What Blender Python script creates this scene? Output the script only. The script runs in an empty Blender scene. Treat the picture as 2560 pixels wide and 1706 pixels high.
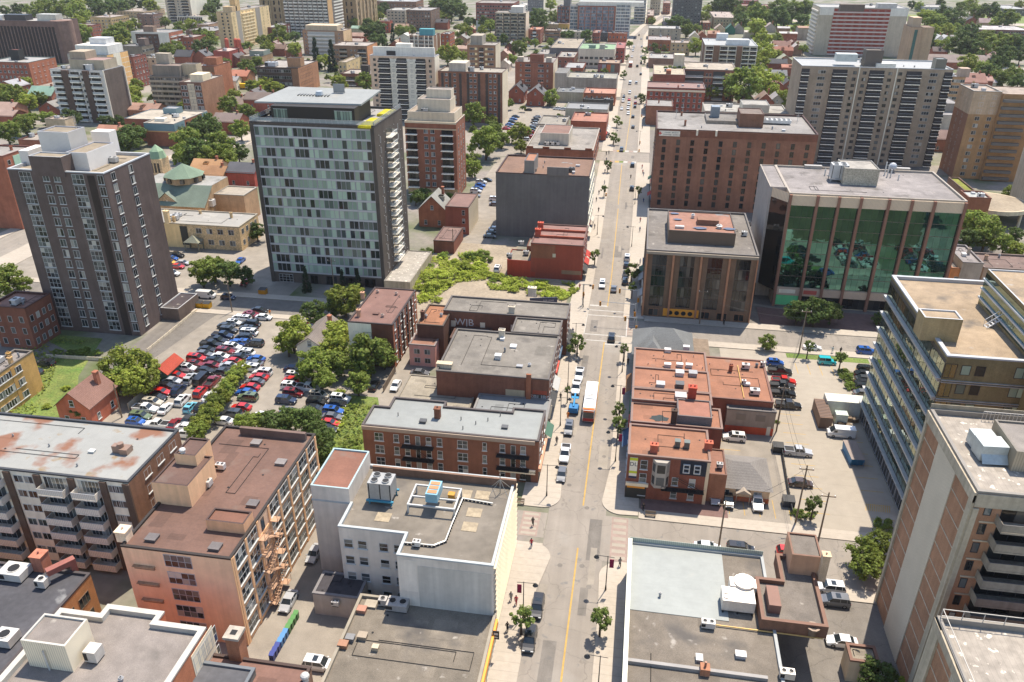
import bpy,bmesh,math,random
from mathutils import Matrix,Vector,noise
from math import radians as rad,sin,cos,pi
random.seed(7)
S=bpy.context.scene
COL=S.collection
CAM_H,FPX=90.0,1990.0
PITCH,ROLL,YAW=0.47368742,0.00360284,0.15732139
def cam_axes():
 cp,sp,cy,sy=cos(PITCH),sin(PITCH),cos(YAW),sin(YAW)
 f=Vector((-sy*cp,cy*cp,-sp));r=Vector((cy,sy,0));u=r.cross(f)
 cr,sr=cos(ROLL),sin(ROLL)
 return r*cr+u*sr,u*cr-r*sr,f
CX,CU,CF=cam_axes()
cd=bpy.data.cameras.new('camera');cam=bpy.data.objects.new('camera',cd);COL.objects.link(cam)
cam.matrix_world=Matrix(((CX.x,CU.x,-CF.x,0),(CX.y,CU.y,-CF.y,0),(CX.z,CU.z,-CF.z,CAM_H),(0,0,0,1)))
cd.sensor_width=36;cd.lens=FPX/2560*36;cd.clip_start=1;cd.clip_end=6000
S.camera=cam
SUN_EL,SUN_AZ=rad(66),rad(21.5)
w=bpy.data.worlds.new('World');S.world=w;w.use_nodes=True
nt=w.node_tree;bg=nt.nodes['Background'];sky=nt.nodes.new('ShaderNodeTexSky')
sky.sky_type='NISHITA';sky.sun_disc=False;sky.sun_elevation=SUN_EL;sky.sun_rotation=SUN_AZ
sky.air_density=1.0;sky.dust_density=0.7;sky.ozone_density=0.5
nt.links.new(sky.outputs[0],bg.inputs[0]);bg.inputs[1].default_value=0.108
sd=bpy.data.lights.new('sun','SUN');sun=bpy.data.objects.new('sun',sd);COL.objects.link(sun)
sd.energy=3.4;sd.angle=rad(0.55);sd.color=(1.0,0.90,0.765)
sdir=Vector((sin(SUN_AZ)*cos(SUN_EL),cos(SUN_AZ)*cos(SUN_EL),sin(SUN_EL)))
sun.rotation_euler=sdir.to_track_quat('Z','Y').to_euler();sun.location=(0,0,300)
S.view_settings.view_transform='Standard';S.view_settings.look='None'
S.view_settings.exposure=1.13;S.view_settings.gamma=1
S.render.engine='CYCLES'
try:
 S.cycles.use_denoising=True;S.cycles.max_bounces=6;S.cycles.diffuse_bounces=3;S.cycles.transparent_max_bounces=6
 S.cycles.caustics_reflective=False;S.cycles.caustics_refractive=False;S.cycles.sample_clamp_indirect=4
except Exception:pass
ZM={'A0':(0,0,3.647),'A1':(600,0,3.647),'A2':(1200,0,3.647),'A3':(1800,0,3.075),'B0':(0,400,3.647),'B1':(600,400,3.647),'B2':(1200,400,3.647),'B3':(1800,400,3.075),'C0':(0,800,3.647),'C1':(600,800,3.647),'C2':(1200,800,3.647),'C3':(1800,800,3.075),'D0':(0,1200,3.0986),'D1':(600,1200,3.0986),'D2':(1200,1200,3.0986),'D3':(1860,1200,3.0986),'E0':(0,0,5.8075),'E1':(400,0,5.8075),'E2':(800,0,5.8075),'E3':(1200,0,5.8075),'E4':(1600,0,4.9),'E5':(2160,0,5.8075),'S':(0,0,1.0),'W':(0,0,0.9191)}
def px(p):
 if len(p)==2:return p
 k=ZM[p[0]];return(k[0]+p[1]/k[2],k[1]+p[2]/k[2])
def P(p,z=0.0):
 """where the sight line through a point of the photograph meets the level z"""
 x,y=px(p)
 d=CX*((x-1280)/FPX)+CU*(-(y-853)/FPX)+CF
 t=(z-CAM_H)/d.z
 return(d.x*t,d.y*t)
def PR(x,y,z):
 v=Vector((x,y,z-CAM_H));d=v.dot(CF)
 if d<1:return(9999,9999,d)
 return(1280+FPX*v.dot(CX)/d,853-FPX*v.dot(CU)/d,d)
def seen(x,y,z,m=90):
 a=PR(x,y,z);return-m<a[0]<2560+m and-m<a[1]<1706+m
M={}
def newmat(name):
 m=bpy.data.materials.new(name);m.use_nodes=True
 nt=m.node_tree;b=nt.nodes['Principled BSDF'];M[name]=m
 return m,nt,b
def N(nt,t,**kw):
 n=nt.nodes.new(t)
 for k,v in kw.items():
  if k.startswith('i_'):n.inputs[int(k[2:])].default_value=v
  else:setattr(n,k,v)
 return n
def noise_fac(nt,scale,lo,hi,detail=3,vec=None,rough=.55):
 n=N(nt,'ShaderNodeTexNoise');n.inputs['Scale'].default_value=scale;n.inputs['Detail'].default_value=detail
 n.inputs['Roughness'].default_value=rough
 if vec is not None:nt.links.new(vec,n.inputs['Vector'])
 r=N(nt,'ShaderNodeMapRange');r.inputs[1].default_value=.3;r.inputs[2].default_value=.7
 r.inputs[3].default_value=lo;r.inputs[4].default_value=hi
 nt.links.new(n.outputs[0],r.inputs[0]);return r.outputs[0]
def mul(nt,a,b):
 m=N(nt,'ShaderNodeMath',operation='MULTIPLY');nt.links.new(a,m.inputs[0]);nt.links.new(b,m.inputs[1]);return m.outputs[0]
def colmul(nt,col,fac):
 m=N(nt,'ShaderNodeVectorMath',operation='SCALE');nt.links.new(col,m.inputs[0]);nt.links.new(fac,m.inputs[3]);return m.outputs[0]
def mixc(nt,fac,a,b):
 m=N(nt,'ShaderNodeMix',data_type='RGBA')
 nt.links.new(fac,m.inputs[0])
 for i,v in((6,a),(7,b)):
  if hasattr(v,'links'):nt.links.new(v,m.inputs[i])
  else:m.inputs[i].default_value=(*v,1)
 return m.outputs[2]
def objvec(nt,scale=(1,1,1)):
 t=N(nt,'ShaderNodeTexCoord');m=N(nt,'ShaderNodeMapping');m.inputs['Scale'].default_value=scale
 nt.links.new(t.outputs['Object'],m.inputs[0]);return m.outputs[0]
def basecol(nt,col):
 if col is None:
  return N(nt,'ShaderNodeObjectInfo').outputs['Color']
 r=N(nt,'ShaderNodeRGB');r.outputs[0].default_value=(*col,1);return r.outputs[0]
WALLS=('brick','painted','concrete','panel','siding','siding_across','stone')
def surf(name,col=None,rough=.85,layers=((.12,.88,1.1),(1.3,.92,1.07)),spec=.3,metal=0,streak=0,bump=0,stains=None,lines=None):
 """weathered surface: base colour (object colour when None) times layers of noise, optional streaks, stains and seams"""
 m,nt,b=newmat(name);v=objvec(nt);c=basecol(nt,col);f=None
 if name in WALLS:
  t=N(nt,'ShaderNodeVectorMath',operation='MULTIPLY');nt.links.new(c,t.inputs[0]);t.inputs[1].default_value=(1.56,1.43,1.19);c=t.outputs[0]
 for sc,lo,hi in layers:
  n=noise_fac(nt,sc,lo,hi,vec=v);f=n if f is None else mul(nt,f,n)
 if streak:
  n=noise_fac(nt,1,1-streak,1+streak*.6,vec=objvec(nt,(1.1,1.1,.06)));f=mul(nt,f,n)
 if lines:
  ax,per,dark,wid=lines
  sx=N(nt,'ShaderNodeSeparateXYZ');nt.links.new(v,sx.inputs[0])
  d=N(nt,'ShaderNodeMath',operation='DIVIDE');nt.links.new(sx.outputs[ax],d.inputs[0]);d.inputs[1].default_value=per
  fr=N(nt,'ShaderNodeMath',operation='FRACT');nt.links.new(d.outputs[0],fr.inputs[0])
  lt=N(nt,'ShaderNodeMath',operation='LESS_THAN');nt.links.new(fr.outputs[0],lt.inputs[0]);lt.inputs[1].default_value=wid
  mr=N(nt,'ShaderNodeMapRange');nt.links.new(lt.outputs[0],mr.inputs[0]);mr.inputs[3].default_value=1;mr.inputs[4].default_value=dark
  f=mul(nt,f,mr.outputs[0])
 c=colmul(nt,c,f)if f is not None else c
 if name in('asphalt','old_asphalt'):
  vo=N(nt,'ShaderNodeTexVoronoi',feature='DISTANCE_TO_EDGE');vo.inputs['Scale'].default_value=.16;nz=N(nt,'ShaderNodeTexNoise');nz.inputs['Scale'].default_value=.5;nz.inputs['Detail'].default_value=5
  nt.links.new(v,nz.inputs['Vector']);ad=N(nt,'ShaderNodeMix',data_type='VECTOR');ad.inputs[0].default_value=.012;nt.links.new(v,ad.inputs[4]);sc_=N(nt,'ShaderNodeVectorMath',operation='SCALE');sc_.inputs[3].default_value=160;nt.links.new(nz.outputs['Color'],sc_.inputs[0]);nt.links.new(sc_.outputs[0],ad.inputs[5]);nt.links.new(ad.outputs[1],vo.inputs['Vector'])
  r=N(nt,'ShaderNodeMapRange');nt.links.new(vo.outputs['Distance'],r.inputs[0]);r.inputs[1].default_value=0;r.inputs[2].default_value=.012;r.inputs[3].default_value=.74;r.inputs[4].default_value=1;c=colmul(nt,c,r.outputs[0])
  c=colmul(nt,c,noise_fac(nt,1,.9,1.06,vec=objvec(nt,(.75,.012,1))))
 for st in(stains or()):
  sc,t0,t1,scol=st
  n=N(nt,'ShaderNodeTexNoise');n.inputs['Scale'].default_value=sc;n.inputs['Detail'].default_value=4;nt.links.new(v,n.inputs['Vector'])
  r=N(nt,'ShaderNodeMapRange');r.inputs[1].default_value=t0;r.inputs[2].default_value=t1;nt.links.new(n.outputs[0],r.inputs[0])
  c=mixc(nt,r.outputs[0],c,scol)
 nt.links.new(c,b.inputs['Base Color'])
 b.inputs['Roughness'].default_value=rough;b.inputs['Specular IOR Level'].default_value=spec;b.inputs['Metallic'].default_value=metal
 if bump:
  n=N(nt,'ShaderNodeTexNoise');n.inputs['Scale'].default_value=9;nt.links.new(v,n.inputs['Vector'])
  bm=N(nt,'ShaderNodeBump');bm.inputs['Strength'].default_value=bump;bm.inputs['Distance'].default_value=.05
  nt.links.new(n.outputs[0],bm.inputs['Height']);nt.links.new(bm.outputs[0],b.inputs['Normal'])
 return m
surf('brick',None,.9,((.13,.82,1.14),(.7,.9,1.1),(9,.84,1.16)),streak=.13,lines=(2,.075,.93,.25))
surf('painted',None,.75,((.1,.88,1.08),(.9,.94,1.05)),streak=.12)
surf('concrete',None,.9,((.16,.82,1.12),(2.2,.9,1.08)),streak=.2)
surf('panel',None,.6,((.2,.94,1.05),),streak=.06)
surf('stone',None,.9,((.3,.85,1.15),(2.6,.62,1.3)),bump=.3)
surf('siding',None,.6,((.3,.94,1.05),),lines=(0,.3,.72,.3))
surf('siding_across',None,.6,((.3,.94,1.05),),lines=(1,.3,.72,.3))
surf('metal',None,.45,((.5,.85,1.1),(3,.93,1.06)),spec=.5,metal=.25)
surf('plain',None,.6,((.5,.93,1.06),))
surf('trim',None,.6,((.8,.62,.74),))
surf('pvc',(.52,.52,.50),.45,((.8,.94,1.04),))
surf('darkframe',(.035,.035,.038),.45,((.8,.9,1.1),))
surf('gravel',None,.95,((.09,.56,.82),(.6,.86,1.12),(14,.72,1.3)),stains=((.16,.56,.72,(.105,.095,.085)),(.7,.66,.76,(.33,.30,.26))))
surf('membrane',None,.75,((.07,.82,1.1),(.35,.86,1.12),(3,.9,1.08)),lines=(1,1.0,.9,.06),stains=((.2,.62,.8,(.17,.14,.115)),))
surf('white_roof',None,.6,((.06,.47,.57),(.7,.93,1.05)),lines=(1,1.9,.93,.03),stains=((.17,.66,.85,(.36,.33,.28)),))
surf('rusty_white_roof',(.285,.285,.265),.6,((.1,.9,1.06),(.9,.95,1.04)),lines=(0,2.0,.94,.03),stains=((.12,.53,.60,(.21,.10,.06)),(.45,.62,.72,(.24,.18,.11))))
surf('shingle',None,.95,((.2,.85,1.12),(5,.8,1.2)),lines=(2,.22,.85,.3))
surf('tar',None,.85,((.1,.8,1.15),(1.2,.85,1.12)),stains=((.3,.66,.75,(.2,.2,.2)),))
surf('paver',None,.9,((.1,.62,.76),(.9,.8,1.15)),lines=(0,.62,.8,.07),stains=((1.1,.62,.66,(.62,.56,.47)),))
surf('green_roof',None,.95,((.3,.7,1.2),(4,.6,1.4)))
surf('asphalt',(.250,.221,.187),.9,((.035,.9,1.08),(.35,.92,1.06),(9,.9,1.1)),stains=((.55,.64,.70,(.175,.165,.15)),(.09,.62,.8,(.285,.265,.235))))
surf('old_asphalt',(.175,.158,.138),.92,((.05,.84,1.12),(.5,.88,1.1),(7,.86,1.14)),stains=((.4,.62,.7,(.14,.13,.12)),))
surf('sidewalk',(.385,.338,.278),.9,((.08,.92,1.06),(1.2,.93,1.06)),lines=(1,1.6,.82,.05))
surf('lot',(.265,.234,.193),.92,((.05,.84,1.1),(.4,.87,1.1),(6,.9,1.1)),stains=((.28,.6,.72,(.24,.215,.185)),))
surf('concrete_lot',(.318,.280,.226),.9,((.05,.92,1.06),(.6,.94,1.05)),lines=(1,4.5,.88,.02))
surf('dirt',(.30,.25,.185),.97,((.1,.8,1.15),(1.1,.82,1.15),(8,.85,1.15)))
surf('road_paint',(.42,.40,.36),.7,((1.5,.82,1.08),))
surf('yellow_paint',(.42,.27,.07),.7,((1.5,.8,1.1),))
surf('pink_paver',(.285,.215,.18),.9,((1,.88,1.1),),lines=(1,.5,.85,.1))
surf('brick_paver',(.17,.105,.09),.9,((1,.85,1.12),),lines=(1,.4,.8,.1))
m,nt,b=newmat('grass');v=objvec(nt)
f=mul(nt,noise_fac(nt,.12,.75,1.2,vec=v),noise_fac(nt,2.5,.6,1.4,vec=v));c=mixc(nt,noise_fac(nt,.25,0,1,vec=v),(.085,.15,.025),(.17,.19,.045))
nt.links.new(colmul(nt,c,f),b.inputs[0]);b.inputs['Roughness'].default_value=.95
m,nt,b=newmat('city_ground');v=objvec(nt)
f=mul(nt,noise_fac(nt,.02,.85,1.12,vec=v),noise_fac(nt,.6,.85,1.12,vec=v))
c=mixc(nt,noise_fac(nt,.045,-.3,1.1,vec=v),(.24,.21,.185),(.085,.11,.035));nt.links.new(colmul(nt,c,f),b.inputs[0]);b.inputs['Roughness'].default_value=.95
def glass(name,stops,rough=.06,quant=0,metal=0.0,ripple=.02,spec=.6,rip_scale=.9):
 m,nt,b=newmat(name);g=N(nt,'ShaderNodeNewGeometry');oi=N(nt,'ShaderNodeObjectInfo')
 a=N(nt,'ShaderNodeCombineXYZ');src=g.outputs['Random Per Island']
 if quant:
  q1=N(nt,'ShaderNodeMath',operation='SNAP');q1.inputs[1].default_value=1/quant;nt.links.new(src,q1.inputs[0]);src=q1.outputs[0]
 nt.links.new(src,a.inputs[0]);nt.links.new(oi.outputs['Random'],a.inputs[1])
 v9=N(nt,'ShaderNodeVectorMath',operation='SCALE');v9.inputs[3].default_value=91.7;nt.links.new(a.outputs[0],v9.inputs[0])
 fr=N(nt,'ShaderNodeTexWhiteNoise',noise_dimensions='2D');nt.links.new(v9.outputs[0],fr.inputs['Vector'])
 r=N(nt,'ShaderNodeValToRGB');r.color_ramp.interpolation='CONSTANT'
 e=r.color_ramp.elements
 e[0].position=0;e[0].color=(*stops[0][1],1);e[1].position=stops[1][0];e[1].color=(*stops[1][1],1)
 for p,c in stops[2:]:
  x=e.new(p);x.color=(*c,1)
 nt.links.new(fr.outputs[0],r.inputs[0]);nt.links.new(r.outputs[0],b.inputs[0])
 b.inputs['Roughness'].default_value=rough;b.inputs['Metallic'].default_value=metal;b.inputs['Specular IOR Level'].default_value=spec
 n=N(nt,'ShaderNodeTexNoise');n.inputs['Scale'].default_value=rip_scale;nt.links.new(objvec(nt),n.inputs['Vector'])
 bm=N(nt,'ShaderNodeBump');bm.inputs['Strength'].default_value=1;bm.inputs['Distance'].default_value=ripple
 nt.links.new(n.outputs[0],bm.inputs['Height']);nt.links.new(bm.outputs[0],b.inputs['Normal'])
glass('window_glass',((0,(.016,.018,.02)),(.32,(.035,.042,.045)),(.55,(.07,.08,.085)),(.72,(.13,.145,.14)),(.86,(.30,.29,.26)),(.95,(.46,.44,.39))))
glass('dark_glass',((0,(.008,.009,.01)),(.5,(.016,.018,.02)),(.75,(.035,.035,.033)),(.92,(.10,.09,.075))))
glass('green_glass',((0,(.02,.028,.026)),(.13,(.05,.068,.058)),(.24,(.11,.145,.12)),(.36,(.20,.265,.21)),(.48,(.32,.42,.325)),(.64,(.43,.55,.42)),(.82,(.26,.345,.265))),quant=4,spec=.45)
glass('mirror_glass',((0,(.075,.19,.165)),(.5,(.09,.215,.185)),(.8,(.065,.17,.15))),rough=.012,metal=.92,ripple=.028,rip_scale=.28)
glass('band_glass',((0,(.24,.28,.19)),(.5,(.28,.31,.20)),(.75,(.20,.26,.19))),rough=.02,metal=.9,ripple=.03,rip_scale=.4)
glass('blue_glass',((0,(.05,.075,.095)),(.4,(.12,.16,.19)),(.75,(.22,.27,.30))),ripple=.02)
m,nt,b=newmat('clear_rail');b.inputs[0].default_value=(.45,.5,.5,1);b.inputs['Roughness'].default_value=.15;b.inputs['Alpha'].default_value=.45
m,nt,b=newmat('car_paint');c=basecol(nt,None);nt.links.new(c,b.inputs[0]);b.inputs['Roughness'].default_value=.28;b.inputs['Metallic'].default_value=.15
b.inputs['Coat Weight'].default_value=.8;b.inputs['Coat Roughness'].default_value=.08
m,nt,b=newmat('car_glass');b.inputs[0].default_value=(.02,.026,.03,1);b.inputs['Roughness'].default_value=.06;b.inputs['Specular IOR Level'].default_value=.8
surf('tyre',(.02,.02,.021),.85,());surf('rim',(.38,.38,.39),.35,(),metal=.8);surf('black',(.018,.018,.019),.6,())
surf('headlight',(.75,.76,.74),.15,());surf('taillight',(.35,.015,.012),.25,());surf('skin',(.42,.26,.18),.6,());surf('cloth',None,.9,())
surf('bark',(.085,.062,.045),.95,((2,.75,1.2),));surf('timber',(.20,.15,.105),.9,((1,.8,1.15),))
def leafmat(name):
 m,nt,b=newmat(name);c=basecol(nt,None)
 g=N(nt,'ShaderNodeNewGeometry');oi=N(nt,'ShaderNodeObjectInfo')
 r1=N(nt,'ShaderNodeMapRange');nt.links.new(g.outputs['Random Per Island'],r1.inputs[0]);r1.inputs[3].default_value=.62;r1.inputs[4].default_value=1.38
 r2=N(nt,'ShaderNodeMapRange');nt.links.new(oi.outputs['Random'],r2.inputs[0]);r2.inputs[3].default_value=.82;r2.inputs[4].default_value=1.18
 hs=N(nt,'ShaderNodeHueSaturation');nt.links.new(c,hs.inputs['Color'])
 r3=N(nt,'ShaderNodeMapRange');nt.links.new(g.outputs['Random Per Island'],r3.inputs[0]);r3.inputs[3].default_value=.485;r3.inputs[4].default_value=.515
 nt.links.new(r3.outputs[0],hs.inputs['Hue']);nt.links.new(mul(nt,r1.outputs[0],r2.outputs[0]),hs.inputs['Value'])
 nt.links.new(hs.outputs[0],b.inputs[0]);b.inputs['Roughness'].default_value=.65;b.inputs['Specular IOR Level'].default_value=.25
 tr=N(nt,'ShaderNodeBsdfTranslucent');nt.links.new(hs.outputs[0],tr.inputs[0])
 mx=N(nt,'ShaderNodeMixShader');mx.inputs[0].default_value=.42
 nt.links.new(b.outputs[0],mx.inputs[1]);nt.links.new(tr.outputs[0],mx.inputs[2]);nt.links.new(mx.outputs[0],nt.nodes['Material Output'].inputs[0])
leafmat('leaf')
class MB:
 def __init__(s):s.v=[];s.f=[];s.m=[];s.k=[]
 def mi(s,k):
  if k not in s.k:s.k.append(k)
  return s.k.index(k)
 def face(s,pts,k):
  n=len(s.v);s.v+=[tuple(p)for p in pts];s.f.append(tuple(range(n,n+len(pts))));s.m.append(s.mi(k))
 def raw(s,vs,fs,k):
  n=len(s.v);s.v+=[tuple(p)for p in vs];i=s.mi(k)
  for f in fs:s.f.append(tuple(n+a for a in f));s.m.append(i)
 def box(s,x0,x1,y0,y1,z0,z1,k,bottom=False):
  if x1<x0:x0,x1=x1,x0
  if y1<y0:y0,y1=y1,y0
  fs=[(4,5,6,7),(0,1,5,4),(1,2,6,5),(2,3,7,6),(3,0,4,7)]
  if bottom:fs.append((3,2,1,0))
  s.raw([(x0,y0,z0),(x1,y0,z0),(x1,y1,z0),(x0,y1,z0),(x0,y0,z1),(x1,y0,z1),(x1,y1,z1),(x0,y1,z1)],fs,k)
 def prism(s,poly,z0,z1,k,top=None,cap=True):
  n=len(poly)
  s.raw([(x,y,z0)for x,y in poly]+[(x,y,z1)for x,y in poly],[(i,(i+1)%n,n+(i+1)%n,n+i)for i in range(n)],k)
  if cap:s.face([(x,y,z1)for x,y in poly],top or k)
 def cyl(s,x,y,z0,z1,r0,k,r1=None,n=10,top=True):
  r1=r0 if r1 is None else r1
  a=[(x+r0*cos(2*pi*i/n),y+r0*sin(2*pi*i/n),z0)for i in range(n)]+[(x+r1*cos(2*pi*i/n),y+r1*sin(2*pi*i/n),z1)for i in range(n)]
  fs=[(i,(i+1)%n,n+(i+1)%n,n+i)for i in range(n)]
  if top:fs.append(tuple(range(n,2*n)))
  s.raw(a,fs,k)
 def tube(s,a,b,r,k,n=6,r1=None):
  a=Vector(a);b=Vector(b);d=b-a
  if d.length<1e-6:return
  q=d.to_track_quat('Z','Y');r1=r if r1 is None else r1
  vs=[a+q@Vector((r*cos(2*pi*i/n),r*sin(2*pi*i/n),0))for i in range(n)]+[b+q@Vector((r1*cos(2*pi*i/n),r1*sin(2*pi*i/n),0))for i in range(n)]
  s.raw(vs,[(i,(i+1)%n,n+(i+1)%n,n+i)for i in range(n)]+[tuple(range(n,2*n)),tuple(range(n-1,-1,-1))],k)
 def sphere(s,c,r,k,nu=10,nv=6,sz=1):
  vs=[];fs=[]
  for j in range(nv+1):
   t=pi*j/nv
   for i in range(nu):
    p=2*pi*i/nu;vs.append((c[0]+r*sin(t)*cos(p),c[1]+r*sin(t)*sin(p),c[2]+r*cos(t)*sz))
  for j in range(nv):
   for i in range(nu):fs.append((j*nu+i,(j+1)*nu+i,(j+1)*nu+(i+1)%nu,j*nu+(i+1)%nu))
  s.raw(vs,fs,k)
 def add(s,me,loc,rz):
  """copy another builder in, turned by rz and moved"""
  n=len(s.v);c,q=cos(rz),sin(rz)
  s.v+=[(loc[0]+c*x-q*y,loc[1]+q*x+c*y,loc[2]+z)for x,y,z in me.v]
  for f,mm in zip(me.f,me.m):s.f.append(tuple(n+a for a in f));s.m.append(s.mi(me.k[mm]))
 def mesh(s,name,smooth=False):
  me=bpy.data.meshes.new(name);me.from_pydata(s.v,[],s.f)
  for k in s.k:me.materials.append(M[k])
  me.polygons.foreach_set('material_index',s.m)
  if smooth:me.polygons.foreach_set('use_smooth',[True]*len(s.f))
  me.update();return me
def tone(c):
 """sun-faded: pull strong reds towards brown"""
 r,g,b=c[:3]
 if r>g*1.55 and r<.5:m_=r*.3+g*.59+b*.11;k=.93;return(m_+(r-m_)*k,m_+(g-m_)*k*.98,m_+(b-m_)*k)
 return(r,g,b)
def obj(name,mb,parent=None,loc=(0,0,0),rz=0,color=None,smooth=False,scale=None,kind=None,label=None):
 me=mb.mesh(name,smooth)if isinstance(mb,MB)else mb
 o=bpy.data.objects.new(name,me);COL.objects.link(o)
 o.location=loc;o.rotation_euler=(0,0,rz)
 if scale:o.scale=scale
 if parent:o.parent=parent
 if color and any(m_ and m_.name in WALLS for m_ in me.materials):
  k_=min(1,.54/max(color[:3]));color=tuple(c_*k_ for c_ in color[:3])
 if color:o.color=(*(tone(color)if name in('wall','brick_wall','chimney','shaft','penthouse')else color[:3]),1)
 if kind:o['kind']=kind
 if label:o['label']=label
 return o
LABELS={}
def tag(o,label,cat,group=None):
 o['label']=label;o['category']=cat
 if group:o['group']=group
 LABELS.setdefault(label,[]).append(o.name)
 return o
def empty(name,loc,rz=0,label=None,cat=None,group=None):
 o=bpy.data.objects.new(name,None);COL.objects.link(o);o.location=loc;o.rotation_euler=(0,0,rz)
 o.empty_display_size=.5
 if label:tag(o,label,cat,group)
 return o
def copy(o,parent=None,**kw):
 c=o.copy();COL.objects.link(c)
 if parent:c.parent=parent
 for k,v in kw.items():setattr(c,k,v)
 return c
def copy_tree(o,parent=None):
 c=copy(o,parent)
 for ch in o.children:copy_tree(ch,c)
 return c
ORD=['first','second','third','fourth','fifth','sixth','seventh','eighth','ninth','tenth','eleventh','twelfth','thirteenth','fourteenth','fifteenth','sixteenth','seventeenth','eighteenth','nineteenth','twentieth','twenty-first','twenty-second','twenty-third','twenty-fourth','twenty-fifth']
def text_mesh(body,size,k,depth=.01):
 cu=bpy.data.curves.new('lettering','FONT');cu.body=body;cu.size=size;cu.extrude=depth;cu.align_x='CENTER';cu.align_y='CENTER'
 o=bpy.data.objects.new('lettering',cu);COL.objects.link(o)
 dg=bpy.context.evaluated_depsgraph_get();me=bpy.data.meshes.new_from_object(o.evaluated_get(dg))
 bpy.data.objects.remove(o);me.materials.clear();me.materials.append(M[k]);return me
WC={}
def winmesh(w,h,cols=1,rows=1,frame='pvc',gl='window_glass',sill=0,fw=.07,proud=.06,name='window'):
 key=(w,h,cols,rows,frame,gl,sill,fw,proud)
 if key in WC:return WC[key]
 b=MB();hw=w/2
 if frame:
  b.box(-hw,-hw+fw,-proud,0,0,h,frame,True);b.box(hw-fw,hw,-proud,0,0,h,frame,True)
  b.box(-hw+fw,hw-fw,-proud,0,0,fw,frame,True);b.box(-hw+fw,hw-fw,-proud,0,h-fw,h,frame,True)
  for i in range(1,cols):x=-hw+w*i/cols;b.box(x-fw/2,x+fw/2,-proud*.9,0,fw,h-fw,frame,True)
  for j in range(1,rows):z=h*j/rows;b.box(-hw+fw,hw-fw,-proud*.8,0,z-fw/2,z+fw/2,frame,True)
 for i in range(cols):
  for j in range(rows):
   x0=-hw+w*i/cols;x1=-hw+w*(i+1)/cols;z0=h*j/rows;z1=h*(j+1)/rows
   b.face([(x0,-.025,z0),(x1,-.025,z0),(x1,-.025,z1),(x0,-.025,z1)],gl)
 if sill:b.box(-hw-.1,hw+.1,-proud-.12,0,-sill,-.002,'pvc' if frame=='pvc' else 'sidewalk',True)
 WC[key]=[b,None,max(w,h),name];return WC[key]
def balcmesh(w,d,rail='panel',rh=1.05,slab=.2,bars=False,key2=''):
 key=('b',w,d,rail,rh,slab,bars,key2)
 if key in WC:return WC[key]
 b=MB();hw=w/2
 b.box(-hw,hw,-d,0,-slab,0,'concrete',True)
 if bars:
  n=max(4,int(w/.35))
  for z in(.12,rh):b.box(-hw,hw,-d,-d+.05,z-.04,z+.03,rail,True)
  for i in range(n+1):x=-hw+.02+(w-.04)*i/n;b.box(x-.02,x+.02,-d+.005,-d+.045,0,rh,rail)
  for sx in(-hw,hw-.05):b.box(sx,sx+.05,-d+.05,0,rh-.05,rh,rail,True);b.box(sx,sx+.05,-d*.5-.02,-d*.5+.02,0,rh,rail)
 else:
  b.box(-hw,hw,-d,-d+.06,.06,rh,rail,True)
  b.box(-hw,-hw+.06,-d+.06,0,.06,rh,rail,True);b.box(hw-.06,hw,-d+.06,0,.06,rh,rail,True)
  b.box(-hw-.02,hw+.02,-d-.02,-d+.08,rh+.002,rh+.05,'trim',True)
 WC[key]=[b,None,max(w,1.2),'balcony'];return WC[key]
FACE={'f':0.0,'r':pi/2,'l':-pi/2,'b':pi}
def inset(poly,d):
 n=len(poly);out=[]
 for i in range(n):
  p0,p1,p2=Vector(poly[i-1]),Vector(poly[i]),Vector(poly[(i+1)%n])
  e1=(p1-p0).normalized();e2=(p2-p1).normalized();n1=Vector((-e1.y,e1.x));n2=Vector((-e2.y,e2.x))
  k=1+n1.dot(n2);v=p1+(n1+n2)*(d/max(k,.2));out.append((v.x,v.y))
 return out
FOOT=[]
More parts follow.
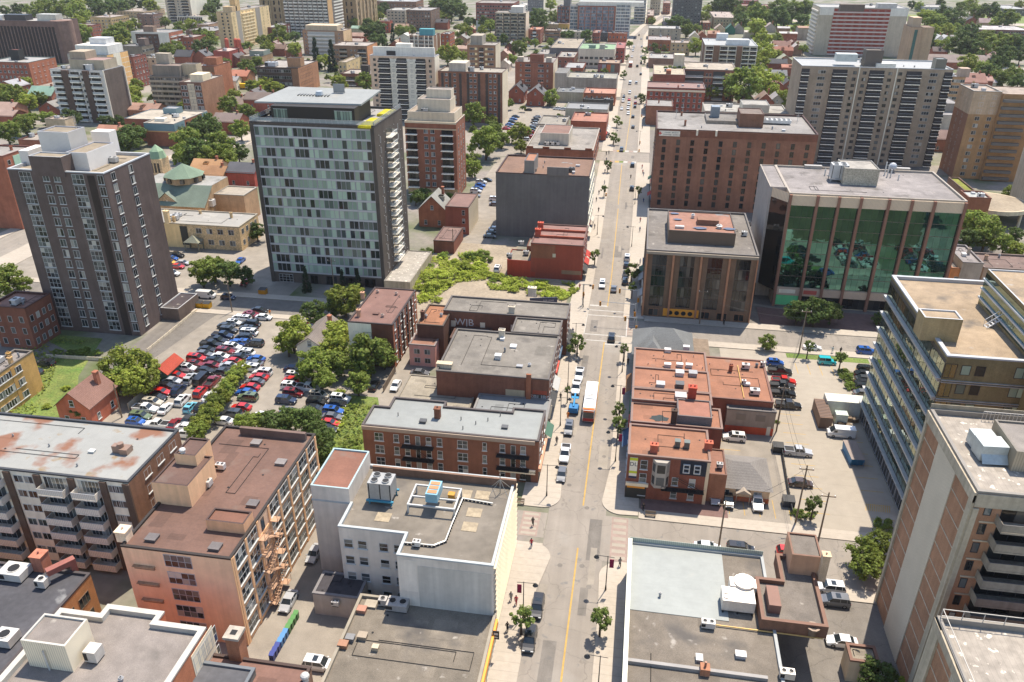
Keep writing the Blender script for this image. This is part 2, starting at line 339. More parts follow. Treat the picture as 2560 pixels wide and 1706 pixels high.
class Bld:
 """one building: an Empty with walls, roof, windows, balconies and rooftop parts as children; sizes in metres"""
 def __init__(s,name,label,x0,x1,y0,y1,h,col,roof='gravel',rcol=(.3,.27,.24),par=.5,pcol=None,wm='brick',z0=0,rz=0,cat='building',poly=None,group=None,pw=.35):
  s.x0,s.x1,s.y0,s.y1,s.h,s.wm,s.col=x0,x1,y0,y1,h,wm,col
  s.cx,s.cy,s.z0,s.rz=(x0+x1)/2,(y0+y1)/2,z0,rz
  s.root=empty(name,(s.cx,s.cy,z0),rz,label,cat,group)
  s.w,s.d=x1-x0,y1-y0;s.H=h-z0;FOOT.append((x0-2.5,x1+2.5,y0-2.5,y1+2.5))
  s.poly=[(a-s.cx,b-s.cy)for a,b in poly]if poly else[(-s.w/2,-s.d/2),(s.w/2,-s.d/2),(s.w/2,s.d/2),(-s.w/2,s.d/2)]
  s.wb=MB();s.wb.prism(s.poly,0,s.H,wm,cap=False)
  s.items=[];s.par=par;s.rk,s.rc=roof,rcol
  if roof:s.mkroof(s.poly,s.H,roof,rcol,par,pcol,pw)
 def mkroof(s,poly,H,roof,rcol,par=.5,pcol=None,pw=.35):
  r=MB();inn=inset(poly,pw);r.face([(x,y,H-par)for x,y in inn],roof)
  o=obj('roof',r,s.root,color=rcol)
  if par>0:
   c=MB();n=len(poly);pk='trim'
   out=inset(poly,-.06);h1=H+.04
   for i in range(n):
    j=(i+1)%n
    c.face([(*out[i],h1),(*out[j],h1),(*inn[j],h1),(*inn[i],h1)],pk)
    c.face([(*inn[i],h1),(*inn[j],h1),(*inn[j],H-par),(*inn[i],H-par)],pk)
    c.face([(*out[j],h1),(*out[i],h1),(*out[i],H-.22),(*out[j],H-.22)],pk)
   obj('parapet',c,s.root,color=pcol or tuple(v*.9 for v in s.col))
 def wpos(s,lx,ly,lz):
  c,q=cos(s.rz),sin(s.rz);return(s.cx+c*lx-q*ly,s.cy+q*lx+c*ly,s.z0+lz)
 def fpos(s,face,u,z,out=0):
  """local point on a face: u in metres from its left end as seen from outside"""
  if face=='f':return(-s.w/2+u,-s.d/2-out,z)
  if face=='r':return(s.w/2+out,-s.d/2+u,z)
  if face=='l':return(-s.w/2-out,s.d/2-u,z)
  return(s.w/2-u,s.d/2+out,z)
 def flen(s,face):return s.w if face in 'fb' else s.d
 def put(s,wm,face,u,z,out=0,color=None):
  s.items.append((wm,s.fpos(face,u,z,out),FACE[face],color))
 def win(s,face,n,floors,w,h,z0,fh,u0=0,u1=None,**kw):
  """n columns by floors rows between u0 and u1 (metres or fraction of the face)"""
  L=s.flen(face);u1=L if u1 is None else u1
  if 0<u1<=1.0001:u0,u1=u0*L,u1*L
  wm=winmesh(round(w,2),round(h,2),**kw)
  for i in range(n):
   u=u0+(u1-u0)*(i+.5)/n
   for j in range(floors):s.put(wm,face,u,z0+fh*j)
  return s
 def balc(s,face,u0,u1,floors,z0,fh,d=1.4,rail='panel',bars=False,color=None,door=True,rh=1.05,cols=3,gl='dark_glass',frame='darkframe',out=0):
  L=s.flen(face)
  if 0<u1<=1.0001:u0,u1=u0*L,u1*L
  wb=balcmesh(round(u1-u0,1),d,rail,rh,bars=bars);dm=winmesh(round((u1-u0)*.9,1),2.2,cols=cols,frame=frame,gl=gl,proud=.04)
  for j in range(floors):
   s.put(wb,face,(u0+u1)/2,z0+fh*j,out,color)
   if door:s.put(dm,face,(u0+u1)/2,z0+fh*j+.05)
  return s
 def panel(s,face,u0,u1,z0,z1,col,k='panel',t=.05,name='wall_panel'):
  L=s.flen(face)
  if 0<u1<=1.0001:u0,u1=u0*L,u1*L
  b=MB();b.box(-(u1-u0)/2,(u1-u0)/2,-t,0,z0,z1,k,True)
  return obj(name,b,s.root,s.fpos(face,(u0+u1)/2,0),FACE[face],color=col)
 def box(s,name,x0,x1,y0,y1,z0,z1,col,k='panel',top=None,tcol=None,cap=None,capcol=None):
  """a block in world x/y standing at local heights z0..z1"""
  b=MB();p=[(x0-s.cx,y0-s.cy),(x1-s.cx,y0-s.cy),(x1-s.cx,y1-s.cy),(x0-s.cx,y1-s.cy)]
  if top is None:
   b.prism(p,z0,z1,k);return obj(name,b,s.root,color=col)
  b.prism(p,z0,z1,k,cap=False);o=obj(name,b,s.root,color=col)
  inn=inset(p,.25);r=MB();r.face([(x,y,z1-.25)for x,y in inn],top);obj('penthouse_roof',r,o,color=tcol or s.col)
  c=MB()
  for i in range(4):
   j=(i+1)%4;c.face([(*p[i],z1),(*p[j],z1),(*inn[j],z1),(*inn[i],z1)],'trim');c.face([(*inn[i],z1),(*inn[j],z1),(*inn[j],z1-.25),(*inn[i],z1-.25)],'trim')
  obj('penthouse_parapet',c,o,color=capcol or col)
  return o
 def roofz(s):return s.H-s.par
 def ac(s,x,y,w=2.2,d=1.6,hh=1.4,z=None,col=(.42,.42,.41),fans=2,rz=0):
  z=s.roofz()if z is None else z
  b=MB();b.box(-w/2,w/2,-d/2,d/2,.25,hh,'metal',True);b.box(-w/2+.1,w/2-.1,-d/2+.1,d/2-.1,0,.25,'black')
  for i in range(fans):
   fx=-w/2+w*(i+.5)/fans;r=min(w/fans,d)*.36;b.cyl(fx,0,hh,hh+.1,r,'metal');b.cyl(fx,0,hh+.1,hh+.11,r*.86,'black')
  b.box(-w/2-.01,-w/2+w*.3,-d/2-.012,-d/2,.5,hh-.2,'black')
  return obj('air_conditioner',b,s.root,(x-s.cx,y-s.cy,z),rz,color=col)
 def vent(s,x,y,r=.22,hh=.8,z=None,col=(.3,.3,.3),capr=1.5):
  z=s.roofz()if z is None else z
  b=MB();b.cyl(0,0,0,hh,r,'metal',n=8);b.cyl(0,0,hh*.72,hh,r*capr,'metal',r*.5,n=8)
  return obj('vent',b,s.root,(x-s.cx,y-s.cy,z),color=col)
 def hatch(s,x,y,w=1.0,d=1.0,hh=.45,z=None,col=(.33,.33,.33),top='metal'):
  z=s.roofz()if z is None else z
  b=MB();b.box(-w/2,w/2,-d/2,d/2,0,hh,'metal');b.box(-w/2-.06,w/2+.06,-d/2-.06,d/2+.06,hh,hh+.1,top,True)
  return obj('roof_hatch',b,s.root,(x-s.cx,y-s.cy,z),color=col)
 def chimney(s,x,y,w=.9,d=.9,hh=2.0,z=None,col=None,pots=2):
  z=s.roofz()if z is None else z
  b=MB();b.box(-w/2,w/2,-d/2,d/2,0,hh,'brick');b.box(-w/2-.1,w/2+.1,-d/2-.1,d/2+.1,hh,hh+.18,'concrete',True)
  for i in range(pots):b.cyl(-w/2+w*(i+.5)/pots,0,hh+.18,hh+.5,.13,'metal',n=7)
  return obj('chimney',b,s.root,(x-s.cx,y-s.cy,z),color=col or s.col)
 def clutter(s,n,seed=0,big=0):
  r=random.Random(seed);
  for i in range(n):
   x=s.cx+(r.random()-.5)*s.w*.8;y=s.cy+(r.random()-.5)*s.d*.75;q=r.random()
   g=.3+.35*r.random()
   if i<big:s.ac(x,y,1.5+r.random()*1.6,1.2+r.random(),1.1+r.random()*.7,col=(g,g,g*.98),fans=r.choice((1,2)))
   elif q<.5:s.vent(x,y,.15+.15*r.random(),.5+.6*r.random(),col=(g*.6,)*3)
   elif q<.8:s.hatch(x,y,.8+r.random()*.7,.8+r.random()*.6,.3+.5*r.random(),col=(g,g,g))
   else:s.chimney(x,y,.7,.6,.9+r.random())
  return s
 def age(s):
  """patches, drains, cables on the flat roof; signs and awnings where the building meets the main street"""
  r=random.Random(int(s.cx*13+s.cy*7));dep=PR(s.cx,s.cy,s.h)[2]
  if s.rk and dep<260 and len(s.poly)==4:
   z=s.roofz()+.012;d=MB();n=max(3,int(s.w*s.d/60));k=r.choice((.78,.86,1.16))
   for i in range(min(n,9)):
    x,y=(r.random()-.5)*s.w*.8,(r.random()-.5)*s.d*.8;a,c=.5+r.random()*s.w*.06,.4+r.random()*s.d*.06;b=MB();b.face([(x-a,y-c,z),(x+a,y-c,z),(x+a,y+c,z),(x-a,y+c,z)],s.rk);z+=.0015;obj('roof_patch',b,s.root,color=tuple(min(.8,q*k)for q in s.rc))
   for i in range(4):x,y=(r.random()-.5)*s.w*.8,(r.random()-.5)*s.d*.8;d.cyl(x,y,z,z+.05,.16,'black',n=8)
   p=[((r.random()-.5)*s.w*.85,(r.random()-.5)*s.d*.85)for _ in range(4)]
   for q,w_ in zip(p,p[1:]):m_=(w_[0],q[1]);d.tube((*q,z+.05),(*m_,z+.05),.045,'black',4);d.tube((*m_,z+.05),(*w_,z+.05),.045,'black',4)
   obj('drain_and_cable',d,s.root)
  fc='r' if-17<s.x1<-12 else 'l' if 1.5<s.x0<7.5 else None
  if fc and s.y0>118 and s.y0<480 and s.h<30:
   n=max(1,int(s.d/5.5))
   for i in range(n):
    u=s.d*(i+.08)/n;u1=s.d*(i+.92)/n;c=r.choice(((.38,.05,.04),(.05,.09,.16),(.45,.42,.36),(.06,.06,.06),(.07,.14,.10),(.22,.12,.06),(.4,.4,.38)))
    if r.random()<.5:s.panel(fc,u,max(u1,1.01),2.7,3.4,c,t=.3,name='shop_sign')if u1>1.01 else None
    else:
     b=MB();L=u1-u;b.face([(-L/2,0,3.5),(-L/2,-1.3,2.6),(L/2,-1.3,2.6),(L/2,0,3.5)],'cloth');b.face([(-L/2,-1.3,2.6),(-L/2,-1.3,2.35),(L/2,-1.3,2.35),(L/2,-1.3,2.6)],'cloth');obj('awning',b,s.root,s.fpos(fc,(u+u1)/2,0),FACE[fc],color=c)
    s.put(winmesh(round((u1-u)*.9,1),2.2,3,1,'darkframe','dark_glass'),fc,(u+u1)/2,.25)
 def done(s):
  s.age();by={}
  for it in s.items:
   wp=s.wpos(*it[1])
   if not seen(*wp):continue
   dep=PR(*wp)[2];size=it[0][2]*796/dep
   by.setdefault(it[0][3],[]).append((dep,size,it))
  for nm,L in by.items():
   L.sort(key=lambda t:t[0]);k=0;rest=MB();rc=None
   for dep,size,(wm,loc,rz,color)in L:
    if size<2.3 and color is None:s.wb.add(wm[0],loc,rz);continue
    if k<100:
     if wm[1]is None:wm[1]=wm[0].mesh(nm)
     obj(nm,wm[1],s.root,loc,rz,color=color);k+=1
    else:rest.add(wm[0],loc,rz);rc=color
   if rest.v:obj(nm,rest,s.root,color=rc,kind='stuff')
  obj('wall',s.wb,s.root,color=s.col)
  return s
def blk(name,label,FL,FR,h,BK=None,depth=None,**kw):
 """a building from the roof corners seen in the photograph: front left, front right and a back corner, all at height h"""
 a=P(FL,h);b=P(FR,h);y0=(a[1]+b[1])/2 if kw.pop('avg',True)else a[1]
 y1=P(BK,h)[1]if BK else y0+depth
 return Bld(name,label,a[0],b[0],y0,y1,h,**kw)
# ================================================================ the setting
def sheet(name,pts,k,z,label=None):
 b=MB();b.face([(x,y,z)for x,y in pts],k);o=obj(name,b);o['kind']='structure';return o
def slab(name,pts,k,z1,z0=0.0):
 """a raised sheet with kerb faces"""
 b=MB();a=sum(pts[i-1][0]*pts[i][1]-pts[i][0]*pts[i-1][1]for i in range(len(pts)))
 if a<0:pts=pts[::-1]
 b.prism(pts,z0,z1,k);o=obj(name,b);o['kind']='structure';return o
def rect(x0,x1,y0,y1):return[(x0,y0),(x1,y0),(x1,y1),(x0,y1)]
sheet('ground',rect(-1600,1700,-60,2600),'city_ground',-.02)
LK=[(-11,40),(-10.8,118),(-10.2,200),(-10.2,250),(-11.5,345),(-13.5,471),(-15.0,667),(-13.0,843),(-3.5,945),(22,1127),(60,1350)]
RK=[(-.9,40),(-.9,160),(-.5,272),(-.5,352),(-1.0,473),(-3.0,669),(-4.0,845),(4,955),(29,1127),(68,1350)]
sheet('road',LK+RK[::-1],'asphalt',.004)
sheet('side_street',rect(-.9,75,99.0,110.4),'asphalt',.008)
sheet('side_street',rect(-60,-10.9,103,109.5),'asphalt',.008)
sheet('side_street',rect(-.7,120,181.2,190),'asphalt',.008)
sheet('side_street',rect(-190,-62,178.4,187.2),'old_asphalt',.008)
sheet('side_street',rect(-220,-11,354,370),'asphalt',.008)
sheet('side_street',rect(-.6,190,354,370),'asphalt',.008)
sheet('side_street',rect(-205,-193,120,420),'asphalt',.010)
for y in(500,640):sheet('side_street',rect(-420,-14,y,y+9),'old_asphalt',.008);sheet('side_street',rect(0,420,y,y+9),'old_asphalt',.008)
SW=.14
def off(L,d):return[(x+d,y)for x,y in L]
def seg(L,y0,y1):
 out=[]
 for i in range(len(L)-1):
  (xa,ya),(xb,yb)=L[i],L[i+1]
  if yb<=y0 or ya>=y1:continue
  for yy in(max(ya,y0),min(yb,y1)):
   t=(yy-ya)/(yb-ya);p=(xa+(xb-xa)*t,yy)
   if not out or abs(out[-1][1]-yy)>1e-6:out.append(p)
 return out
for y0,y1 in((40,101.5),(111,353),(371,499),(510,640),(650,950),(950,1340)):
 s=seg(LK,y0,y1);slab('pavement',s+off(s,-5.2)[::-1],'sidewalk',SW)
for y0,y1 in((40,97.2),(112.2,180),(191.3,353),(371,499),(510,640),(650,950),(950,1340)):
 s=seg(RK,y0,y1);slab('pavement',s+off(s,5.6)[::-1],'sidewalk',SW)
def bulb(x,y,r,a0,a1,n=9):return[(x+r*cos(rad(a0+(a1-a0)*i/n)),y+r*sin(rad(a0+(a1-a0)*i/n)))for i in range(n+1)]
slab('pavement',[(-11.02,88)]+bulb(-12.6,98.2,3.4,0,85)+[(-15.9,101.4),(-15.9,92)],'sidewalk',SW+.003)
slab('pavement',bulb(-12.4,114.0,3.2,-88,0)+[(-9.4,118),(-10.79,125),(-15.6,125),(-15.6,110.8)],'sidewalk',SW+.003)
slab('pavement',bulb(1.6,114.4,3.4,180,268)+[(4.6,111.2),(4.6,121),(-.88,124)],'sidewalk',SW+.003)
slab('pavement',bulb(2.4,95.6,3.6,90,180)+[(-.88,88),(4.5,88),(4.5,99.1)],'sidewalk',SW+.003)
slab('pavement',rect(4.7,30.5,110.5,113.2),'sidewalk',SW)
slab('pavement',rect(30.5,75,110.5,113.0),'sidewalk',SW-.03)
slab('pavement',rect(22.5,75,96.4,98.9),'sidewalk',SW)
slab('pavement',rect(4.7,120,190.1,193.4),'sidewalk',SW)
slab('pavement',rect(19,120,178.2,181.1),'sidewalk',SW)
slab('pavement',rect(-190,-62,187.3,190.2),'sidewalk',SW);slab('pavement',rect(-140,-86,175.9,178.3),'sidewalk',SW)
slab('pavement',rect(-192.9,-184,120,420),'sidewalk',SW);slab('pavement',rect(-209,-205.1,120,420),'sidewalk',SW)
sheet('brick_paving',rect(5,20,113.0,117.2),'brick_paver',SW+.006)
slab('plaza',rect(34.5,95,193.5,204),'brick_paver',SW)
def crosswalk(x0,x1,y0,y1,n,along='x'):
 sheet('crosswalk',rect(x0,x1,y0,y1),'pink_paver',.014)
 b=MB()
 for i in range(n):
  if along=='y':
   a=y0+(y1-y0)*(i+.25)/n;c=a+(y1-y0)*.5/n;b.face([(x0+.3,a,.019),(x1-.3,a,.019),(x1-.3,c,.019),(x0+.3,c,.019)],'concrete_lot')
  else:
   a=x0+(x1-x0)*(i+.25)/n;c=a+(x1-x0)*.5/n;b.face([(a,y0+.3,.019),(c,y0+.3,.019),(c,y1-.3,.019),(a,y1-.3,.019)],'road_paint')
 o=obj('crosswalk_bars',b);o['kind']='structure'
crosswalk(.2,3.0,99.4,110.2,7,'y');crosswalk(-15.2,-12.1,103.2,109.4,5,'y')
crosswalk(-13.6,-10.6,181.5,191.5,6,'y');crosswalk(.5,3.4,181.4,190,6,'y')
lm=MB()
def bar(x0,x1,y0,y1,k='road_paint',z=.0165):lm.face([(x0,y0,z),(x1,y0,z),(x1,y1,z),(x0,y1,z)],k)
bar(-10,.3,194.8,195.2);bar(-10,.3,191.6,192.0);bar(-10.2,.4,180.2,180.6);bar(-9.5,.2,176.9,177.3)
bar(-10,-5.2,197.6,198.4);bar(-4.8,-.8,175.2,175.9);bar(-10.4,-10.1,180,196);bar(.2,.5,180,196)
bar(3.9,4.6,99.5,104.7)
o=obj('road_marking',lm);o['kind']='structure'
rb=MB()
for y in(351.5,371.2):
 for i,k in enumerate(('pink_paver','yellow_paint','grass','road_paint','pink_paver','road_paint')):
  x=-12+i*1.9;rb.face([(x,y,.02),(x+1.7,y,.02),(x+1.7,y+3,.02),(x,y+3,.02)],k)
o=obj('rainbow_crosswalk',rb);o['kind']='structure'
def cl(pts,wd=.13,k='yellow_paint'):
 b=MB()
 for(xa,ya),(xb,yb)in zip(pts,pts[1:]):b.face([(xa-wd,ya,.0175),(xa+wd,ya,.0175),(xb+wd,yb,.0175),(xb-wd,yb,.0175)],k)
 o=obj('centre_line',b);o['kind']='structure'
cl([(-5.0,60),(-5.0,101.5)]);cl([(-5.0,112.5),(-4.9,176.5)]);cl([(-5.2,198),(-5.2,222),(-5.9,285)]);cl([(-6.1,290),(-6.9,349)]);cl([(-6.2,374),(-6.0,433),(-6.4,495)])
mh=MB()
for x,y in((-4.0,97.4),(-3.1,106.5),(-7.5,97),(-2.6,93),(-8.9,134),(-2.2,128),(-6,214),(-3.5,232),(-2.2,207),(-3,262),(-8,118),(-4.3,112)):
 mh.cyl(x,y,.005,.02,.42,'old_asphalt',n=14)
o=obj('manhole_cover',mh);o['kind']='structure'
rp=MB();rr=random.Random(5)
for i in range(34):
 y=62+rr.random()**1.3*330;x=rr.uniform(-10,-2);a=.3+rr.random()*1.1;c=.8+rr.random()*4.5;rp.face([(x-a,y-c,.0095+i*.00006),(x+a,y-c,.0095+i*.00006),(x+a,y+c,.0095+i*.00006),(x-a,y+c,.0095+i*.00006)],('old_asphalt','asphalt','lot')[i%3])
o=obj('road_patch',rp);o['kind']='structure'
def psheet(name,k,z,*pts):return sheet(name,[P(p)for p in pts],k,z)
sheet('parking_lot',[(-124,112),(-56,112),(-56,140),(-66,158),(-78,178.3),(-106,178.3)],'lot',.012)
sheet('gravel_yard',[(-119,136),(-111.5,136),(-106.6,178),(-118,178)],'old_asphalt',.014)
sheet('parking_lot',rect(23,75,113.05,178.1),'concrete_lot',.012)
sheet('back_yard',rect(16.5,30.6,113.25,150),'lot',.016)
sheet('back_yard',rect(-62,-44,100,117),'lot',.012)
sheet('back_yard',rect(-64,-34.9,55,100),'lot',.016)
sheet('parking_lot',rect(-190,-93,190.3,252),'lot',.012)
sheet('parking_lot',rect(-62,-45.5,196,352),'lot',.012)
sheet('back_yard',rect(-62,-44,120,175),'lot',.013)
sheet('side_yard',rect(22.4,75,60,96.3),'old_asphalt',.016)
sheet('back_yard',rect(4.8,120,193.5,420),'old_asphalt',.010)
sheet('back_yard',rect(-160,-45,370.2,500),'lot',.010)
sheet('parking_lot',rect(-105,-48,505,640),'lot',.012)
sheet('vacant_lot',[(-61,176),(-16.5,176),(-16.5,216),(-36,216),(-36,240),(-61,240)],'dirt',.02)
sheet('lawn',rect(38.6,57.5,175.6,178.0),'grass',.03)
sheet('lawn',[(-142,122),(-122,112),(-104,112),(-122,140),(-128,158),(-150,158)],'grass',.02)
sheet('driveway',[(-170,132),(-148,120),(-143,124),(-131,150),(-148,158),(-165,155)],'old_asphalt',.028)
sheet('garden',[(-56,103),(-46.8,103),(-46.8,129),(-52,142),(-58.5,142),(-60,118)],'grass',.02)
sheet('lawn',rect(60,700,905,1020),'grass',.0);sheet('lawn',rect(-340,-230,900,960),'grass',0)
sheet('expressway',rect(20,900,1022,1052),'sidewalk',.03);sheet('lawn',rect(30,900,1053,1150),'grass',.01)
sheet('far_road',[(-165,560),(-158,560),(-190,900),(-200,900)],'sidewalk',.016)
pl=MB()
for i in range(16):y=117+i*3.6;pl.face([(33.2,y,.018),(37.6,y,.018),(37.6,y+.14,.018),(33.2,y+.14,.018)],'yellow_paint')
for i in range(8):y=117+i*4.0;pl.face([(44.5,y,.018),(48.4,y,.018),(48.4,y+.14,.018),(44.5,y+.14,.018)],'yellow_paint')
for i in range(7):x=40+i*2.7;pl.face([(x,168,.018),(x+.14,168,.018),(x+.14,173,.018),(x,173,.018)],'yellow_paint')
for i in range(12):
 x=44+i*.36;pl.face([(x,119.2,.0185),(x+.14,119.2,.0185),(x+.65,121.2,.0185),(x+.51,121.2,.0185)],'yellow_paint')
for i in range(5):x=20.3+i*2.6;pl.face([(x,114.4,.021),(x+.13,114.4,.021),(x+.13,119.5,.021),(x,119.5,.021)],'yellow_paint')
for i in range(4):y=131.5+i*2.7;pl.face([(19,y,.021),(24,y,.021),(24,y+.13,.021),(19,y+.13,.021)],'yellow_paint')
o=obj('bay_marking',pl);o['kind']='structure'
# ================================================================ buildings near the camera
def pbox(s,name,FL,FR,zt,zb,col,BK=None,depth=3,k='panel',**kw):
 a=P(FL,zt);b=P(FR,zt);y0=(a[1]+b[1])/2;y1=P(BK,zt)[1]if BK else y0+depth
 return s.box(name,a[0],b[0],y0,y1,zb-s.z0,zt-s.z0,col,k,**kw)
Bld.pbox=pbox
GREYF='greyframe';surf('greyframe',(.40,.39,.41),.5,((.8,.94,1.05),));surf('puddle_blue',(.085,.11,.17),.5,());surf('copper',(.42,.20,.11),.6,((.8,.9,1.1),));surf('whitefin',(.66,.63,.56),.6,())
g=blk('apartment_tower','tall glass-fronted apartment tower with dark brick edges and slanting rooftop canopy',('S',622,304),('S',936,315),45.6,BK=('S',1003,268.7),col=(.07,.062,.062),roof='paver',rcol=(.42,.40,.37),par=.6,pcol=(.09,.085,.085))
g.win('f',6,15,g.w*.155,2.42,3.5,2.75,.03,.97,cols=4,frame=GREYF,gl='green_glass',fw=.12,proud=.1)
for j in range(16):g.panel('f',.03,.97,3.5+2.75*j-.32,3.5+2.75*j-.01,(.52,.52,.53),'pvc',t=.12,name='floor_band')
g.panel('f',.0,.03,0,45.3,(.06,.055,.055),'brick',.35,'edge_pier');g.panel('f',.97,1.,0,45.3,(.06,.055,.055),'brick',.35,'edge_pier')
g.win('f',1,1,4.2,2.4,.1,3,.04,.22,cols=4,rows=3,frame='pvc',gl='dark_glass');g.win('f',4,1,3.2,2.6,.1,3,.28,.95,cols=3,frame='darkframe',gl='dark_glass')
g.balc('r',.36,.60,14,5.0,2.75,1.5,'clear_rail',rh=1.0,out=.0)
g.win('r',1,14,.5,1.6,4.6,2.75,.14,.2,frame='pvc');g.win('r',1,14,.6,1.6,4.6,2.75,.78,.84,frame='pvc')
for j in range(15):
 b=MB()
 for u in(.12,.30,.66,.9):b.box(g.w/2,g.w/2+.12,-g.d/2+g.d*u,-g.d/2+g.d*u+.16,4.0+2.75*j,4.18+2.75*j,'pvc',True)
 obj('wall_light',b,g.root)
pw=g.pbox('penthouse',('A1',262,1015),('A1',1052,1040),46.2,45.0,(.022,.02,.02),BK=('A1',1180,960),k='siding')
a,b_,c=P(('A1',262,940),50),P(('A1',1052,955),50),P(('A1',1170,880),50)
g.box('penthouse',a[0],b_[0],a[1]+.6,c[1],45,49.2,(.022,.02,.02),'siding')
for u0,u1 in((.03,.2),(.76,.97)):
 b=MB();n=6;x0=a[0]+(b_[0]-a[0])*u0-g.cx;x1=a[0]+(b_[0]-a[0])*u1-g.cx;yy=a[1]+.55-g.cy
 for i in range(n):b.face([(x0+(x1-x0)*i/n+.06,yy,45.4),(x0+(x1-x0)*(i+1)/n-.06,yy,45.4),(x0+(x1-x0)*(i+1)/n-.06,yy,48.4),(x0+(x1-x0)*i/n+.06,yy,48.4)],'green_glass')
 b.box(x0,x1,yy-.02,yy+.03,45.3,45.39,'pvc',True);b.box(x0,x1,yy-.02,yy+.03,48.41,48.5,'pvc',True)
 obj('penthouse_window',b,g.root)
b=MB();q=[P(('A1',130,925),49.6),P(('A1',1105,950),49.6),P(('A1',1285,820),51.4),P(('A1',445,790),51.4)];q=[(x-g.cx,y-g.cy)for x,y in q];zz=(49.6,49.6,51.4,51.4)
top=[(x,y,z)for(x,y),z in zip(q,zz)];bot=[(x,y,z-.45)for(x,y),z in zip(q,zz)]
b.face(top,'white_roof');b.face(bot[::-1],'trim')
for i in range(4):b.face([bot[i],bot[(i+1)%4],top[(i+1)%4],top[i]],'trim')
cano=obj('canopy_roof',b,g.root,color=(.52,.54,.52))
b=MB();x0,y0=g.cx,P(('A1',700,890),49.9)[1]
for i in range(11):b.box(-6+i*.85,-5.75+i*.85,-1.2,1.2,0,.5,'metal',True)
obj('roof_louvre',b,g.root,(P(('A1',705,893),50.2)[0]-g.cx,y0-g.cy,50.15),color=(.05,.05,.05))
b=MB();b.cyl(0,0,0,1.0,1.2,'metal',.9,14);obj('exhaust_fan',b,g.root,(P(('A1',725,860),50.8)[0]-g.cx,P(('A1',725,860),50.8)[1]-g.cy,50.6),color=(.45,.47,.48))
b=MB();b.box(-1.6,1.6,-.1,.1,.4,2.6,'metal',True);[b.box(-1.5+i*.6,-1.4+i*.6,-.1,.6,0,.5,'metal')for i in range(6)];obj('satellite_rack',b,g.root,(P(('A1',905,850),50.8)[0]-g.cx,P(('A1',905,850),50.8)[1]-g.cy,50.6),color=(.3,.3,.3))
for i,(r0,r1)in enumerate(((('A1',1110,1138),('A1',1225,1062)),(('A1',1240,1030),('A1',1390,985)))):
 p0,p1=P(r0,46),P(r1,46);b=MB();b.box(-1.7,1.7,-abs(p1[1]-p0[1])/2,abs(p1[1]-p0[1])/2,0,.45,'concrete');b.box(-1.6,1.6,-abs(p1[1]-p0[1])/2+.1,abs(p1[1]-p0[1])/2-.1,.45,.6,'green_roof')
 obj('roof_planter',b,g.root,((p0[0]+p1[0])/2-g.cx+.6,(p0[1]+p1[1])/2-g.cy,45.05),color=(.42,.38,.02))
for f,L in(('f',g.w),('r',g.d),('l',g.d)):
 b=MB();n=int(L/1.6)
 for i in range(n+1):b.box(-L/2+L*i/n-.03,-L/2+L*i/n+.03,-.03,.03,0,1.1,'metal')
 b.box(-L/2,L/2,-.03,.03,1.05,1.12,'metal',True);b.box(-L/2,L/2,-.01,.01,.1,1.0,'clear_rail')
 obj('glass_railing',b,g.root,g.fpos(f,L/2,45.6,-.25),FACE[f],color=(.4,.4,.4))
a=P(('B1',1355,1090),3.2);c=P(('B1',1630,850),3.2)
g.box('terrace_wall',g.x1+.03,a[0]+6.5,a[1]-1,c[1]+2,0,3.2,(.33,.30,.25),'concrete',top='paver',tcol=(.46,.42,.36))
g.done()
d=blk('apartment_tower','tall dark grey-brown brick apartment tower with white rooftop blocks, left of the glass tower',('S',8,425),('S',266,430),41.3,BK=('S',356.5,382.5),col=(.085,.068,.072),roof='gravel',rcol=(.36,.30,.22),par=.7,pcol=(.62,.64,.66),pw=.5)
ww=dict(frame='pvc',sill=.12,gl='window_glass')
d.win('f',1,15,3.0,2.3,1.2,2.66,.105,.245,cols=3,rows=2,**ww);d.win('f',1,15,1.6,1.9,1.5,2.66,.35,.43,cols=2,**ww);d.win('f',1,15,1.6,1.9,1.5,2.66,.465,.545,cols=2,**ww)
d.win('f',1,15,3.0,2.3,1.2,2.66,.66,.79,cols=3,rows=2,**ww);d.win('f',1,15,1.5,2.1,1.4,2.66,.93,.99,cols=2,**ww)
d.win('r',1,15,1.5,1.9,1.5,2.66,.10,.25,cols=2,**ww);d.win('r',1,15,1.5,1.9,1.5,2.66,.46,.62,cols=2,**ww)
d.panel('f',.825,.90,0,40.6,(.03,.024,.024),'brick',.06,'recess_shade')  # flat strip of darker brick: the recess is only its shade, coloured on
d.pbox('brick_lift_tower',('A0',245,1425),('A0',560,1432),44.6,40,(.085,.068,.072),depth=4,k='brick',top='gravel',tcol=(.36,.3,.22),capcol=(.62,.64,.66))
d.pbox('penthouse',('A0',350,1195),('A0',600,1215),48.4,40,(.50,.51,.56),BK=('A0',700,1155),k='siding',top='gravel',tcol=(.36,.3,.22))
d.pbox('penthouse',('A0',590,1390),('A0',790,1395),44.8,40,(.50,.51,.56),BK=('A0',1030,1300),k='siding',top='gravel',tcol=(.36,.3,.22))
d.pbox('penthouse',('A0',165,1375),('A0',250,1378),44,40,(.50,.51,.56),depth=6,k='siding')
d.pbox('penthouse',('A0',820,1200),('A0',990,1205),46.4,40,(.50,.51,.56),depth=3,k='siding')
d.ac(d.cx+7,d.cy+2,2.4,1.4,1.3);d.chimney(d.cx+1,d.cy+5,.5,.5,2.5,col=(.5,.5,.5))
b=MB()
for i in range(9):b.box(-.3,.3,-.04,.04,i*.7,i*.7+.07,'metal')
b.box(-.35,-.28,-.04,.04,0,6.5,'metal');b.box(.28,.35,-.04,.04,0,6.5,'metal')
obj('ladder',b,d.root,(P(('A0',730,1300),45)[0]-d.cx,P(('A0',730,1300),45)[1]-d.cy,45),pi/2,color=(.3,.3,.3))
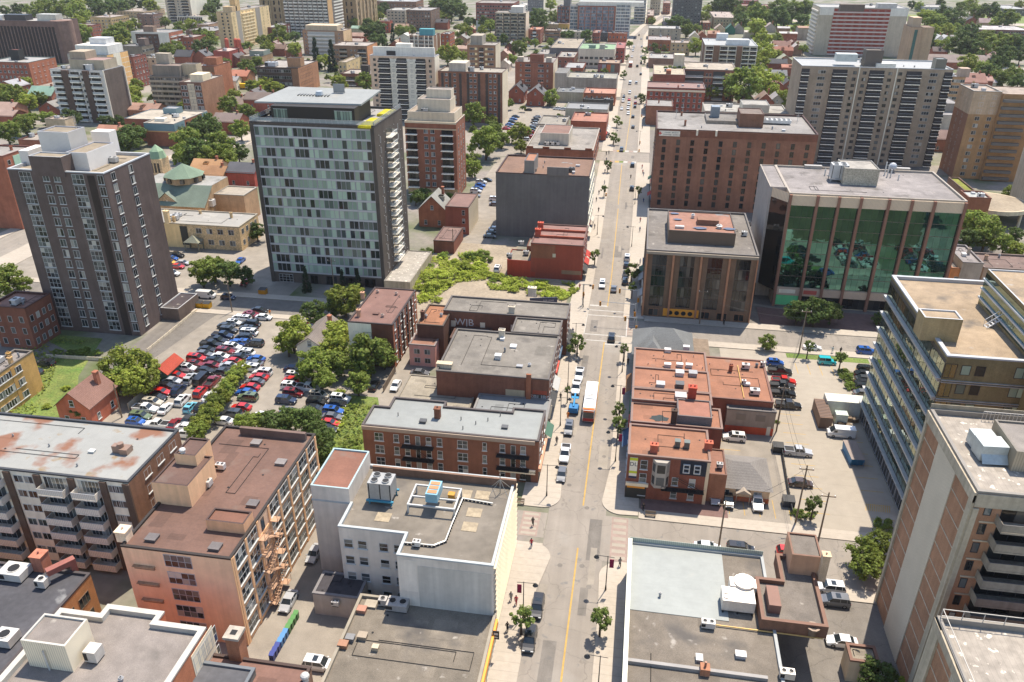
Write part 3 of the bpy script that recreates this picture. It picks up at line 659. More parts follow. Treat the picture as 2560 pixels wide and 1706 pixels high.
d.win('r',2,1,1.6,2.3,.1,3,.55,.9,frame='darkframe',gl='dark_glass');d.box('ground_annex',d.x1+.02,d.x1+5,d.y1-9,d.y1+1,0,3.4,(.12,.095,.09),'brick',top='gravel',capcol=(.6,.6,.6))
d.done()
s=blk('office_building','salmon-painted building with brown roof and outside fire escape in the bottom left quarter',('D0',930,510),('D0',1785,610),16.1,BK=('C1',650,1035),col=(.52,.365,.285),wm='painted',roof='membrane',rcol=(.155,.088,.066),par=.3,pcol=(.05,.04,.035))
s.win('f',1,5,4.0,2.1,1.2,3.05,.39,.63,cols=4,rows=2,frame='greyframe',gl='window_glass')
s.panel('r',0,.012,0,16,(.62,.40,.25),'painted',.1,'pilaster')
n=8
for i in range(n):
 if i in(2,):continue
 u0=.02+i*.96/n;s.win('r',1,5,s.d*.96/n*.78,2.35,1.1,3.05,u0,u0+.96/n,cols=3,rows=2,frame='pvc',gl='window_glass',sill=.15)
for i in range(n+1):
 u=.02+i*.96/n;s.panel('r',max(0.012,u-.008),min(.999,u+.008),0,15.9,(.60,.38,.24),'painted',.14,'pilaster')
for j in range(5):s.panel('r',.013,.999,1.1+3.05*j-.75,1.1+3.05*j-.2,(.58,.37,.235),'painted',.09,'floor_band')
for j in range(3):
 b=MB();b.box(-1.6,1.6,-.5,0,0,.12,'concrete',True);b.box(-1.5,1.5,-.2,0,-.5,0,'plain',True);obj('wall_ledge',b,s.root,s.fpos('f',s.w*.18,12.9-3.05*j),color=(.25,.17,.12))
fe=MB()
for j in range(5):
 z=1.0+3.05*j
 fe.box(0,1.2,-.4,1.0,z,z+.06,'trim',True);fe.box(0,1.2,3.8,5.0,z,z+.06,'trim',True)
 for y in(-.4,.95,3.8,4.95):fe.box(1.15,1.2,y,y+.05,z,z+1.1,'trim')
 fe.box(1.15,1.2,-.4,1.0,z+1.05,z+1.12,'trim',True);fe.box(1.15,1.2,3.8,5.0,z+1.05,z+1.12,'trim',True)
 if j<4:
  for i in range(11):t=(i+.5)/11;y=4.6-4.2*t if j%2 else .2+4.2*t;fe.box(.35,1.1,y-.1,y+.1,z+3.05*t,z+3.05*t+.05,'trim',True)
  ya,yb=(4.8,.2)if j%2 else(0,4.6)
  for x in(.33,1.12):fe.tube((x,ya,z),(x,yb,z+3.05),.06,'trim',4);fe.tube((x,ya,z+1),(x,yb,z+4.05),.035,'trim',4)
obj('fire_escape',fe,s.root,(s.w/2+.15,-s.d/2+s.d*.245,0),color=(.62,.38,.24))
s.win('r',1,5,.9,2.1,1.05,3.05,.29,.33,frame='darkframe',gl='blue_glass')
s.pbox('penthouse',('C0',1375,1482),('C0',1710,1515),19.6,15.8,(.62,.42,.29),BK=('C0',1905,1240),k='painted',top='membrane',tcol=(.135,.08,.064),capcol=(.10,.06,.05))
s.pbox('penthouse',('C0',1590,1215),('C0',1775,1245),21.2,15.8,(.62,.42,.29),BK=('C0',1890,1085),k='painted',top='membrane',tcol=(.135,.08,.064),capcol=(.10,.06,.05))
s.pbox('penthouse',('D0',1590,310),('D0',1885,345),17.6,15.8,(.56,.33,.22),BK=('D0',1950,245),k='painted',top='membrane',tcol=(.19,.09,.06),capcol=(.10,.06,.05))
p=P(('C0',1665,1200),21.4);b=MB();b.cyl(0,0,0,.5,.35,'metal',n=10);b.sphere((0,0,.7),.5,'metal',sz=.6);obj('roof_fan',b,s.root,(p[0]-s.cx,p[1]-s.cy,21.0),color=(.66,.64,.6))
for q in(('D0',1180,450),('D0',1670,520),('D0',1960,185),('C1',150,1120),('C1',375,1300)):
 p=P(q,16);s.hatch(p[0],p[1],1.5,1.3,.35,col=(.16,.14,.13)if q[0]=='D0' else(.25,.22,.2))
p=P(('D0',965,440),16.2);s.chimney(p[0],p[1],1.5,1.5,1.6,col=(.55,.45,.38),pots=1)
p=P(('D0',1600,40),16);s.ac(p[0],p[1],1.6,1.2,1.2,col=(.6,.58,.54));p=P(('C0',2010,1330),16.5);s.ac(p[0],p[1],1.4,.8,1.1,col=(.62,.6,.58))
s.pbox('parapet_wall',('C1',0,975),('C1',585,1050),17.2,15.8,(.16,.105,.085),depth=.6,k='membrane')
s.done()
poly=[(-44.7,89.95),(-38.7,89.95),(-38.7,84.75),(-28.7,84.75),(-28.7,80.4),(-15.2,80.4),(-15.2,99.9),(-44.7,99.9)]
q=Bld('office_building','pale grey painted building with chillers on its gravel roof, bottom centre beside the street',-44.7,-15.2,80.4,99.9,14,(.44,.43,.445),'gravel',(.27,.235,.19),.5,(.58,.62,.62),'painted',poly=poly)
q.box('raised_block',-44.68,-38.72,89.97,99.8,13.4,16.6,(.44,.43,.445),'painted',top='membrane',tcol=(.23,.105,.07),capcol=(.50,.66,.68))
for i,x in enumerate((-37.4,-35.3,-32.1,-29.9)):
 for j in range(4):
  wm=winmesh(1.35,1.5,1,2,'pvc','window_glass',.12);q.items.append((wm,(x-q.cx,84.75-q.cy,.9+3.1*j),0,None))
wm=winmesh(1.3,.7,1,1,None,'dark_glass')
q.panel('r',.55,.985,1,13.2,(.40,.39,.38),'painted',.02,'wall_panel')
for j in range(13):q.panel('r',.012,.99,1.6+j*.95,1.85+j*.95,(.40,.37,.32),t=.35,name='sun_louvre')
q.panel('f',.545,.635,7.5,13.2,(.52,.51,.525),'painted',.03,'painted_patch');q.panel('f',.64,.99,1.5,12.4,(.36,.365,.385),'painted',.03,'painted_patch')
for j in range(5):q.panel('f',.995,1.0,0,1,(.5,.5,.5))
def chiller(bl,p,w,d,h,z,col,base,lift=1.0):
 b=MB();b.box(-w/2,w/2,-d/2,d/2,lift,h,'metal',True)
 for i in(-1,1):
  for jj in(-1,1):b.cyl(i*w*.24,jj*d*.24,h,h+.25,min(w,d)*.2,'metal',n=12);b.cyl(i*w*.24,jj*d*.24,h+.25,h+.26,min(w,d)*.175,'black',n=12)
 for x in(-w/2+.1,0,w/2-.25):b.box(x,x+.15,-d/2-.01,-d/2,lift+.1,h-.1,'black')
 o=obj('chiller',b,bl.root,(p[0]-bl.cx,p[1]-bl.cy,z),color=col)
 f=MB()
 for x in(-w/2,w/2-.2):
  for y in(-d/2,d/2-.2):f.box(x,x+.2,y,y+.2,0,lift,'metal')
 f.box(-w/2-.3,w/2+.3,-d/2-.3,-d/2,lift-.3,lift-.05,'metal',True);f.box(-w/2-.3,w/2+.3,d/2,d/2+.3,lift-.3,lift-.05,'metal',True)
 obj('chiller_base',f,o,color=base)
chiller(q,P(('D1',1110,150),13.5),3.6,2.8,3.9,13.5,(.36,.36,.35),(.05,.26,.38))
p=P(('D1',1490,250),13.5);b=MB()
b.box(-.9,.9,-.2,3.2,1.9,3.4,'metal',True);o=obj('cooling_unit',b,q.root,(p[0]-q.cx,p[1]-q.cy,13.5),color=(.22,.42,.52))
for k in range(3):b=MB();b.box(-.7,.7,.1+k*1.0,.85+k*1.0,3.4,3.46,'metal',True);obj('fan_grille',b,o,color=(.48,.23,.1))
f=MB()
for x in(-3.6,3.4):
 f.box(x,x+.25,-.8,4.2,1.4,1.65,'metal',True)
 for y in(-.8,3.95):f.box(x,x+.25,y,y+.25,0,1.4,'metal')
for y in(-.8,1.2,3.95):f.box(-3.35,3.4,y,y+.25,1.4,1.64,'metal',True)
obj('steel_frame',f,o,color=(.5,.5,.48))
tr=MB();pts=[('D1',1250,480),('D1',1500,505),('D1',1590,470),('D1',1640,340),('D1',1725,140),('D1',1960,180)]
pw_=[P(t,13.9)for t in pts]
for(xa,ya),(xb,yb)in zip(pw_,pw_[1:]):
 tr.tube((xa-q.cx,ya-q.cy,13.85),(xb-q.cx,yb-q.cy,13.85),.12,'metal',5);n=int(math.dist((xa,ya),(xb,yb))/.55)
 for i in range(n):t=i/n;tr.box(xa+(xb-xa)*t-q.cx-.2,xa+(xb-xa)*t-q.cx+.2,ya+(yb-ya)*t-q.cy-.06,ya+(yb-ya)*t-q.cy+.1,13.5,13.75,'black')
obj('cable_tray',tr,q.root,color=(.55,.54,.5))
for zc in(('D1',1815,255),('D1',1780,365),('D1',1110,290),('D1',1880,120),('D1',1740,110)):
 p=P(zc,13.5);b=MB();b.box(-1.1,1.1,-1.0,1.0,0,.06,'concrete');obj('roof_paver',b,q.root,(p[0]-q.cx,p[1]-q.cy,13.5),color=(.225,.20,.165))
p=P(('D1',1370,510),13.6);q.ac(p[0],p[1],1.1,.8,1.0,col=(.62,.6,.56));p=P(('D1',1640,150),13.6);q.hatch(p[0],p[1],.9,.8,1.1,col=(.5,.26,.04))
p=P(('D1',2015,100),13.6);b=MB();b.cyl(0,0,0,3.6,.07,'metal',n=6);[b.tube((0,0,2.6),(sx*1.6,sy*1.4,0),.04,'metal',4)for sx in(-1,1)for sy in(-1,1)];obj('antenna_mast',b,q.root,(p[0]-q.cx,p[1]-q.cy,13.5),color=(.4,.38,.33))
q.pbox('rear_parapet',('C1',1210,1330),('S',1290,1204),14.9,13.4,(.13,.085,.07),depth=.4,k='brick')
for(u,z,hh)in((.08,3,3.4),):pass
q.done()
e=Bld('shop_building','low building with wide brown gravel roof and air conditioners, bottom centre',-34.8,-14.9,52,81.0,5.2,(.42,.36,.28),'gravel',(.25,.215,.17),.45,(.40,.35,.27),'painted')
e.pbox('side_parapet',('D1',960,870),('S',905,1484),5.5,4.6,(.07,.07,.075),depth=.3)if 0 else None
for c_,w_,d_,fans in((('D1',1110,950),1.2,1.0,1),(('D1',1225,975),3.0,1.9,2)):
 p=P(c_,5.2);e.ac(p[0],p[1],w_,d_,1.3,col=(.40,.38,.36),fans=fans)
for c_,w_,cc in((('D1',945,1010),1.2,(.40,.2,.14)),(('D1',1015,960),1.6,(.36,.31,.24)),(('D1',1050,1305),.8,(.5,.42,.3)),(('D1',800,1280),1.2,(.33,.17,.1)),(('D1',855,1230),1.1,(.2,.2,.2)),(('D1',950,1215),1.2,(.33,.27,.2))):
 p=P(c_,5);e.hatch(p[0],p[1],w_,w_*.8,.6 if w_<1.3 else .25,col=cc)
p=P(('D1',1350,900),5);b=MB();b.box(-.35,.35,-.35,.35,0,1.0,'metal');b.cyl(0,0,1,2.2,.12,'metal');obj('flue',b,e.root,(p[0]-e.cx,p[1]-e.cy,4.75),color=(.35,.34,.32))
e.win('r',7,1,2.6,2.6,.3,3,.02,.98,cols=3,frame='pvc',gl='dark_glass')
e.panel('r',.02,.98,3.2,4.2,(.55,.25,.05),t=.3,name='shop_sign');e.done()
sg=empty('blade_sign',(-14.4,77.6,3.4),0,'small dark square sign hanging off the low gravel-roofed building over the pavement','sign')
b=MB();b.box(-.45,.45,-.06,.06,0,1.5,'black',True);b.box(-.8,-.45,-.03,.03,1.3,1.36,'metal',True);obj('sign_board',b,sg);b=MB();b.box(-.3,.3,-.075,-.062,.25,.5,'pvc',True);b.box(-.3,.3,-.075,-.062,.8,1.2,'pvc',True);obj('emblem',b,sg)
l=blk('garage_building','low dark-roofed garage building squeezed behind the pale painted building',('D1',553,888),('D1',925,905),4.2,BK=('D1',640,702),col=(.30,.28,.28),roof='tar',rcol=(.055,.05,.055),par=.15,wm='painted')
p=P(('D1',690,940),3.4);l.ac(l.x0+3.6,l.y0-.5,1.1,.5,1.0,z=2.6,col=(.55,.53,.5));l.ac(l.x0+8.6,l.y0-.5,1.1,.5,1.0,z=2.4,col=(.5,.48,.46));l.done()
f1=Bld('shop_building','brown-roofed low building at the very bottom edge left of centre',-54.5,-36.2,45,P(('D1',880,1495),7)[1],7,(.2,.13,.1),'membrane',(.175,.095,.072),.25,(.09,.055,.045))
p=P(('D1',505,1540),7.2);b=MB();b.cyl(0,0,0,.6,.4,'metal');b.sphere((0,0,.9),.6,'metal',sz=.75);obj('roof_fan',b,f1.root,(p[0]-f1.cx,p[1]-f1.cy,6.75),color=(.6,.58,.54));f1.done()
f2=Bld('shop_building','dark grey flat-roofed building cut by the bottom edge under the brown roof',-57,-42.6,40,P(('D1',200,1470),8)[1],8,(.1,.1,.1),'tar',(.085,.085,.092),.25,(.2,.22,.24));f2.done()
p=P(('D0',1860,1440),7);c_=empty('brick_chimney',(p[0]-1,p[1]+1.6,0),0,'free-standing square brown brick chimney at the corner of the salmon building','chimney')
b=MB();b.box(-.85,.85,-.85,.85,0,10.6,'brick');obj('shaft',b,c_,color=(.26,.12,.075));b=MB();b.box(-1.05,1.05,-1.05,1.05,10.6,11.0,'concrete',True);b.box(-.4,.4,-.4,.4,11.0,11.02,'black');obj('cap',b,c_,color=(.26,.25,.25))
H1=12.0
pp=[P(('D0',435,1030),H1),P(('D0',480,985),H1),P(('D0',770,1045),H1),P(('D0',825,962),H1),P(('D0',1270,1022),H1),P(('D0',1205,1095),H1),P(('D0',1595,1140),H1)]
xs=[pp[0][0],pp[2][0],pp[4][0],pp[6][0]]
y0,y1,y2,y3=40,(pp[1][1]+pp[2][1])/2,(pp[3][1]+pp[4][1])/2,(pp[5][1]+pp[6][1])/2
poly=[(xs[0],y0),(xs[3],y0),(xs[3],y3),(xs[2],y3),(xs[2],y2),(xs[1],y2),(xs[1],y1),(xs[0],y1)]
wq=Bld('apartment_building','gravel-roofed building with thick white parapets in the bottom left corner',xs[0],xs[3],y0,max(y1,y2,y3),H1,(.40,.15,.085),'gravel',(.32,.28,.25),.7,(.66,.63,.56),poly=poly,pw=.7)
wq.pbox('penthouse',('D0',45,1335),('D0',500,1300),15.6,11.2,(.56,.53,.47),BK=('D0',650,1085),k='siding',top='gravel',tcol=(.32,.28,.25),capcol=(.68,.65,.58))if 0 else None
a,b_,c=P(('D0',130,1270),15.6),P(('D0',500,1290),15.6),P(('D0',660,1075),15.6)
wq.box('penthouse',a[0],b_[0],b_[1],c[1],11.2,15.6,(.56,.53,.47),'siding',top='gravel',tcol=(.32,.28,.25),capcol=(.68,.65,.58))
wq.ac(b_[0]+1.4,b_[1]+2.2,1.6,1.6,1.9,col=(.6,.57,.52),fans=0);wq.vent(b_[0]-3,b_[1]-.2,.1,3.2,col=(.6,.6,.58),capr=1)
wq.win('r',3,3,3.0,2.6,1.2,3.4,.84,.975,cols=3,rows=2,frame='pvc',gl='window_glass');wq.panel('r',.80,.985,1,11.2,(.56,.53,.47),t=.04);wq.clutter(4,3);wq.done()
hq=Bld('shop_building','dark grey flat roof with ducts in front of the white balcony block, bottom left',-112,P(('D0',695,725),8)[0],50,P(('D0',640,715),8)[1],8,(.33,.16,.07),'tar',(.075,.074,.082),.35,(.10,.085,.085))
for c_,w_,d_ in((('D0',120,720),3.6,2.6),(('D0',330,800),1.5,1.2),(('D0',50,1230),2.6,2.2)):
 p=P(c_,8.3);hq.ac(p[0],p[1],w_,d_,1.5,col=(.62,.6,.55),fans=1)
p=P(('D0',330,670),8);hq.chimney(p[0],p[1],1.7,1.7,2.6,col=(.30,.12,.09),pots=1)
b=MB();b.box(-.5,.5,-.4,3.4,1.4,2.3,'metal',True);b.box(-.45,.45,2.6,3.4,0,1.4,'metal');p=P(('D0',390,730),9);obj('duct',b,hq.root,(p[0]-hq.cx,p[1]-hq.cy,7.65),rad(-35),color=(.34,.13,.10))
hq.win('r',3,2,2.2,1.8,1,3.2,.6,.97,cols=3,frame='timber',gl='dark_glass');hq.done()
i_=Bld('apartment_building','white balcony apartment block with rust-stained pale roof at the left edge',-112,P(('C0',1165,1480),17.6)[0],P(('C0',1165,1480),17.6)[1],P(('C0',1625,1000),17.6)[1],17.6,(.56,.55,.53),'rusty_white_roof',(.5,.5,.5),.3,(.07,.075,.085),'painted')
L=i_.w;i_.panel('r',0,1,0,17.3,(.155,.085,.06),'brick',.05,'brick_wall')
xw=lambda k,x,y,z:P((k,x,y),z)[0]-i_.x0
for x in(('C0',60,1370),('C0',335,1400),('C0',650,1430),('C0',940,1465),('C0',1150,1490)):
 u=xw(*x,17.3);i_.panel('f',max(u-.55,1.01),u+.55,0,17.25,(.085,.06,.052),'brick',.3,'brick_pier')
u1,u2,u3,u4=xw('C0',335,1400,17.3),xw('C0',650,1430,17.3),xw('C0',940,1465,17.3),xw('C0',60,1370,17.3)
for a,b_ in((u1+.75,u2-.6),(u2+.75,u3-.6),(u4-7.2,u4-.9),(u4-14,u4-8)):
 i_.balc('f',a,b_,6,1.0,2.75,1.7,'siding',color=(.46,.46,.47),cols=6,frame='pvc',gl='window_glass')
i_.win('f',2,6,1.5,1.3,1.6,2.75,u4+.8,u1-.8,cols=2,frame='pvc');i_.win('f',2,6,1.4,1.3,1.6,2.75,u3+.8,L-1.2,cols=2,frame='pvc')
i_.win('r',3,6,1.8,1.4,1.6,2.75,.2,.95,cols=2,frame='pvc',sill=.15)
p=P(('C0',1100,1190),17.6);b=MB();b.box(-1.1,.3,-.5,.5,0,1.3,'metal');b.box(.3,1.6,-.8,.8,0,1.0,'metal');b.cyl(.2,0,1.0,1.7,.5,'metal');obj('exhaust_fan',b,i_.root,(p[0]-i_.cx,p[1]-i_.cy,17.3),color=(.30,.2,.15))
for c_ in(('C0',840,1200),('C0',120,1060),('C0',450,1150),('C0',705,1330)):
 p=P(c_,17.4);i_.hatch(p[0],p[1],.9,.7,.25,col=(.65,.64,.6))if c_[1]==840 else i_.vent(p[0],p[1],.12,.5,col=(.3,.3,.3))
i_.done()
j=Bld('apartment_building','long brown brick block with pale flat roof and white shop sign on its corner',-46.6,-13.75,117.5,127.9,9.4,(.135,.060,.042),'white_roof',(.47,.49,.465),.35,(.12,.10,.095),poly=[(-46.6,117.5),(-13.75,117.5),(-13.75,127.9),(-20,127.9),(-20,126.3),(-33,126.3),(-33,128.0),(-43.5,128),(-43.5,124.4),(-46.6,124.4)])
j.panel('f',.0,.98,8.55,9.3,(.20,.17,.155),t=.35,name='cornice')
for u,w_ in((.095,1.7),(.195,1.0),(.258,1.0),(.382,1.0),(.445,1.0),(.575,1.9),(.70,.8),(.80,1.0),(.915,1.0)):
 j.win('f',1,3,w_,1.75,.7,2.75,u-.04,u+.04,cols=2 if w_>1.5 else 1,rows=2,frame='pvc',sill=.13,gl='window_glass')
for u in(.32,.86):
 b=MB()
 for z in(.0,2.75):
  b.box(-3,3,-1.2,-.02,3.0+z,3.08+z,'black',True);b.box(-3,3,-1.2,-1.15,4+z,4.05+z,'black',True)
  for i in range(9):b.box(-3+i*.74,-2.96+i*.74,-1.2,-1.16,3.05+z,4+z,'black')
  for x in(-.25,.25):b.tube((2.6,-.7+x,3+z),(-.6,-.7+x,5.7+z if z==0 else 3.05+z),.05,'black',4)
 obj('fire_escape',b,j.root,j.fpos('f',j.w*u,0))
 j.win('f',1,3,.9,2.0,.4,2.75,u-.03,u+.03,frame='pvc')
j.win('r',3,2,1.0,1.7,3.4,2.75,.05,.95,frame='pvc',sill=.12);j.panel('r',.02,.98,2.5,3.2,(.35,.2,.15),t=.5,name='shop_cornice');j.win('r',3,1,2.6,2.2,.2,3,.03,.97,cols=3,frame='darkframe',gl='dark_glass')
sb=j.panel('f',.78,.985,2.0,2.95,(.62,.60,.56),t=.22,name='shop_sign')
obj('lettering',text_mesh('HLC Communications',.78,'black'),sb,(-.1,-.235,2.5)).rotation_euler=(pi/2,0,0)
j.panel('f',.90,.96,.2,1.7,(.02,.02,.02),t=.06,name='shop_window')
j.chimney(-33.5,122.6,1.1,1.0,2.0,pots=1);j.hatch(-35.8,120.6,1.2,1.0,.4,col=(.09,.09,.09));j.hatch(-20.5,121.2,1.1,.9,.3,col=(.10,.10,.10))
for x,y in((-29,122.5),(-26,121.5),(-24,123),(-28,119.5),(-22,125),(-41,122)):j.vent(x,y,.09,.7,col=(.12,.12,.12),capr=1)
j.done()
def row(name,label,FL,FR,BKy,h,**kw):
 a,b_=P(FL,h),P(FR,h);return Bld(name,label,a[0],b_[0],(a[1]+b_[1])/2,BKy,h,**kw)
gk=dict(roof='gravel',rcol=(.27,.245,.21),par=.35,pcol=(.16,.14,.125),col=(.135,.062,.045))
k1=row('shop_building','brown brick shop block with grey roof and white graffiti low on its side wall',('C1',1785,465),('C2',630,540),159.5,9.4,**gk)
k1.panel('f',.86,.985,4.1,6.6,(.24,.06,.04),'painted',.03,'painted_patch');gr=k1.panel('f',.865,.98,4.2,5.7,(.05,.05,.05),'painted',.05,'graffiti_panel')
obj('lettering',text_mesh('SBUBS',1.5,'pvc'),gr,(0,-.06,4.95)).rotation_euler=(pi/2,0,0)
k1.panel('f',.62,.79,4.0,6.3,(.30,.28,.22),'painted',.03,'painted_patch')
b=MB();b.box(-.5,.5,-.5,0,3.8,10.4,'brick');obj('chimney_stack',b,k1.root,k1.fpos('f',k1.w*.825,0),color=(.22,.095,.06))
p=P(('C2',165,340),9.4);k1.hatch(p[0],p[1],1.3,1.2,.9,col=(.62,.62,.6));p=P(('C2',200,150),9.4);k1.chimney(p[0],p[1],1.3,1.0,1.9,col=(.42,.40,.37),pots=4)
p=P(('C1',1860,430),9.4);k1.chimney(p[0],p[1]+.6,3.2,1.2,.9,col=(.36,.33,.28),pots=0);k1.clutter(5,5)
k1.win('r',6,2,1.0,1.7,3.6,2.9,.03,.97,frame='pvc');k1.done()
k2=Bld('shop_building','middle grey-roofed shop between the graffiti brick block and the big slanting grey roof',k1.x0+12.5,k1.x1-.05,159.55,167.3,9.6,**gk);k2.win('r',3,2,1.1,1.7,3.6,2.9,.03,.97,frame='pvc');p=P(('B2',290,1390),9.6);k2.chimney(p[0],p[1],1.4,1,1.8,col=(.4,.38,.35),pots=4);k2.done()
k3=row('shop_building','brown brick shop with big slanting grey roof and white graffiti scrawl at its rear',('B1',1865,1350),('B2',790,1470),176.6,9.8,**gk)
for x in(.06,.30,.55):k3.panel('f',x,x+.04,5.6,7.2,(.5,.48,.44),name='boarded_window')
gr=k3.panel('f',.095,.245,4.9,8.6,(.135,.062,.045),'brick',.02,'graffiti_panel');obj('lettering',text_mesh('WJB',2.5,'pvc'),gr,(0,-.03,6.9)).rotation_euler=(pi/2,0,0)
p=P(('B2',480,1215),9.8);k3.chimney(p[0],p[1]-1,2.0,1.2,2.2,col=(.42,.40,.36),pots=2);k3.win('r',3,2,1.1,1.7,3.6,2.9,.03,.97,frame='pvc');k3.done()
k4=blk('shed_building','small brick outbuilding with cracked grey roof and pale graffiti in the yard behind the shops',('C1',1912,165),('C1',2255,185),6.0,BK=('C1',1965,55),roof='gravel',rcol=(.30,.27,.23),par=.2,col=(.15,.075,.055));gr=k4.panel('f',.02,.42,4.2,5.8,(.15,.075,.055),'brick',.02,'graffiti_panel')
obj('lettering',text_mesh('RAGEK',1.15,'pvc'),gr,(0,-.03,4.9)).rotation_euler=(pi/2,0,0);k4.done()
k5=row('shop_building','low grey roof strip joining the brown brick row and the graffiti block',('C2',250,790),('S',1368,1024),k1.y0-.05,4.6,roof='white_roof',rcol=(.40,.41,.40),par=.2,col=(.35,.33,.3))if 0 else Bld('shop_building','narrow low grey-roofed shop between the brown brick row and the graffiti block',-29,-13.9,128.3,k1.y0-.06,4.8,(.34,.32,.3),'white_roof',(.40,.42,.42),.2);k5.done()
k6=Bld('yard_building','low tarred roof with pale patches and a black stain beside the graffiti brick block',-46,-30.2,129.5,147,3.6,(.30,.25,.2),'gravel',(.40,.35,.27),.15,(.3,.26,.2));k6.done()
m_=blk('row_building','pink-painted two storey building with brown flat roof',('C1',1540,218),('C1',1775,240),5.6,BK=('C1',1845,105),roof='membrane',rcol=(.26,.13,.085),par=.15,col=(.46,.24,.24),wm='painted',pcol=(.3,.24,.22))
m_.win('f',2,2,1.4,1.3,.9,2.3,.1,.9,cols=2,frame='pvc');m_.done()
m2=blk('row_building','brick building with orange-brown flat roof and a chimney behind the pink building',('B1',1610,1500),('B1',1855,1512),9.0,BK=('B1',1710,1315),roof='membrane',rcol=(.27,.12,.06),par=.25,col=(.09,.045,.035),pcol=(.1,.07,.05));m2.chimney(m2.x0+.6,m2.y0+3.2,.8,.9,2.0,pots=1)
for c_ in(('B1',1695,1430),('B1',1835,1420)):p=P(c_,9);m2.vent(p[0],p[1],.3,.9,col=(.3,.3,.3))
m2.done()
lq=blk('apartment_building','four storey brick block with brown roof and white rear corner beside the pink building',('B1',975,1480),('B1',1395,1496),11.2,BK=('B1',1605,1185),roof='membrane',rcol=(.19,.105,.085),par=.2,col=(.24,.085,.05),pcol=(.07,.05,.05))
lq.panel('f',0,.3,0,11,(.60,.60,.58),'painted',.05);lq.panel('f',.3,.52,0,11,(.60,.60,.58),'painted',.04);lq.panel('f',.52,1,0,11,(.10,.042,.03),'brick',.03)
lq.win('f',1,3,1.2,1.1,2.0,2.9,.1,.24,cols=2,frame='pvc');lq.win('f',1,3,2.0,1.0,2.0,2.9,.34,.5,cols=2,frame='darkframe')
lq.win('r',8,4,1.0,1.7,.9,2.75,.02,.98,frame='pvc',sill=.12)
for u in(.18,.36,.55,.74):lq.panel('r',u,u+.02,0,11.1,(.05,.03,.025),t=.25,name='downpipe')
for c_,t in((('B1',1085,1420),'c'),(('B1',1120,1260),'c'),(('B1',1255,1205),'v'),(('B1',1425,1225),'v'),(('B1',1300,1425),'v'),(('B1',1240,1400),'h')):
 p=P(c_,11.2);lq.chimney(p[0],p[1],.8,.8,1.6,col=(.33,.2,.15),pots=1)if t=='c' else(lq.vent(p[0],p[1],.3,.8,col=(.35,.26,.22))if t=='v' else lq.hatch(p[0],p[1],1.3,.9,.25,col=(.18,.1,.08)))
lq.done()
nb=row('shop_building','red-painted brick building with sloping brown roofs beside the green vacant lot',('B2',462,762),('B2',945,780),232,10.8,roof='membrane',rcol=(.23,.13,.11),par=.3,col=(.22,.045,.03),wm='painted',pcol=(.18,.1,.08))
nb.panel('f',.0,.47,6.3,10.3,(.17,.075,.05),'brick',.04,'bare_brick');nb.panel('f',.42,.48,6.8,7.9,(.4,.4,.36),name='boarded_window');nb.panel('f',.60,.98,1.8,3.0,(.2,.14,.1),'painted',.06,'faded_sign')
for(f0,f1,y,rc)in((.0,1,.33,(.22,.12,.10)),(0.03,1,.66,(.34,.14,.07))):
 b=MB();yy=nb.y0+(nb.y1-nb.y0)*y;b.box(-nb.w/2+.3,nb.w/2-.3,yy-nb.cy,yy-nb.cy+.35,10.4,11.2,'brick');obj('party_wall',b,nb.root,color=(.25,.07,.045))
for t in(.38,.72):nb.chimney(nb.x0+1.2,nb.y0+(nb.y1-nb.y0)*t,1.6,1.3,2.2,col=(.33,.06,.04),pots=2)
n1=P(('B2',235,935),5.2);nb.box('rear_wing',n1[0],nb.x0-.03,nb.y0+.05,nb.y0+9,0,5.2,(.30,.045,.028),'painted',top='gravel',tcol=(.36,.31,.24));nb.box('rear_wing',n1[0]+4.5,nb.x0-.03,nb.y0+9.1,nb.y0+16,0,6.4,(.24,.1,.07),'brick',top='gravel',tcol=(.33,.3,.26))
nb.win('r',5,2,1.1,1.8,4.2,3.0,.03,.97,frame='pvc')
for c_ in((.05,2),(.55,5),(.3,10)):nb.ac(nb.x0-7+c_[0]*9,nb.y0+c_[1],1.6,1.2,1.2,z=5.2 if c_[1]<8 else 6.3)
gr=nb.panel('f',.005,.09,.6,1.9,(.30,.045,.028),'painted',.02,'graffiti_panel');nb.done()
ob=blk('shop_building','tall blank dark grey building with brown roof beside the street',('B2',148,105),('B2',998,158),21.5,BK=('A2',1090,1445),roof='tar',rcol=(.19,.115,.08),par=.5,col=(.105,.108,.12),wm='painted',pcol=(.10,.055,.045))
ob.panel('f',.55,.78,21.3,24.0,(.125,.125,.135),'painted',.35,'raised_parapet');ob.pbox('penthouse',('B2',405,5),('B2',495,10),25.5,21,(.16,.16,.17),BK=('A2',520,1400),k='painted',top='membrane',tcol=(.30,.14,.08));ob.hatch(ob.x0+12,ob.y0+5,1.2,1.2,.9,col=(.15,.15,.15));ob.ac(ob.x0+24,ob.y0+6,2,1.4,1.5,col=(.12,.12,.12));ob.clutter(4,9)
for jj in range(5):ob.panel('r',.02,.98,2.5+jj*3.9,5.2+jj*3.9,(.40,.42,.41),t=.25,name='window_band')
ob.win('r',6,5,2.6,1.4,3.2,3.9,.03,.97,cols=2,frame='pvc',proud=.33);ob.done()
pb=blk('office_building','brown office block with tall dark window strips and thin copper ribs, right of the street',('S',1616.8,624.8),('S',1897.6,639),18.6,BK=('B2',1510,440),roof='gravel',rcol=(.25,.225,.2),par=.5,col=(.125,.085,.065),pcol=(.20,.18,.165))
for i in range(5):u=i/4;pb.panel('f',max(0,u-.009),min(1,u+.009)if i else .018,.2,18.0,(.5,.2,.1),'copper',.5,'copper_rib')
pb.panel('f',.0,1,17.6,18.3,(.21,.19,.175),t=.55,name='cornice');
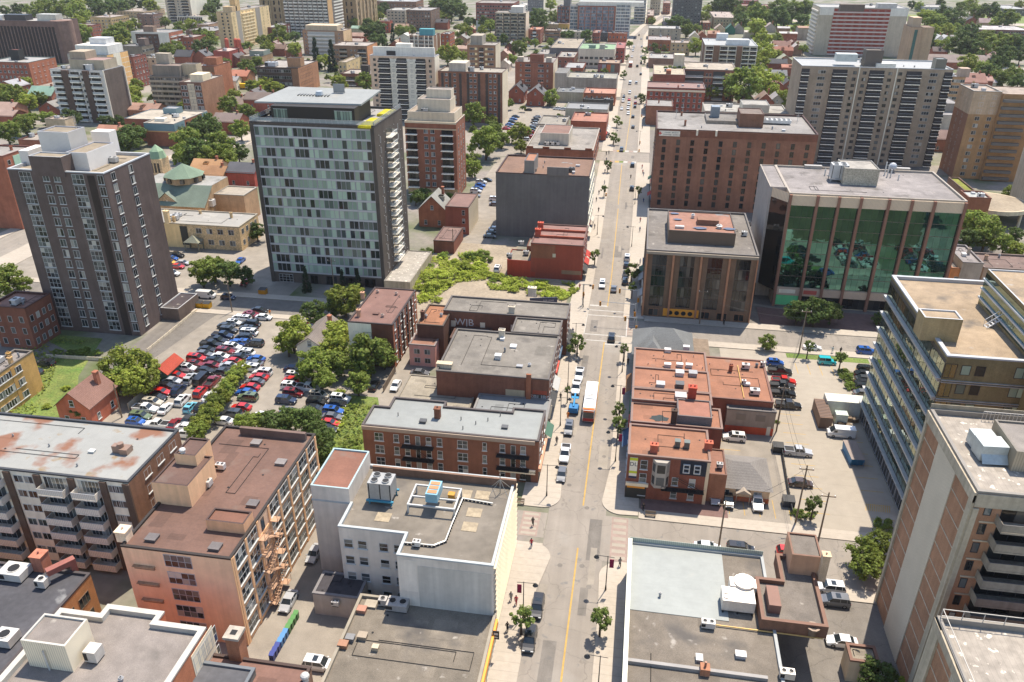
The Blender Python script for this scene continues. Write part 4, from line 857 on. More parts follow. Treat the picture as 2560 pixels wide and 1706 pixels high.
for i in range(4):
 u=i/4+.125;pb.win('f',1,5,3.6,2.75,3.1,2.86,u-.07,u+.07,cols=4,rows=1,frame='darkframe',gl='dark_glass')
pb.win('f',6,1,2.6,2.0,.3,3,.03,.98,cols=2,frame='copper',gl='dark_glass');sb=pb.panel('f',.20,.53,.5,2.6,(.58,.26,.04),t=.2,name='shop_banner')
for i in range(5):
 o_=obj('shop_emblem',text_mesh(('@','&','*','@','%')[i],1.5,'black'),sb,(-2.6+1.4*i,-.22,1.5))if 0 else None
b=MB();[b.cyl(-2.6+1.7*i,0,0,.03,.62,'black',n=12)for i in range(4)];o_=obj('shop_emblem',b,sb,(-.1,-.21,1.5));o_.rotation_euler=(pi/2,0,0)
for u in(.2,.4,.6,.8):pb.win('r',1,5,2.2,2.7,3.1,2.86,u-.1,u+.1,cols=3,frame='darkframe',gl='dark_glass')
pb.win('l',3,5,2.2,2.4,3.1,2.86,.05,.95,cols=3,frame='darkframe',gl='dark_glass')
pb.pbox('penthouse',('B2',1722,640),('B2',2335,672),21.6,18,(.10,.075,.062),BK=('B2',1738,462),k='siding',top='tar',tcol=(.27,.14,.10))
pb.pbox('penthouse',('B2',1985,548),('B2',2180,555),22.8,21.2,(.15,.08,.06),depth=3.2,k='painted')
for c_ in(('B2',1820,620),('B2',1990,755),('B2',2105,755)):p=P(c_,21.4);pb.hatch(p[0],p[1],2.2,1,.5,z=21.35,col=(.5,.48,.45))if c_[2]<700 else None
[(lambda b_:(b_.face([(r_*cos(2*pi*i/14)*(1+.3*sin(i*2.1)),r_*.6*sin(2*pi*i/14),0)for i in range(14)],'puddle_blue'),obj('puddle',b_,pb.root,(P((k_,x_,y_),21.5)[0]-pb.cx,P((k_,x_,y_),21.5)[1]-pb.cy,21.62))))(MB())for k_,x_,y_,r_ in(('B2',1770,490,1.2),('B2',1800,545,1.1),('B2',2005,625,1.6),('B2',2270,632,1.5))];p=P(('B2',2180,620),21.5);pb.vent(p[0],p[1],.6,1.0,z=21.35,col=(.5,.5,.48));p=P(('B2',1940,525),21.5);pb.vent(p[0],p[1],.4,1.2,z=21.35,col=(.55,.55,.53));p=P(('B3',185,580),18.3);pb.ac(p[0],p[1],1.4,1.2,1.3,col=(.55,.55,.53));pb.done()
qb=blk('office_building','big brown brick block with small dark windows and a red cross sign',('A2',1612,1182),('S',2044.9,335),28.8,BK=('A2',1622,1008),roof='gravel',rcol=(.33,.31,.29),par=.6,col=(.19,.092,.066),pcol=(.12,.06,.05))
qb.panel('f',0,1,26.2,28.3,(.14,.062,.045),'brick',.06,'brick_band')
qb.win('f',11,9,1.3,1.95,1.3,2.75,.01,.99,frame='darkframe',gl='dark_glass',fw=.06);qb.win('r',6,9,1.05,1.75,1.4,2.75,.03,.97,frame='darkframe')
qb.win('l',5,9,1.05,1.75,1.4,2.75,.05,.95,frame='darkframe')
sb=qb.panel('f',.018,.15,26.4,28.2,(.66,.65,.64),t=.2,name='sign_board');b=MB();b.box(-3.1-.35,-3.1+.35,-.23,-.21,26.85,27.75,'taillight',True)
b=MB();b.box(-3.3,-2.9,-.24,-.205,26.75,27.85,'road_red',True)if 0 else None
surf('sign_red',(.62,.03,.03),.5,())
b=MB();b.box(-3.45,-3.15,-.24,-.205,26.7,27.9,'sign_red',True);b.box(-3.9,-3.45,-.24,-.205,27.15,27.45,'sign_red',True);b.box(-3.15,-2.7,-.24,-.205,27.15,27.45,'sign_red',True);obj('red_cross_emblem',b,sb)
for t_,z_ in(('Canadian   Red Cross',27.65),('Croix-Rouge   canadienne',26.95)):
 o_=obj('lettering',text_mesh(t_,.55,'black'),sb,(.7,-.215,z_));o_.rotation_euler=(pi/2,0,0)
for u in(.25,.37):qb.panel('f',u,u+.012,27,28.9,(.5,.48,.45),t=.5,name='downpipe')
qb.pbox('penthouse',('E4',1235,1395),('E4',1525,1400),33,28,(.16,.082,.06),BK=('E4',1490,1330),k='brick',top='gravel',tcol=(.25,.2,.17))
qb.pbox('penthouse',('E4',880,1310),('E4',985,1315),33,28,(.22,.25,.28),depth=4,k='metal');qb.pbox('low_wing',('E4',820,1480),('E4',1230,1485),29.4,28,(.2,.18,.17),BK=('E4',825,1385),k='concrete',top='gravel',tcol=(.27,.25,.23))
p=P(('E4',1670,1500),28.8);b=MB();b.box(-5,5,-1.6,1.6,.5,1.6,'metal',True)
for x in range(6):
 for y in range(2):b.cyl(-4.2+x*1.68,-.8+y*1.6,1.6,1.85,.62,'metal',n=12);b.cyl(-4.2+x*1.68,-.8+y*1.6,1.85,1.86,.5,'black',n=12)
obj('cooling_unit',b,qb.root,(p[0]-qb.cx,p[1]-qb.cy,28.2),color=(.6,.6,.58));p=P(('E4',1390,1500),29);qb.ac(p[0],p[1],3.6,2.0,2.2,col=(.45,.42,.38));qb.clutter(6,4)
for c_ in(('E4',440,1440),('E4',520,1390),('E4',1925,1500)):p=P(c_,28.4);b=MB();b.cyl(0,0,0,4,.08,'metal',n=5);b.box(-.7,.7,-.03,.03,2.4,2.5,'metal',True);obj('antenna_mast',b,qb.root,(p[0]-qb.cx,p[1]-qb.cy,28.2),color=(.5,.5,.48))
qb.done()
rb_=blk('office_building','green mirror-glass office block with brown ribs reflecting the car park',('S',1975.6,484.6),('S',2416,501),31.3,BK=('B3',1660,92),roof='gravel',rcol=(.33,.30,.285),par=.5,col=(.40,.36,.31),wm='panel',pcol=(.52,.45,.37))
rb_.panel('f',0,1,28.2,30.9,(.46,.39,.33),'siding',.5,'fascia');rb_.panel('f',0,1,3.3,5.4,(.40,.32,.28),'siding',.5,'fascia')
ribs=[0,.157,.28,.405,.562,.69,.815,.985]
for u in ribs:rb_.panel('f',u,min(u+.016,1),.0,31,(.17,.092,.075),'panel',.9,'brown_rib')
for a,b_ in zip(ribs,ribs[1:]):
 n=max(3,round((b_-a)*rb_.w/1.7));rb_.win('f',1,7,(b_-a-.016)*rb_.w,3.2,5.5,3.25,a+.016,b_,cols=n,rows=2,frame='darkframe',gl='mirror_glass',fw=.05,proud=.03)
 rb_.win('f',1,1,(b_-a-.016)*rb_.w,2.9,.2,3.25,a+.016,b_,cols=n,rows=1,frame='darkframe',gl='dark_glass',fw=.06)
sb=rb_.panel('f',.02,.155,.4,3.2,(.10,.45,.22),t=.45,name='shop_banner');
for u0,u1,txt,cc in((.03,.13,'WELCOME',(.3,.5,.5)),(.18,.26,'CLINIC',(.35,.08,.07))):
 sb=rb_.panel('f',u0,u1,3.9,5.0,(.62,.6,.56)if u0<.1 else cc,t=.58,name='sign_board')
a,c=P(('B3',425,95),31.3),P(('B3',435,45),31.3)
rb_.box('side_wing',rb_.x0-4.2,rb_.x0-.02,rb_.y0+5,rb_.y1,4.0,31.3,(.36,.34,.33),'metal',top='gravel',tcol=(.33,.3,.285),capcol=(.52,.45,.37));rb_.box('wing_base',rb_.x0-3.8,rb_.x0-.02,rb_.y0+6,rb_.y1-1,0,3.99,(.3,.27,.25),'concrete')
b=MB();b.face([(0,.2,0),(-3.6,4.95,0),(-3.6,4.95,24.5),(0,.2,24.5)][::-1],'dark_glass');b.face([(0,.2,24.5),(-3.6,4.95,24.5),(-3.6,4.95,27),(0,.2,27)][::-1],'siding');obj('corner_glazing',b,rb_.root,(-rb_.w/2-.02,-rb_.d/2,4.2),color=(.46,.39,.33))
rb_.pbox('penthouse',('B3',965,65),('B3',1232,75),35.2,30.8,(.30,.285,.26),BK=('B3',1185,5),k='stone',top='gravel',tcol=(.46,.43,.38))
p=P(('B3',900,155),31);chiller(rb_,p,4.2,3.2,4.6,30.8,(.5,.5,.49),(.4,.4,.4));
for c_ in(('B3',715,55),('B3',1390,75)):p=P(c_,31.2);rb_.hatch(p[0],p[1],4.6,1.2,.8,col=(.4,.37,.33))
for c_,h_ in((('B3',1265,110),3.6),(('B3',1285,125),3.2),(('B3',1310,130),2.2),(('B3',805,115),1.8),(('B3',1370,150),1.5)):p=P(c_,31);rb_.vent(p[0],p[1],.18,h_,col=(.6,.6,.58),capr=1.2)
p=P(('B3',1320,90),31);b=MB();b.sphere((0,0,1.6),1.1,'metal');b.cyl(0,0,0,1,.2,'metal');obj('satellite_dish',b,rb_.root,(p[0]-rb_.cx,p[1]-rb_.cy,30.8),color=(.5,.52,.55));rb_.done()
xb=Bld('office_building','glass and brick office with silver horizontal bands and tan gravel roof, right edge',49.6,92,118.0,151.0,32.0,(.13,.115,.07),'gravel',(.42,.32,.215),.6,(.60,.62,.64),'brick',pw=.6)
xb.panel('l',0,1,3.6,31.2,(.05,.05,.05),'panel',.02,'curtain_wall')
xb.win('l',5,8,xb.d/5*.97,2.6,4.2,3.4,0,1,cols=4,rows=1,frame='darkframe',gl='band_glass',fw=.05,proud=.05)
for jj in range(8):
 for t in range(3):xb.panel('l',0,1,3.5+3.4*jj+t*.24,3.62+3.4*jj+t*.24,(.44,.44,.425),'metal',.5+.08*t,'silver_band')
 xb.panel('f',0,1,3.5+3.4*jj,3.6+3.4*jj,(.44,.44,.425),'metal',.3,'silver_band');xb.panel('f',0,1,3.85+3.4*jj,3.95+3.4*jj,(.44,.44,.425),'metal',.3,'silver_band')
 xb.panel('f',.30,1,4.0+3.4*jj,5.0+3.4*jj,(.30,.245,.225),'panel',.2,'spandrel')
xb.win('l',7,1,4.2,3.0,.3,3,.02,.98,cols=3,frame='greyframe',gl='dark_glass')
xb.win('f',2,8,1.4,1.7,5.0,3.4,.05,.15,frame='darkframe',gl='green_glass');xb.win('f',3,8,7.5,1.9,5.1,3.4,.20,.98,cols=6,frame='darkframe',gl='green_glass')
xb.win('f',1,8,1.8,2.5,4.3,3.4,0,.045,cols=2,frame='darkframe',gl='band_glass')
xb.pbox('penthouse',('B3',1580,1215),('B3',1868,1225),35.5,31.4,(.22,.18,.11),BK=('B3',1760,1155),k='brick',top='gravel',tcol=(.42,.32,.215),capcol=(.66,.66,.66))
a=P(('B3',2330,840),40);ub_=P(('B3',2060,838),38);xb.panel('l',0,.01,0,1,(.4,.4,.4));xb.box('upper_block',ub_[0],110,ub_[1]-26,ub_[1],20,38,(.16,.125,.07),'brick',top='gravel',tcol=(.42,.32,.215),capcol=(.6,.62,.64));xb.box('glazing',ub_[0]-.08,ub_[0]-.02,ub_[1]-25.9,ub_[1]-.1,32,37.3,(1,1,1),'band_glass');[xb.box('silver_band',ub_[0]-.35,ub_[0]-.02,ub_[1]-26,ub_[1],32.6+i*1.7,32.9+i*1.7,(.45,.48,.5),'metal')for i in range(3)];xb.box('rear_wall',80,110,ub_[1]-27,ub_[1]-26.05,31.4,34.0,(.34,.34,.33),'siding',top='gravel',tcol=(.42,.32,.215),capcol=(.6,.62,.64))
b=MB()
for i in range(12):b.box(0+i*.45,.45+i*.45,-.5,.5,i*.33,i*.33+.06,'metal',True)
for y in(-.5,.5):b.tube((0,y,0),(5.4,y,4),.08,'metal',5);b.tube((0,y,1.1),(5.4,y,5.1),.06,'metal',5);[b.tube((i*1.08,y,i*.8),(i*1.08,y,i*.8+1.1),.05,'metal',4)for i in range(6)]
p=P(('B3',2040,1280),31.5);obj('roof_stair',b,xb.root,(p[0]-xb.cx,p[1]-xb.cy,31.4),rad(12),color=(.62,.62,.62));xb.done()
vb=Bld('apartment_tower','brick and ribbed concrete apartment tower with grey balconies in the bottom right corner',40.6,72,P(('S',2427.6,1226),34.3)[1],97.2,34.3,(.24,.135,.09),'paver',(.44,.39,.33),.7,(.34,.31,.27),'brick')
vb.panel('l',.30,.64,0,33.8,(.30,.285,.26),'siding_across',.12,'ribbed_concrete')if 0 else None
L=vb.d
for a,b_,cc,kk,tt in((0,.035,(.30,.28,.245),'concrete',.25),(.30,.66,(.40,.38,.35),'siding',.12),(.94,1,(.30,.28,.245),'concrete',.25)):vb.panel('l',a,b_,0,33.6,cc,kk,tt,'concrete_panel')
vb.panel('l',0,1,32.6,34.0,(.29,.27,.24),'concrete',.3,'concrete_band')
for jj in range(12):vb.panel('l',.035,.94,2.6+jj*2.75,2.72+jj*2.75,(.36,.33,.29),'concrete',.05,'floor_line')
vb.panel('f',0,1,32.2,34.0,(.29,.27,.24),'concrete',.2,'concrete_band');vb.panel('f',0,.018,0,32,(.30,.28,.245),'concrete',.3,'concrete_panel')
for jj in range(12):vb.panel('f',.035,1,2.5+jj*2.75,2.7+jj*2.75,(.31,.29,.26),'concrete',.08,'floor_line')
vb.win('f',1,12,.8,1.5,.8,2.75,.035,.07,frame='darkframe');vb.balc('f',.085,.36,12,0.1,2.75,2.0,'concrete',color=(.20,.19,.18),cols=5);vb.balc('f',.37,.66,12,0.1,2.75,2.0,'concrete',color=(.20,.19,.18),cols=5);vb.balc('f',.67,.98,12,0.1,2.75,2.0,'concrete',color=(.27,.26,.24),cols=5)
p=P(('C3',2060,1000),34.5);b=MB();b.box(-1.5,1.5,-2.4,0,.2,2.3,'metal',True);b.box(-1.3,1.3,0,2.0,.2,2.0,'metal',True);b.face([(-1.5,-2.4,1.2),(1.5,-2.4,1.2),(1.5,-3.2,.3),(-1.5,-3.2,.3)][::-1],'metal');obj('air_conditioner',b,vb.root,(p[0]-vb.cx,p[1]-vb.cy+1,33.6),rad(4),color=(.44,.48,.47))
vb.pbox('penthouse',('C3',2290,1020),('S',2700,1140),36.4,33.6,(.27,.24,.2),depth=7,k='siding',top='gravel',tcol=(.3,.27,.24))
vb.panel('b',0,1,33,35,(.2,.19,.17),'concrete',.1,'rear_parapet');b=MB();n=26
for i in range(n+1):b.box(-6+12*i/n-.03,-6+12*i/n+.03,-.03,.03,0,1.2,'metal')
b.box(-6,6,-.04,.04,1.15,1.25,'metal',True);obj('railing',b,vb.root,(-3.5,vb.d/2-.8,33.7),color=(.45,.43,.4));vb.done()
wb_=Bld('apartment_building','lower concrete-topped brick wing with tiled roof terrace in the bottom right corner',P(('D3',1500,1055),22)[0],70,40,P(('D3',1500,1055),22)[1],22,(.24,.135,.09),'paver',(.46,.41,.35),.7,(.34,.31,.27))
wb_.panel('l',0,.06,0,21.8,(.30,.28,.245),'concrete',.25,'concrete_panel');wb_.panel('l',.2,.5,0,21.8,(.31,.295,.27),'siding',.12,'concrete_panel');wb_.panel('l',0,1,20.6,21.8,(.29,.27,.24),'concrete',.3,'concrete_band')
for jj in range(7):wb_.panel('l',.06,1,2.6+jj*2.75,2.72+jj*2.75,(.36,.33,.29),'concrete',.05,'floor_line')
b=MB();L=wb_.w
for i in range(9):b.box(-L/2+.2+i*2.2,-L/2+.27+i*2.2,wb_.d/2-.25,wb_.d/2-.18,0,2.0,'metal')
b.box(-L/2+.2,L/2,wb_.d/2-.25,wb_.d/2-.18,1.95,2.03,'metal',True);b.box(-L/2+.2,L/2,wb_.d/2-.25,wb_.d/2-.18,1.0,1.06,'metal',True);b.box(-L/2+.2,-L/2+.27,-wb_.d/2,wb_.d/2-.3,1.95,2.03,'metal',True)
for i in range(8):b.box(-L/2+.2,-L/2+.27,-wb_.d/2+i*2.6,-wb_.d/2+.07+i*2.6,0,2,'metal')
obj('railing',b,wb_.root,(0,0,21.3),color=(.4,.39,.37));wb_.done()
bb=Bld('shop_building','wide flat-roofed shop, half white membrane and half brown gravel, at the bottom right',3.1,23.0,42,96.9,6.6,(.36,.33,.29),'gravel',(.24,.205,.165),.35,(.48,.50,.49),'painted')
yw=P(('D2',1130,1000),6.3)[1];b=MB();b.box(-bb.w/2+.4,bb.w/2-6.0,yw-bb.cy,bb.d/2-.4,6.2,6.34,'white_roof');obj('white_membrane',b,bb.root,color=(.52,.55,.52))
bb.panel('b',0,1,5.6,7.4,(.28,.33,.33),'siding',.05,'rear_parapet');b=MB();b.box(-.3,.3,-bb.d/2,bb.d/2-.1,6.3,7.3,'panel');obj('side_parapet',b,bb.root,(-bb.w/2+.1,0,0),color=(.46,.50,.50))
yl=P(('D2',1095,1400),6.4)[1];b=MB();b.box(-bb.w/2+.3,bb.w/2-2,yl-bb.cy-.25,yl-bb.cy+.25,6.2,6.8,'trim');obj('roof_divider',b,bb.root,color=(.40,.38,.36))
hb=8.3;a,c,e2,f3=P(('D3',85,745),hb),P(('D3',275,755),hb),P(('D3',640,1140),hb),P(('D3',245,565),hb)
poly=[(a[0],e2[1]),(e2[0]+.3,e2[1]),(e2[0]+.3,f3[1]),(f3[0],f3[1]),(f3[0],a[1]),(a[0],a[1])]
b=MB();b.prism([(x-bb.cx,y-bb.cy)for x,y in poly],6.2,hb,'brick',cap=False);ub=obj('upper_block',b,bb.root,color=(.15,.085,.065))
inn=inset([(x-bb.cx,y-bb.cy)for x,y in poly],.5);b=MB();b.face([(x,y,hb-.7)for x,y in inn],'gravel');obj('upper_roof',b,ub,color=(.24,.21,.18));b=MB()
lp=[(x-bb.cx,y-bb.cy)for x,y in poly]
for i in range(6):jn=(i+1)%6;b.face([(*lp[i],hb),(*lp[jn],hb),(*inn[jn],hb),(*inn[i],hb)],'trim');b.face([(*inn[i],hb),(*inn[jn],hb),(*inn[jn],hb-.7),(*inn[i],hb-.7)],'trim')
obj('upper_parapet',b,ub,color=(.26,.135,.09))
p=P(('D3',480,560),10.6);bb.box('stair_tower',p[0]-2.2,p[0]+1.9,p[1]-1.5,p[1]+3.4,6.5,11.2,(.40,.25,.18),'painted',top='gravel',tcol=(.27,.235,.2),capcol=(.27,.14,.09));bb.chimney(p[0]+2.2,p[1]-2.0,1.0,1.0,4.6,z=7.6,col=(.45,.36,.28),pots=1)
p=P(('D3',225,920),8.5);b=MB();b.box(-.8,.8,-1.9,1.9,0,1.5,'plain');obj('roof_hatch',b,bb.root,(p[0]-bb.cx,p[1]-bb.cy,7.6),color=(.22,.12,.09))
p=P(('D2',1990,960),6.8);b=MB();b.box(-2.2,2.2,-1.4,1.4,.4,2.2,'metal',True);[b.cyl(-1.7,-.7+i*.9,2.2,2.35,.35,'metal')for i in range(2)];[b.box(-2.1+i*2,-1.9+i*2,-1.5,1.5,0,.4,'black')for i in range(3)]
b.cyl(1.0,2.4,.4,2.6,1.5,'metal',n=16);b.box(-1.0,2.6,1.4,3.2,.4,2.4,'metal',True);obj('air_conditioner',b,bb.root,(p[0]-bb.cx,p[1]-bb.cy,6.3),color=(.68,.62,.55))
p=P(('D2',1765,1130),6.6);bb.ac(p[0],p[1],1.8,.9,1.2,col=(.6,.58,.55),fans=2);p=P(('D2',1740,1480),6.6);b=MB();b.box(-.6,.6,-.6,.6,0,1.2,'brick');b.cyl(0,0,1.2,2,.15,'metal');obj('chimney',b,bb.root,(p[0]-bb.cx,p[1]-bb.cy,6.2),color=(.25,.12,.08))
b=MB();p0,p1=P(('D2',1830,1125),6.5),P(('D3',640,1235),6.5);b.tube((p0[0]-bb.cx,p0[1]-bb.cy,6.5),(p1[0]-bb.cx-.5,p1[1]-bb.cy,6.5),.1,'metal',6);obj('gas_pipe',b,bb.root,color=(.55,.36,.12))
p=P(('D3',525,1190),6.6);b=MB();b.cyl(0,0,0,1.4,.6,'metal');b.cyl(0,0,1.4,1.7,.9,'metal');b.cyl(0,0,1.7,1.72,.6,'black');obj('exhaust_fan',b,bb.root,(p[0]-bb.cx,p[1]-bb.cy,6.2),color=(.22,.16,.12))
p=P(('D3',330,1520),6.6);bb.ac(p[0],p[1],1.8,1.0,1.3,col=(.62,.58,.52));bb.clutter(5,12)
bb.win('l',6,1,4,2.4,.4,3,.3,.99,cols=3,frame='darkframe',gl='dark_glass');bb.done()
sh=blk('kiosk_building','little square brown-capped shed beside the brick and concrete tower, bottom right',('D3',830,1410),('D3',1050,1410),4.0,BK=('D3',1020,1290),roof='gravel',rcol=(.36,.31,.24),par=.3,col=(.42,.36,.29),wm='painted',pcol=(.24,.12,.08));sh.done()
yk=dict(roof='membrane',par=.3,pcol=(.30,.19,.15),col=(.165,.058,.042))
Y1=row('row_building','red brick corner building with brown roof, bay window and a tall white banner',('C3',-735,1228)if 0 else('C2',1350,1228),('C2',2105,1288),P(('C2',1385,945),9.4)[1],9.4,rcol=(0.269,0.122,0.069),**yk)
Y1.win('f',1,3,1.25,1.9,.9,2.8,.16,.25,rows=2,frame='pvc',sill=.15);Y1.win('f',1,2,1.1,1.7,.9,2.8,.56,.64,rows=2,frame='pvc',sill=.15);Y1.win('f',1,2,1.1,1.7,.9,2.8,.76,.86,rows=2,frame='pvc',sill=.15)
Y1.panel('f',.645,.96,6.2,9.2,(.035,.038,.05),'shingle',.12,'mansard')
for u in(.70,.83):Y1.win('f',1,1,1.15,1.8,6.7,3,u-.02,u+.06,rows=2,frame='pvc',proud=.4,fw=.16)
b=MB();b.prism([(-1.5,0),(-.9,-1.0),(.9,-1.0),(1.5,0)],3.4,8.9,'trim');bay=obj('bay_window',b,Y1.root,Y1.fpos('f',Y1.w*.415,0),color=(.52,.47,.40))
for z in(4.0,6.6):
 b=MB();b.face([(-.7,-1.02,z),(.7,-1.02,z),(.7,-1.02,z+1.7),(-.7,-1.02,z+1.7)],'window_glass');b.face([(-1.42,-.17,z),(-1.0,-.87,z),(-1.0,-.87,z+1.7),(-1.42,-.17,z+1.7)],'window_glass');b.face([(1.0,-.87,z),(1.42,-.17,z),(1.42,-.17,z+1.7),(1.0,-.87,z+1.7)],'window_glass');obj('bay_pane',b,bay)
Y1.panel('f',.0,.26,.1,3.0,(.03,.03,.03),t=.1,name='shop_window');Y1.panel('f',-.0,.28,3.0,3.6,(.55,.49,.40),t=.5,name='shop_cornice');Y1.panel('f',.02,.24,2.4,2.9,(.5,.22,.03),t=.2,name='shop_sign')
ban=Y1.panel('f',.03,.125,4.4,8.8,(.66,.66,.64),t=.12,name='banner');b=MB();b.box(-.72,.72,-.14,-.121,7.9,8.8,'yellowgreen',True)if 0 else None
surf('yellowgreen',(.52,.55,.03),.6,());surf('navy',(.02,.03,.07),.6,())
b=MB();b.box(-.7,.7,-.14,-.122,8.2,8.78,'yellowgreen',True);b.box(-.7,.7,-.14,-.122,5.5,6.0,'yellowgreen',True);b.box(-.7,.7,-.14,-.122,4.42,4.9,'navy',True);obj('banner_stripe',b,ban)
o_=obj('lettering',text_mesh('DL',1.1,'navy'),ban,(0,-.13,7.4));o_.rotation_euler=(pi/2,0,0)
b=MB();b.box(-4,3.4,-1.1,-.02,3.0,3.08,'black',True);b.box(-4,3.4,-1.1,-1.05,3.9,3.97,'black',True);[b.box(-4+i*.6,-3.95+i*.6,-1.1,-1.05,3,3.9,'black')for i in range(13)];[b.tube((-1.5,-.6+y,5.6),(3.3,-.6+y,3.0),.06,'black',4)for y in(-.3,.3)];obj('fire_escape',b,Y1.root,Y1.fpos('f',Y1.w*.72,0))
Y1.win('l',4,2,1.1,1.8,3.6,2.8,.05,.95,frame='pvc',sill=.12);Y1.panel('f',.96,1,0,9.1,(.48,.42,.34),'painted',.03)
for c_,kd in((('C2',1585,1190),'c'),(('C2',2080,1170),'c'),(('C2',1800,1140),'v'),(('C2',1885,1150),'v')):
 p=P(c_,9.4);Y1.chimney(p[0],p[1],1.3,1.0,1.5,col=(.33,.09,.06),pots=2)if kd=='c' else Y1.hatch(p[0],p[1],.9,1.0,1.2,col=(.12,.14,.13))
Y1.box('rear_wing',Y1.x1+.02,Y1.x1+3.2,Y1.y0+1,Y1.y1-1,0,6.2,(.2,.1,.07),'brick',top='membrane',tcol=(.25,.12,.08));Y1.ac(Y1.x1+2,Y1.y0+3,1.1,.8,1,z=6.2);Y1.done()
Y2=row('row_building','shop with dark puddle stain on its brown roof, second from the corner banner',('C2',1375,918),('C2',2215,1000),P(('C2',1392,745),9)[1],9.0,rcol=(0.277,0.125,0.073),**yk)
p=P(('C2',1635,890),8.9);b=MB();b.cyl(0,0,0,.02,1.7,'stain',n=18)if 0 else None
surf('puddle',(.045,.05,.04),.12,());b=MB();b.face([(1.7*cos(2*pi*i/16)*(1+.25*sin(i*2.3)),1.1*sin(2*pi*i/16)*(1+.2*cos(i*1.7)),0)for i in range(16)],'puddle');obj('puddle',b,Y2.root,(p[0]-Y2.cx,p[1]-Y2.cy,8.72))
a=P(('C2',1790,805),9.0);Y2.box('clerestory',a[0],Y2.x1-2,P(('C2',1790,935),9)[1],Y2.y1,8.6,10.6,(.2,.17,.16),'shingle',top='membrane',tcol=(.29,.13,.09));Y2.chimney(P(('C2',1762,940),9)[0],P(('C2',1762,940),9)[1],1.0,.9,3.0,col=(.05,.035,.03),pots=1);Y2.win('l',3,2,1.1,1.8,3.6,2.7,.05,.95,frame='pvc');Y2.done()
Y3=Bld('row_building','brown-roofed shop with a glass roof hatch and the tallest red chimney',Y2.x0,P(('C2',2110,690),9.6)[0],Y2.y1+.05,P(('C2',1430,615),9.6)[1],9.6,rcol=(0.260,0.118,0.069),**yk)
p=P(('C2',1925,740),9.6);Y3.chimney(p[0],p[1],1.5,1.3,3.4,col=(.27,.045,.03),pots=2);p=P(('C2',1830,700),9.6);Y3.hatch(p[0],p[1],2.1,1.9,.7,col=(.45,.43,.42));Y3.win('l',3,2,1.1,1.8,3.8,2.8,.05,.95,frame='pvc');Y3.done()
Y4=Bld('row_building','wide brown-roofed shop with three skylights, third of the row behind the corner building',Y2.x0,P(('C2',2105,655),9.6)[0],Y3.y1+.05,P(('C2',1440,425),9.6)[1],9.6,rcol=(0.286,0.129,0.076),**yk)
for c_,g_ in((('C2',1645,600),.4),(('C2',1820,600),.1),(('C2',1820,495),.5),(('C2',1940,500),.3)):p=P(c_,9.5);Y4.hatch(p[0],p[1],1.6,1.5,.8,col=(g_,g_,g_))
Y4.win('l',5,2,1.1,1.8,3.8,2.8,.05,.95,frame='pvc');Y4.done()
Y5=Bld('row_building','brown-roofed shop with roof vents next to the green-gabled house',Y2.x0,P(('C2',2075,470),9.4)[0],Y4.y1+.05,P(('C2',1415,250),9.4)[1],9.4,rcol=(0.277,0.125,0.073),**yk)
for c_ in(('C2',1710,285),('C2',1710,420),('C2',1820,420),('C2',1905,425),('C2',1880,260)):p=P(c_,9.3);Y5.hatch(p[0],p[1],1.3,.9,.7,col=(.6,.58,.55))
for i in range(9):Y5.vent(Y5.x0+3+i*1.6,Y5.y0+2+(i*37%7),.08,.5,col=(.5,.4,.35),capr=1)
Y5.win('l',4,2,1.1,1.8,3.8,2.8,.05,.95,frame='pvc');Y5.done()
Y6=Bld('row_building','rear annex with wide brown roof and yellow pipes facing the right car park',Y5.x1+.05,P(('C3',415,640),7)[0],P(('C3',0,600),7)[1],P(('C3',300,310),7)[1],7.0,rcol=(0.277,0.125,0.073),roof='membrane',par=.2,pcol=(.24,.12,.09),col=(.2,.07,.05))
for c_,w_ in((('C3',195,370),1.6),(('C3',265,565),1.9),(('C3',180,495),.9),(('C3',325,355),.9)):p=P(c_,7);Y6.ac(p[0],p[1],w_,w_*.7,1.2,col=(.6,.57,.54),fans=1)
b=MB();p0,p1=P(('C3',135,350),7),P(('C3',185,600),7);b.tube((p0[0]-Y6.cx,p0[1]-Y6.cy,7.0),(p1[0]-Y6.cx,p1[1]-Y6.cy,7.0),.1,'metal',6);obj('gas_pipe',b,Y6.root,color=(.6,.38,.12));Y6.win('r',3,1,1.2,1.3,3,3,.1,.9,frame='pvc');Y6.clutter(3,2);Y6.done()
Y7=Bld('row_building','small grey annex with red-painted base at the back of the brown-roofed row',P(('C3',58,690),5.6)[0],P(('C3',432,700),5.6)[0],P(('C3',230,695),5.6)[1],Y6.y0-.05,5.6,(.23,.20,.19),'tar',(.24,.22,.21),.2,(.2,.18,.17),'painted');Y7.panel('f',0,1,0,1.7,(.38,.07,.035),'painted',.04,'painted_base')
for u in(.2,.6):Y7.panel('f',u,u+.2,3.2,4.6,(.16,.14,.13),t=.06,name='boarded_window')
Y7.panel('f',.86,.94,.05,2.1,(.45,.45,.43),t=.07,name='door');Y7.done()
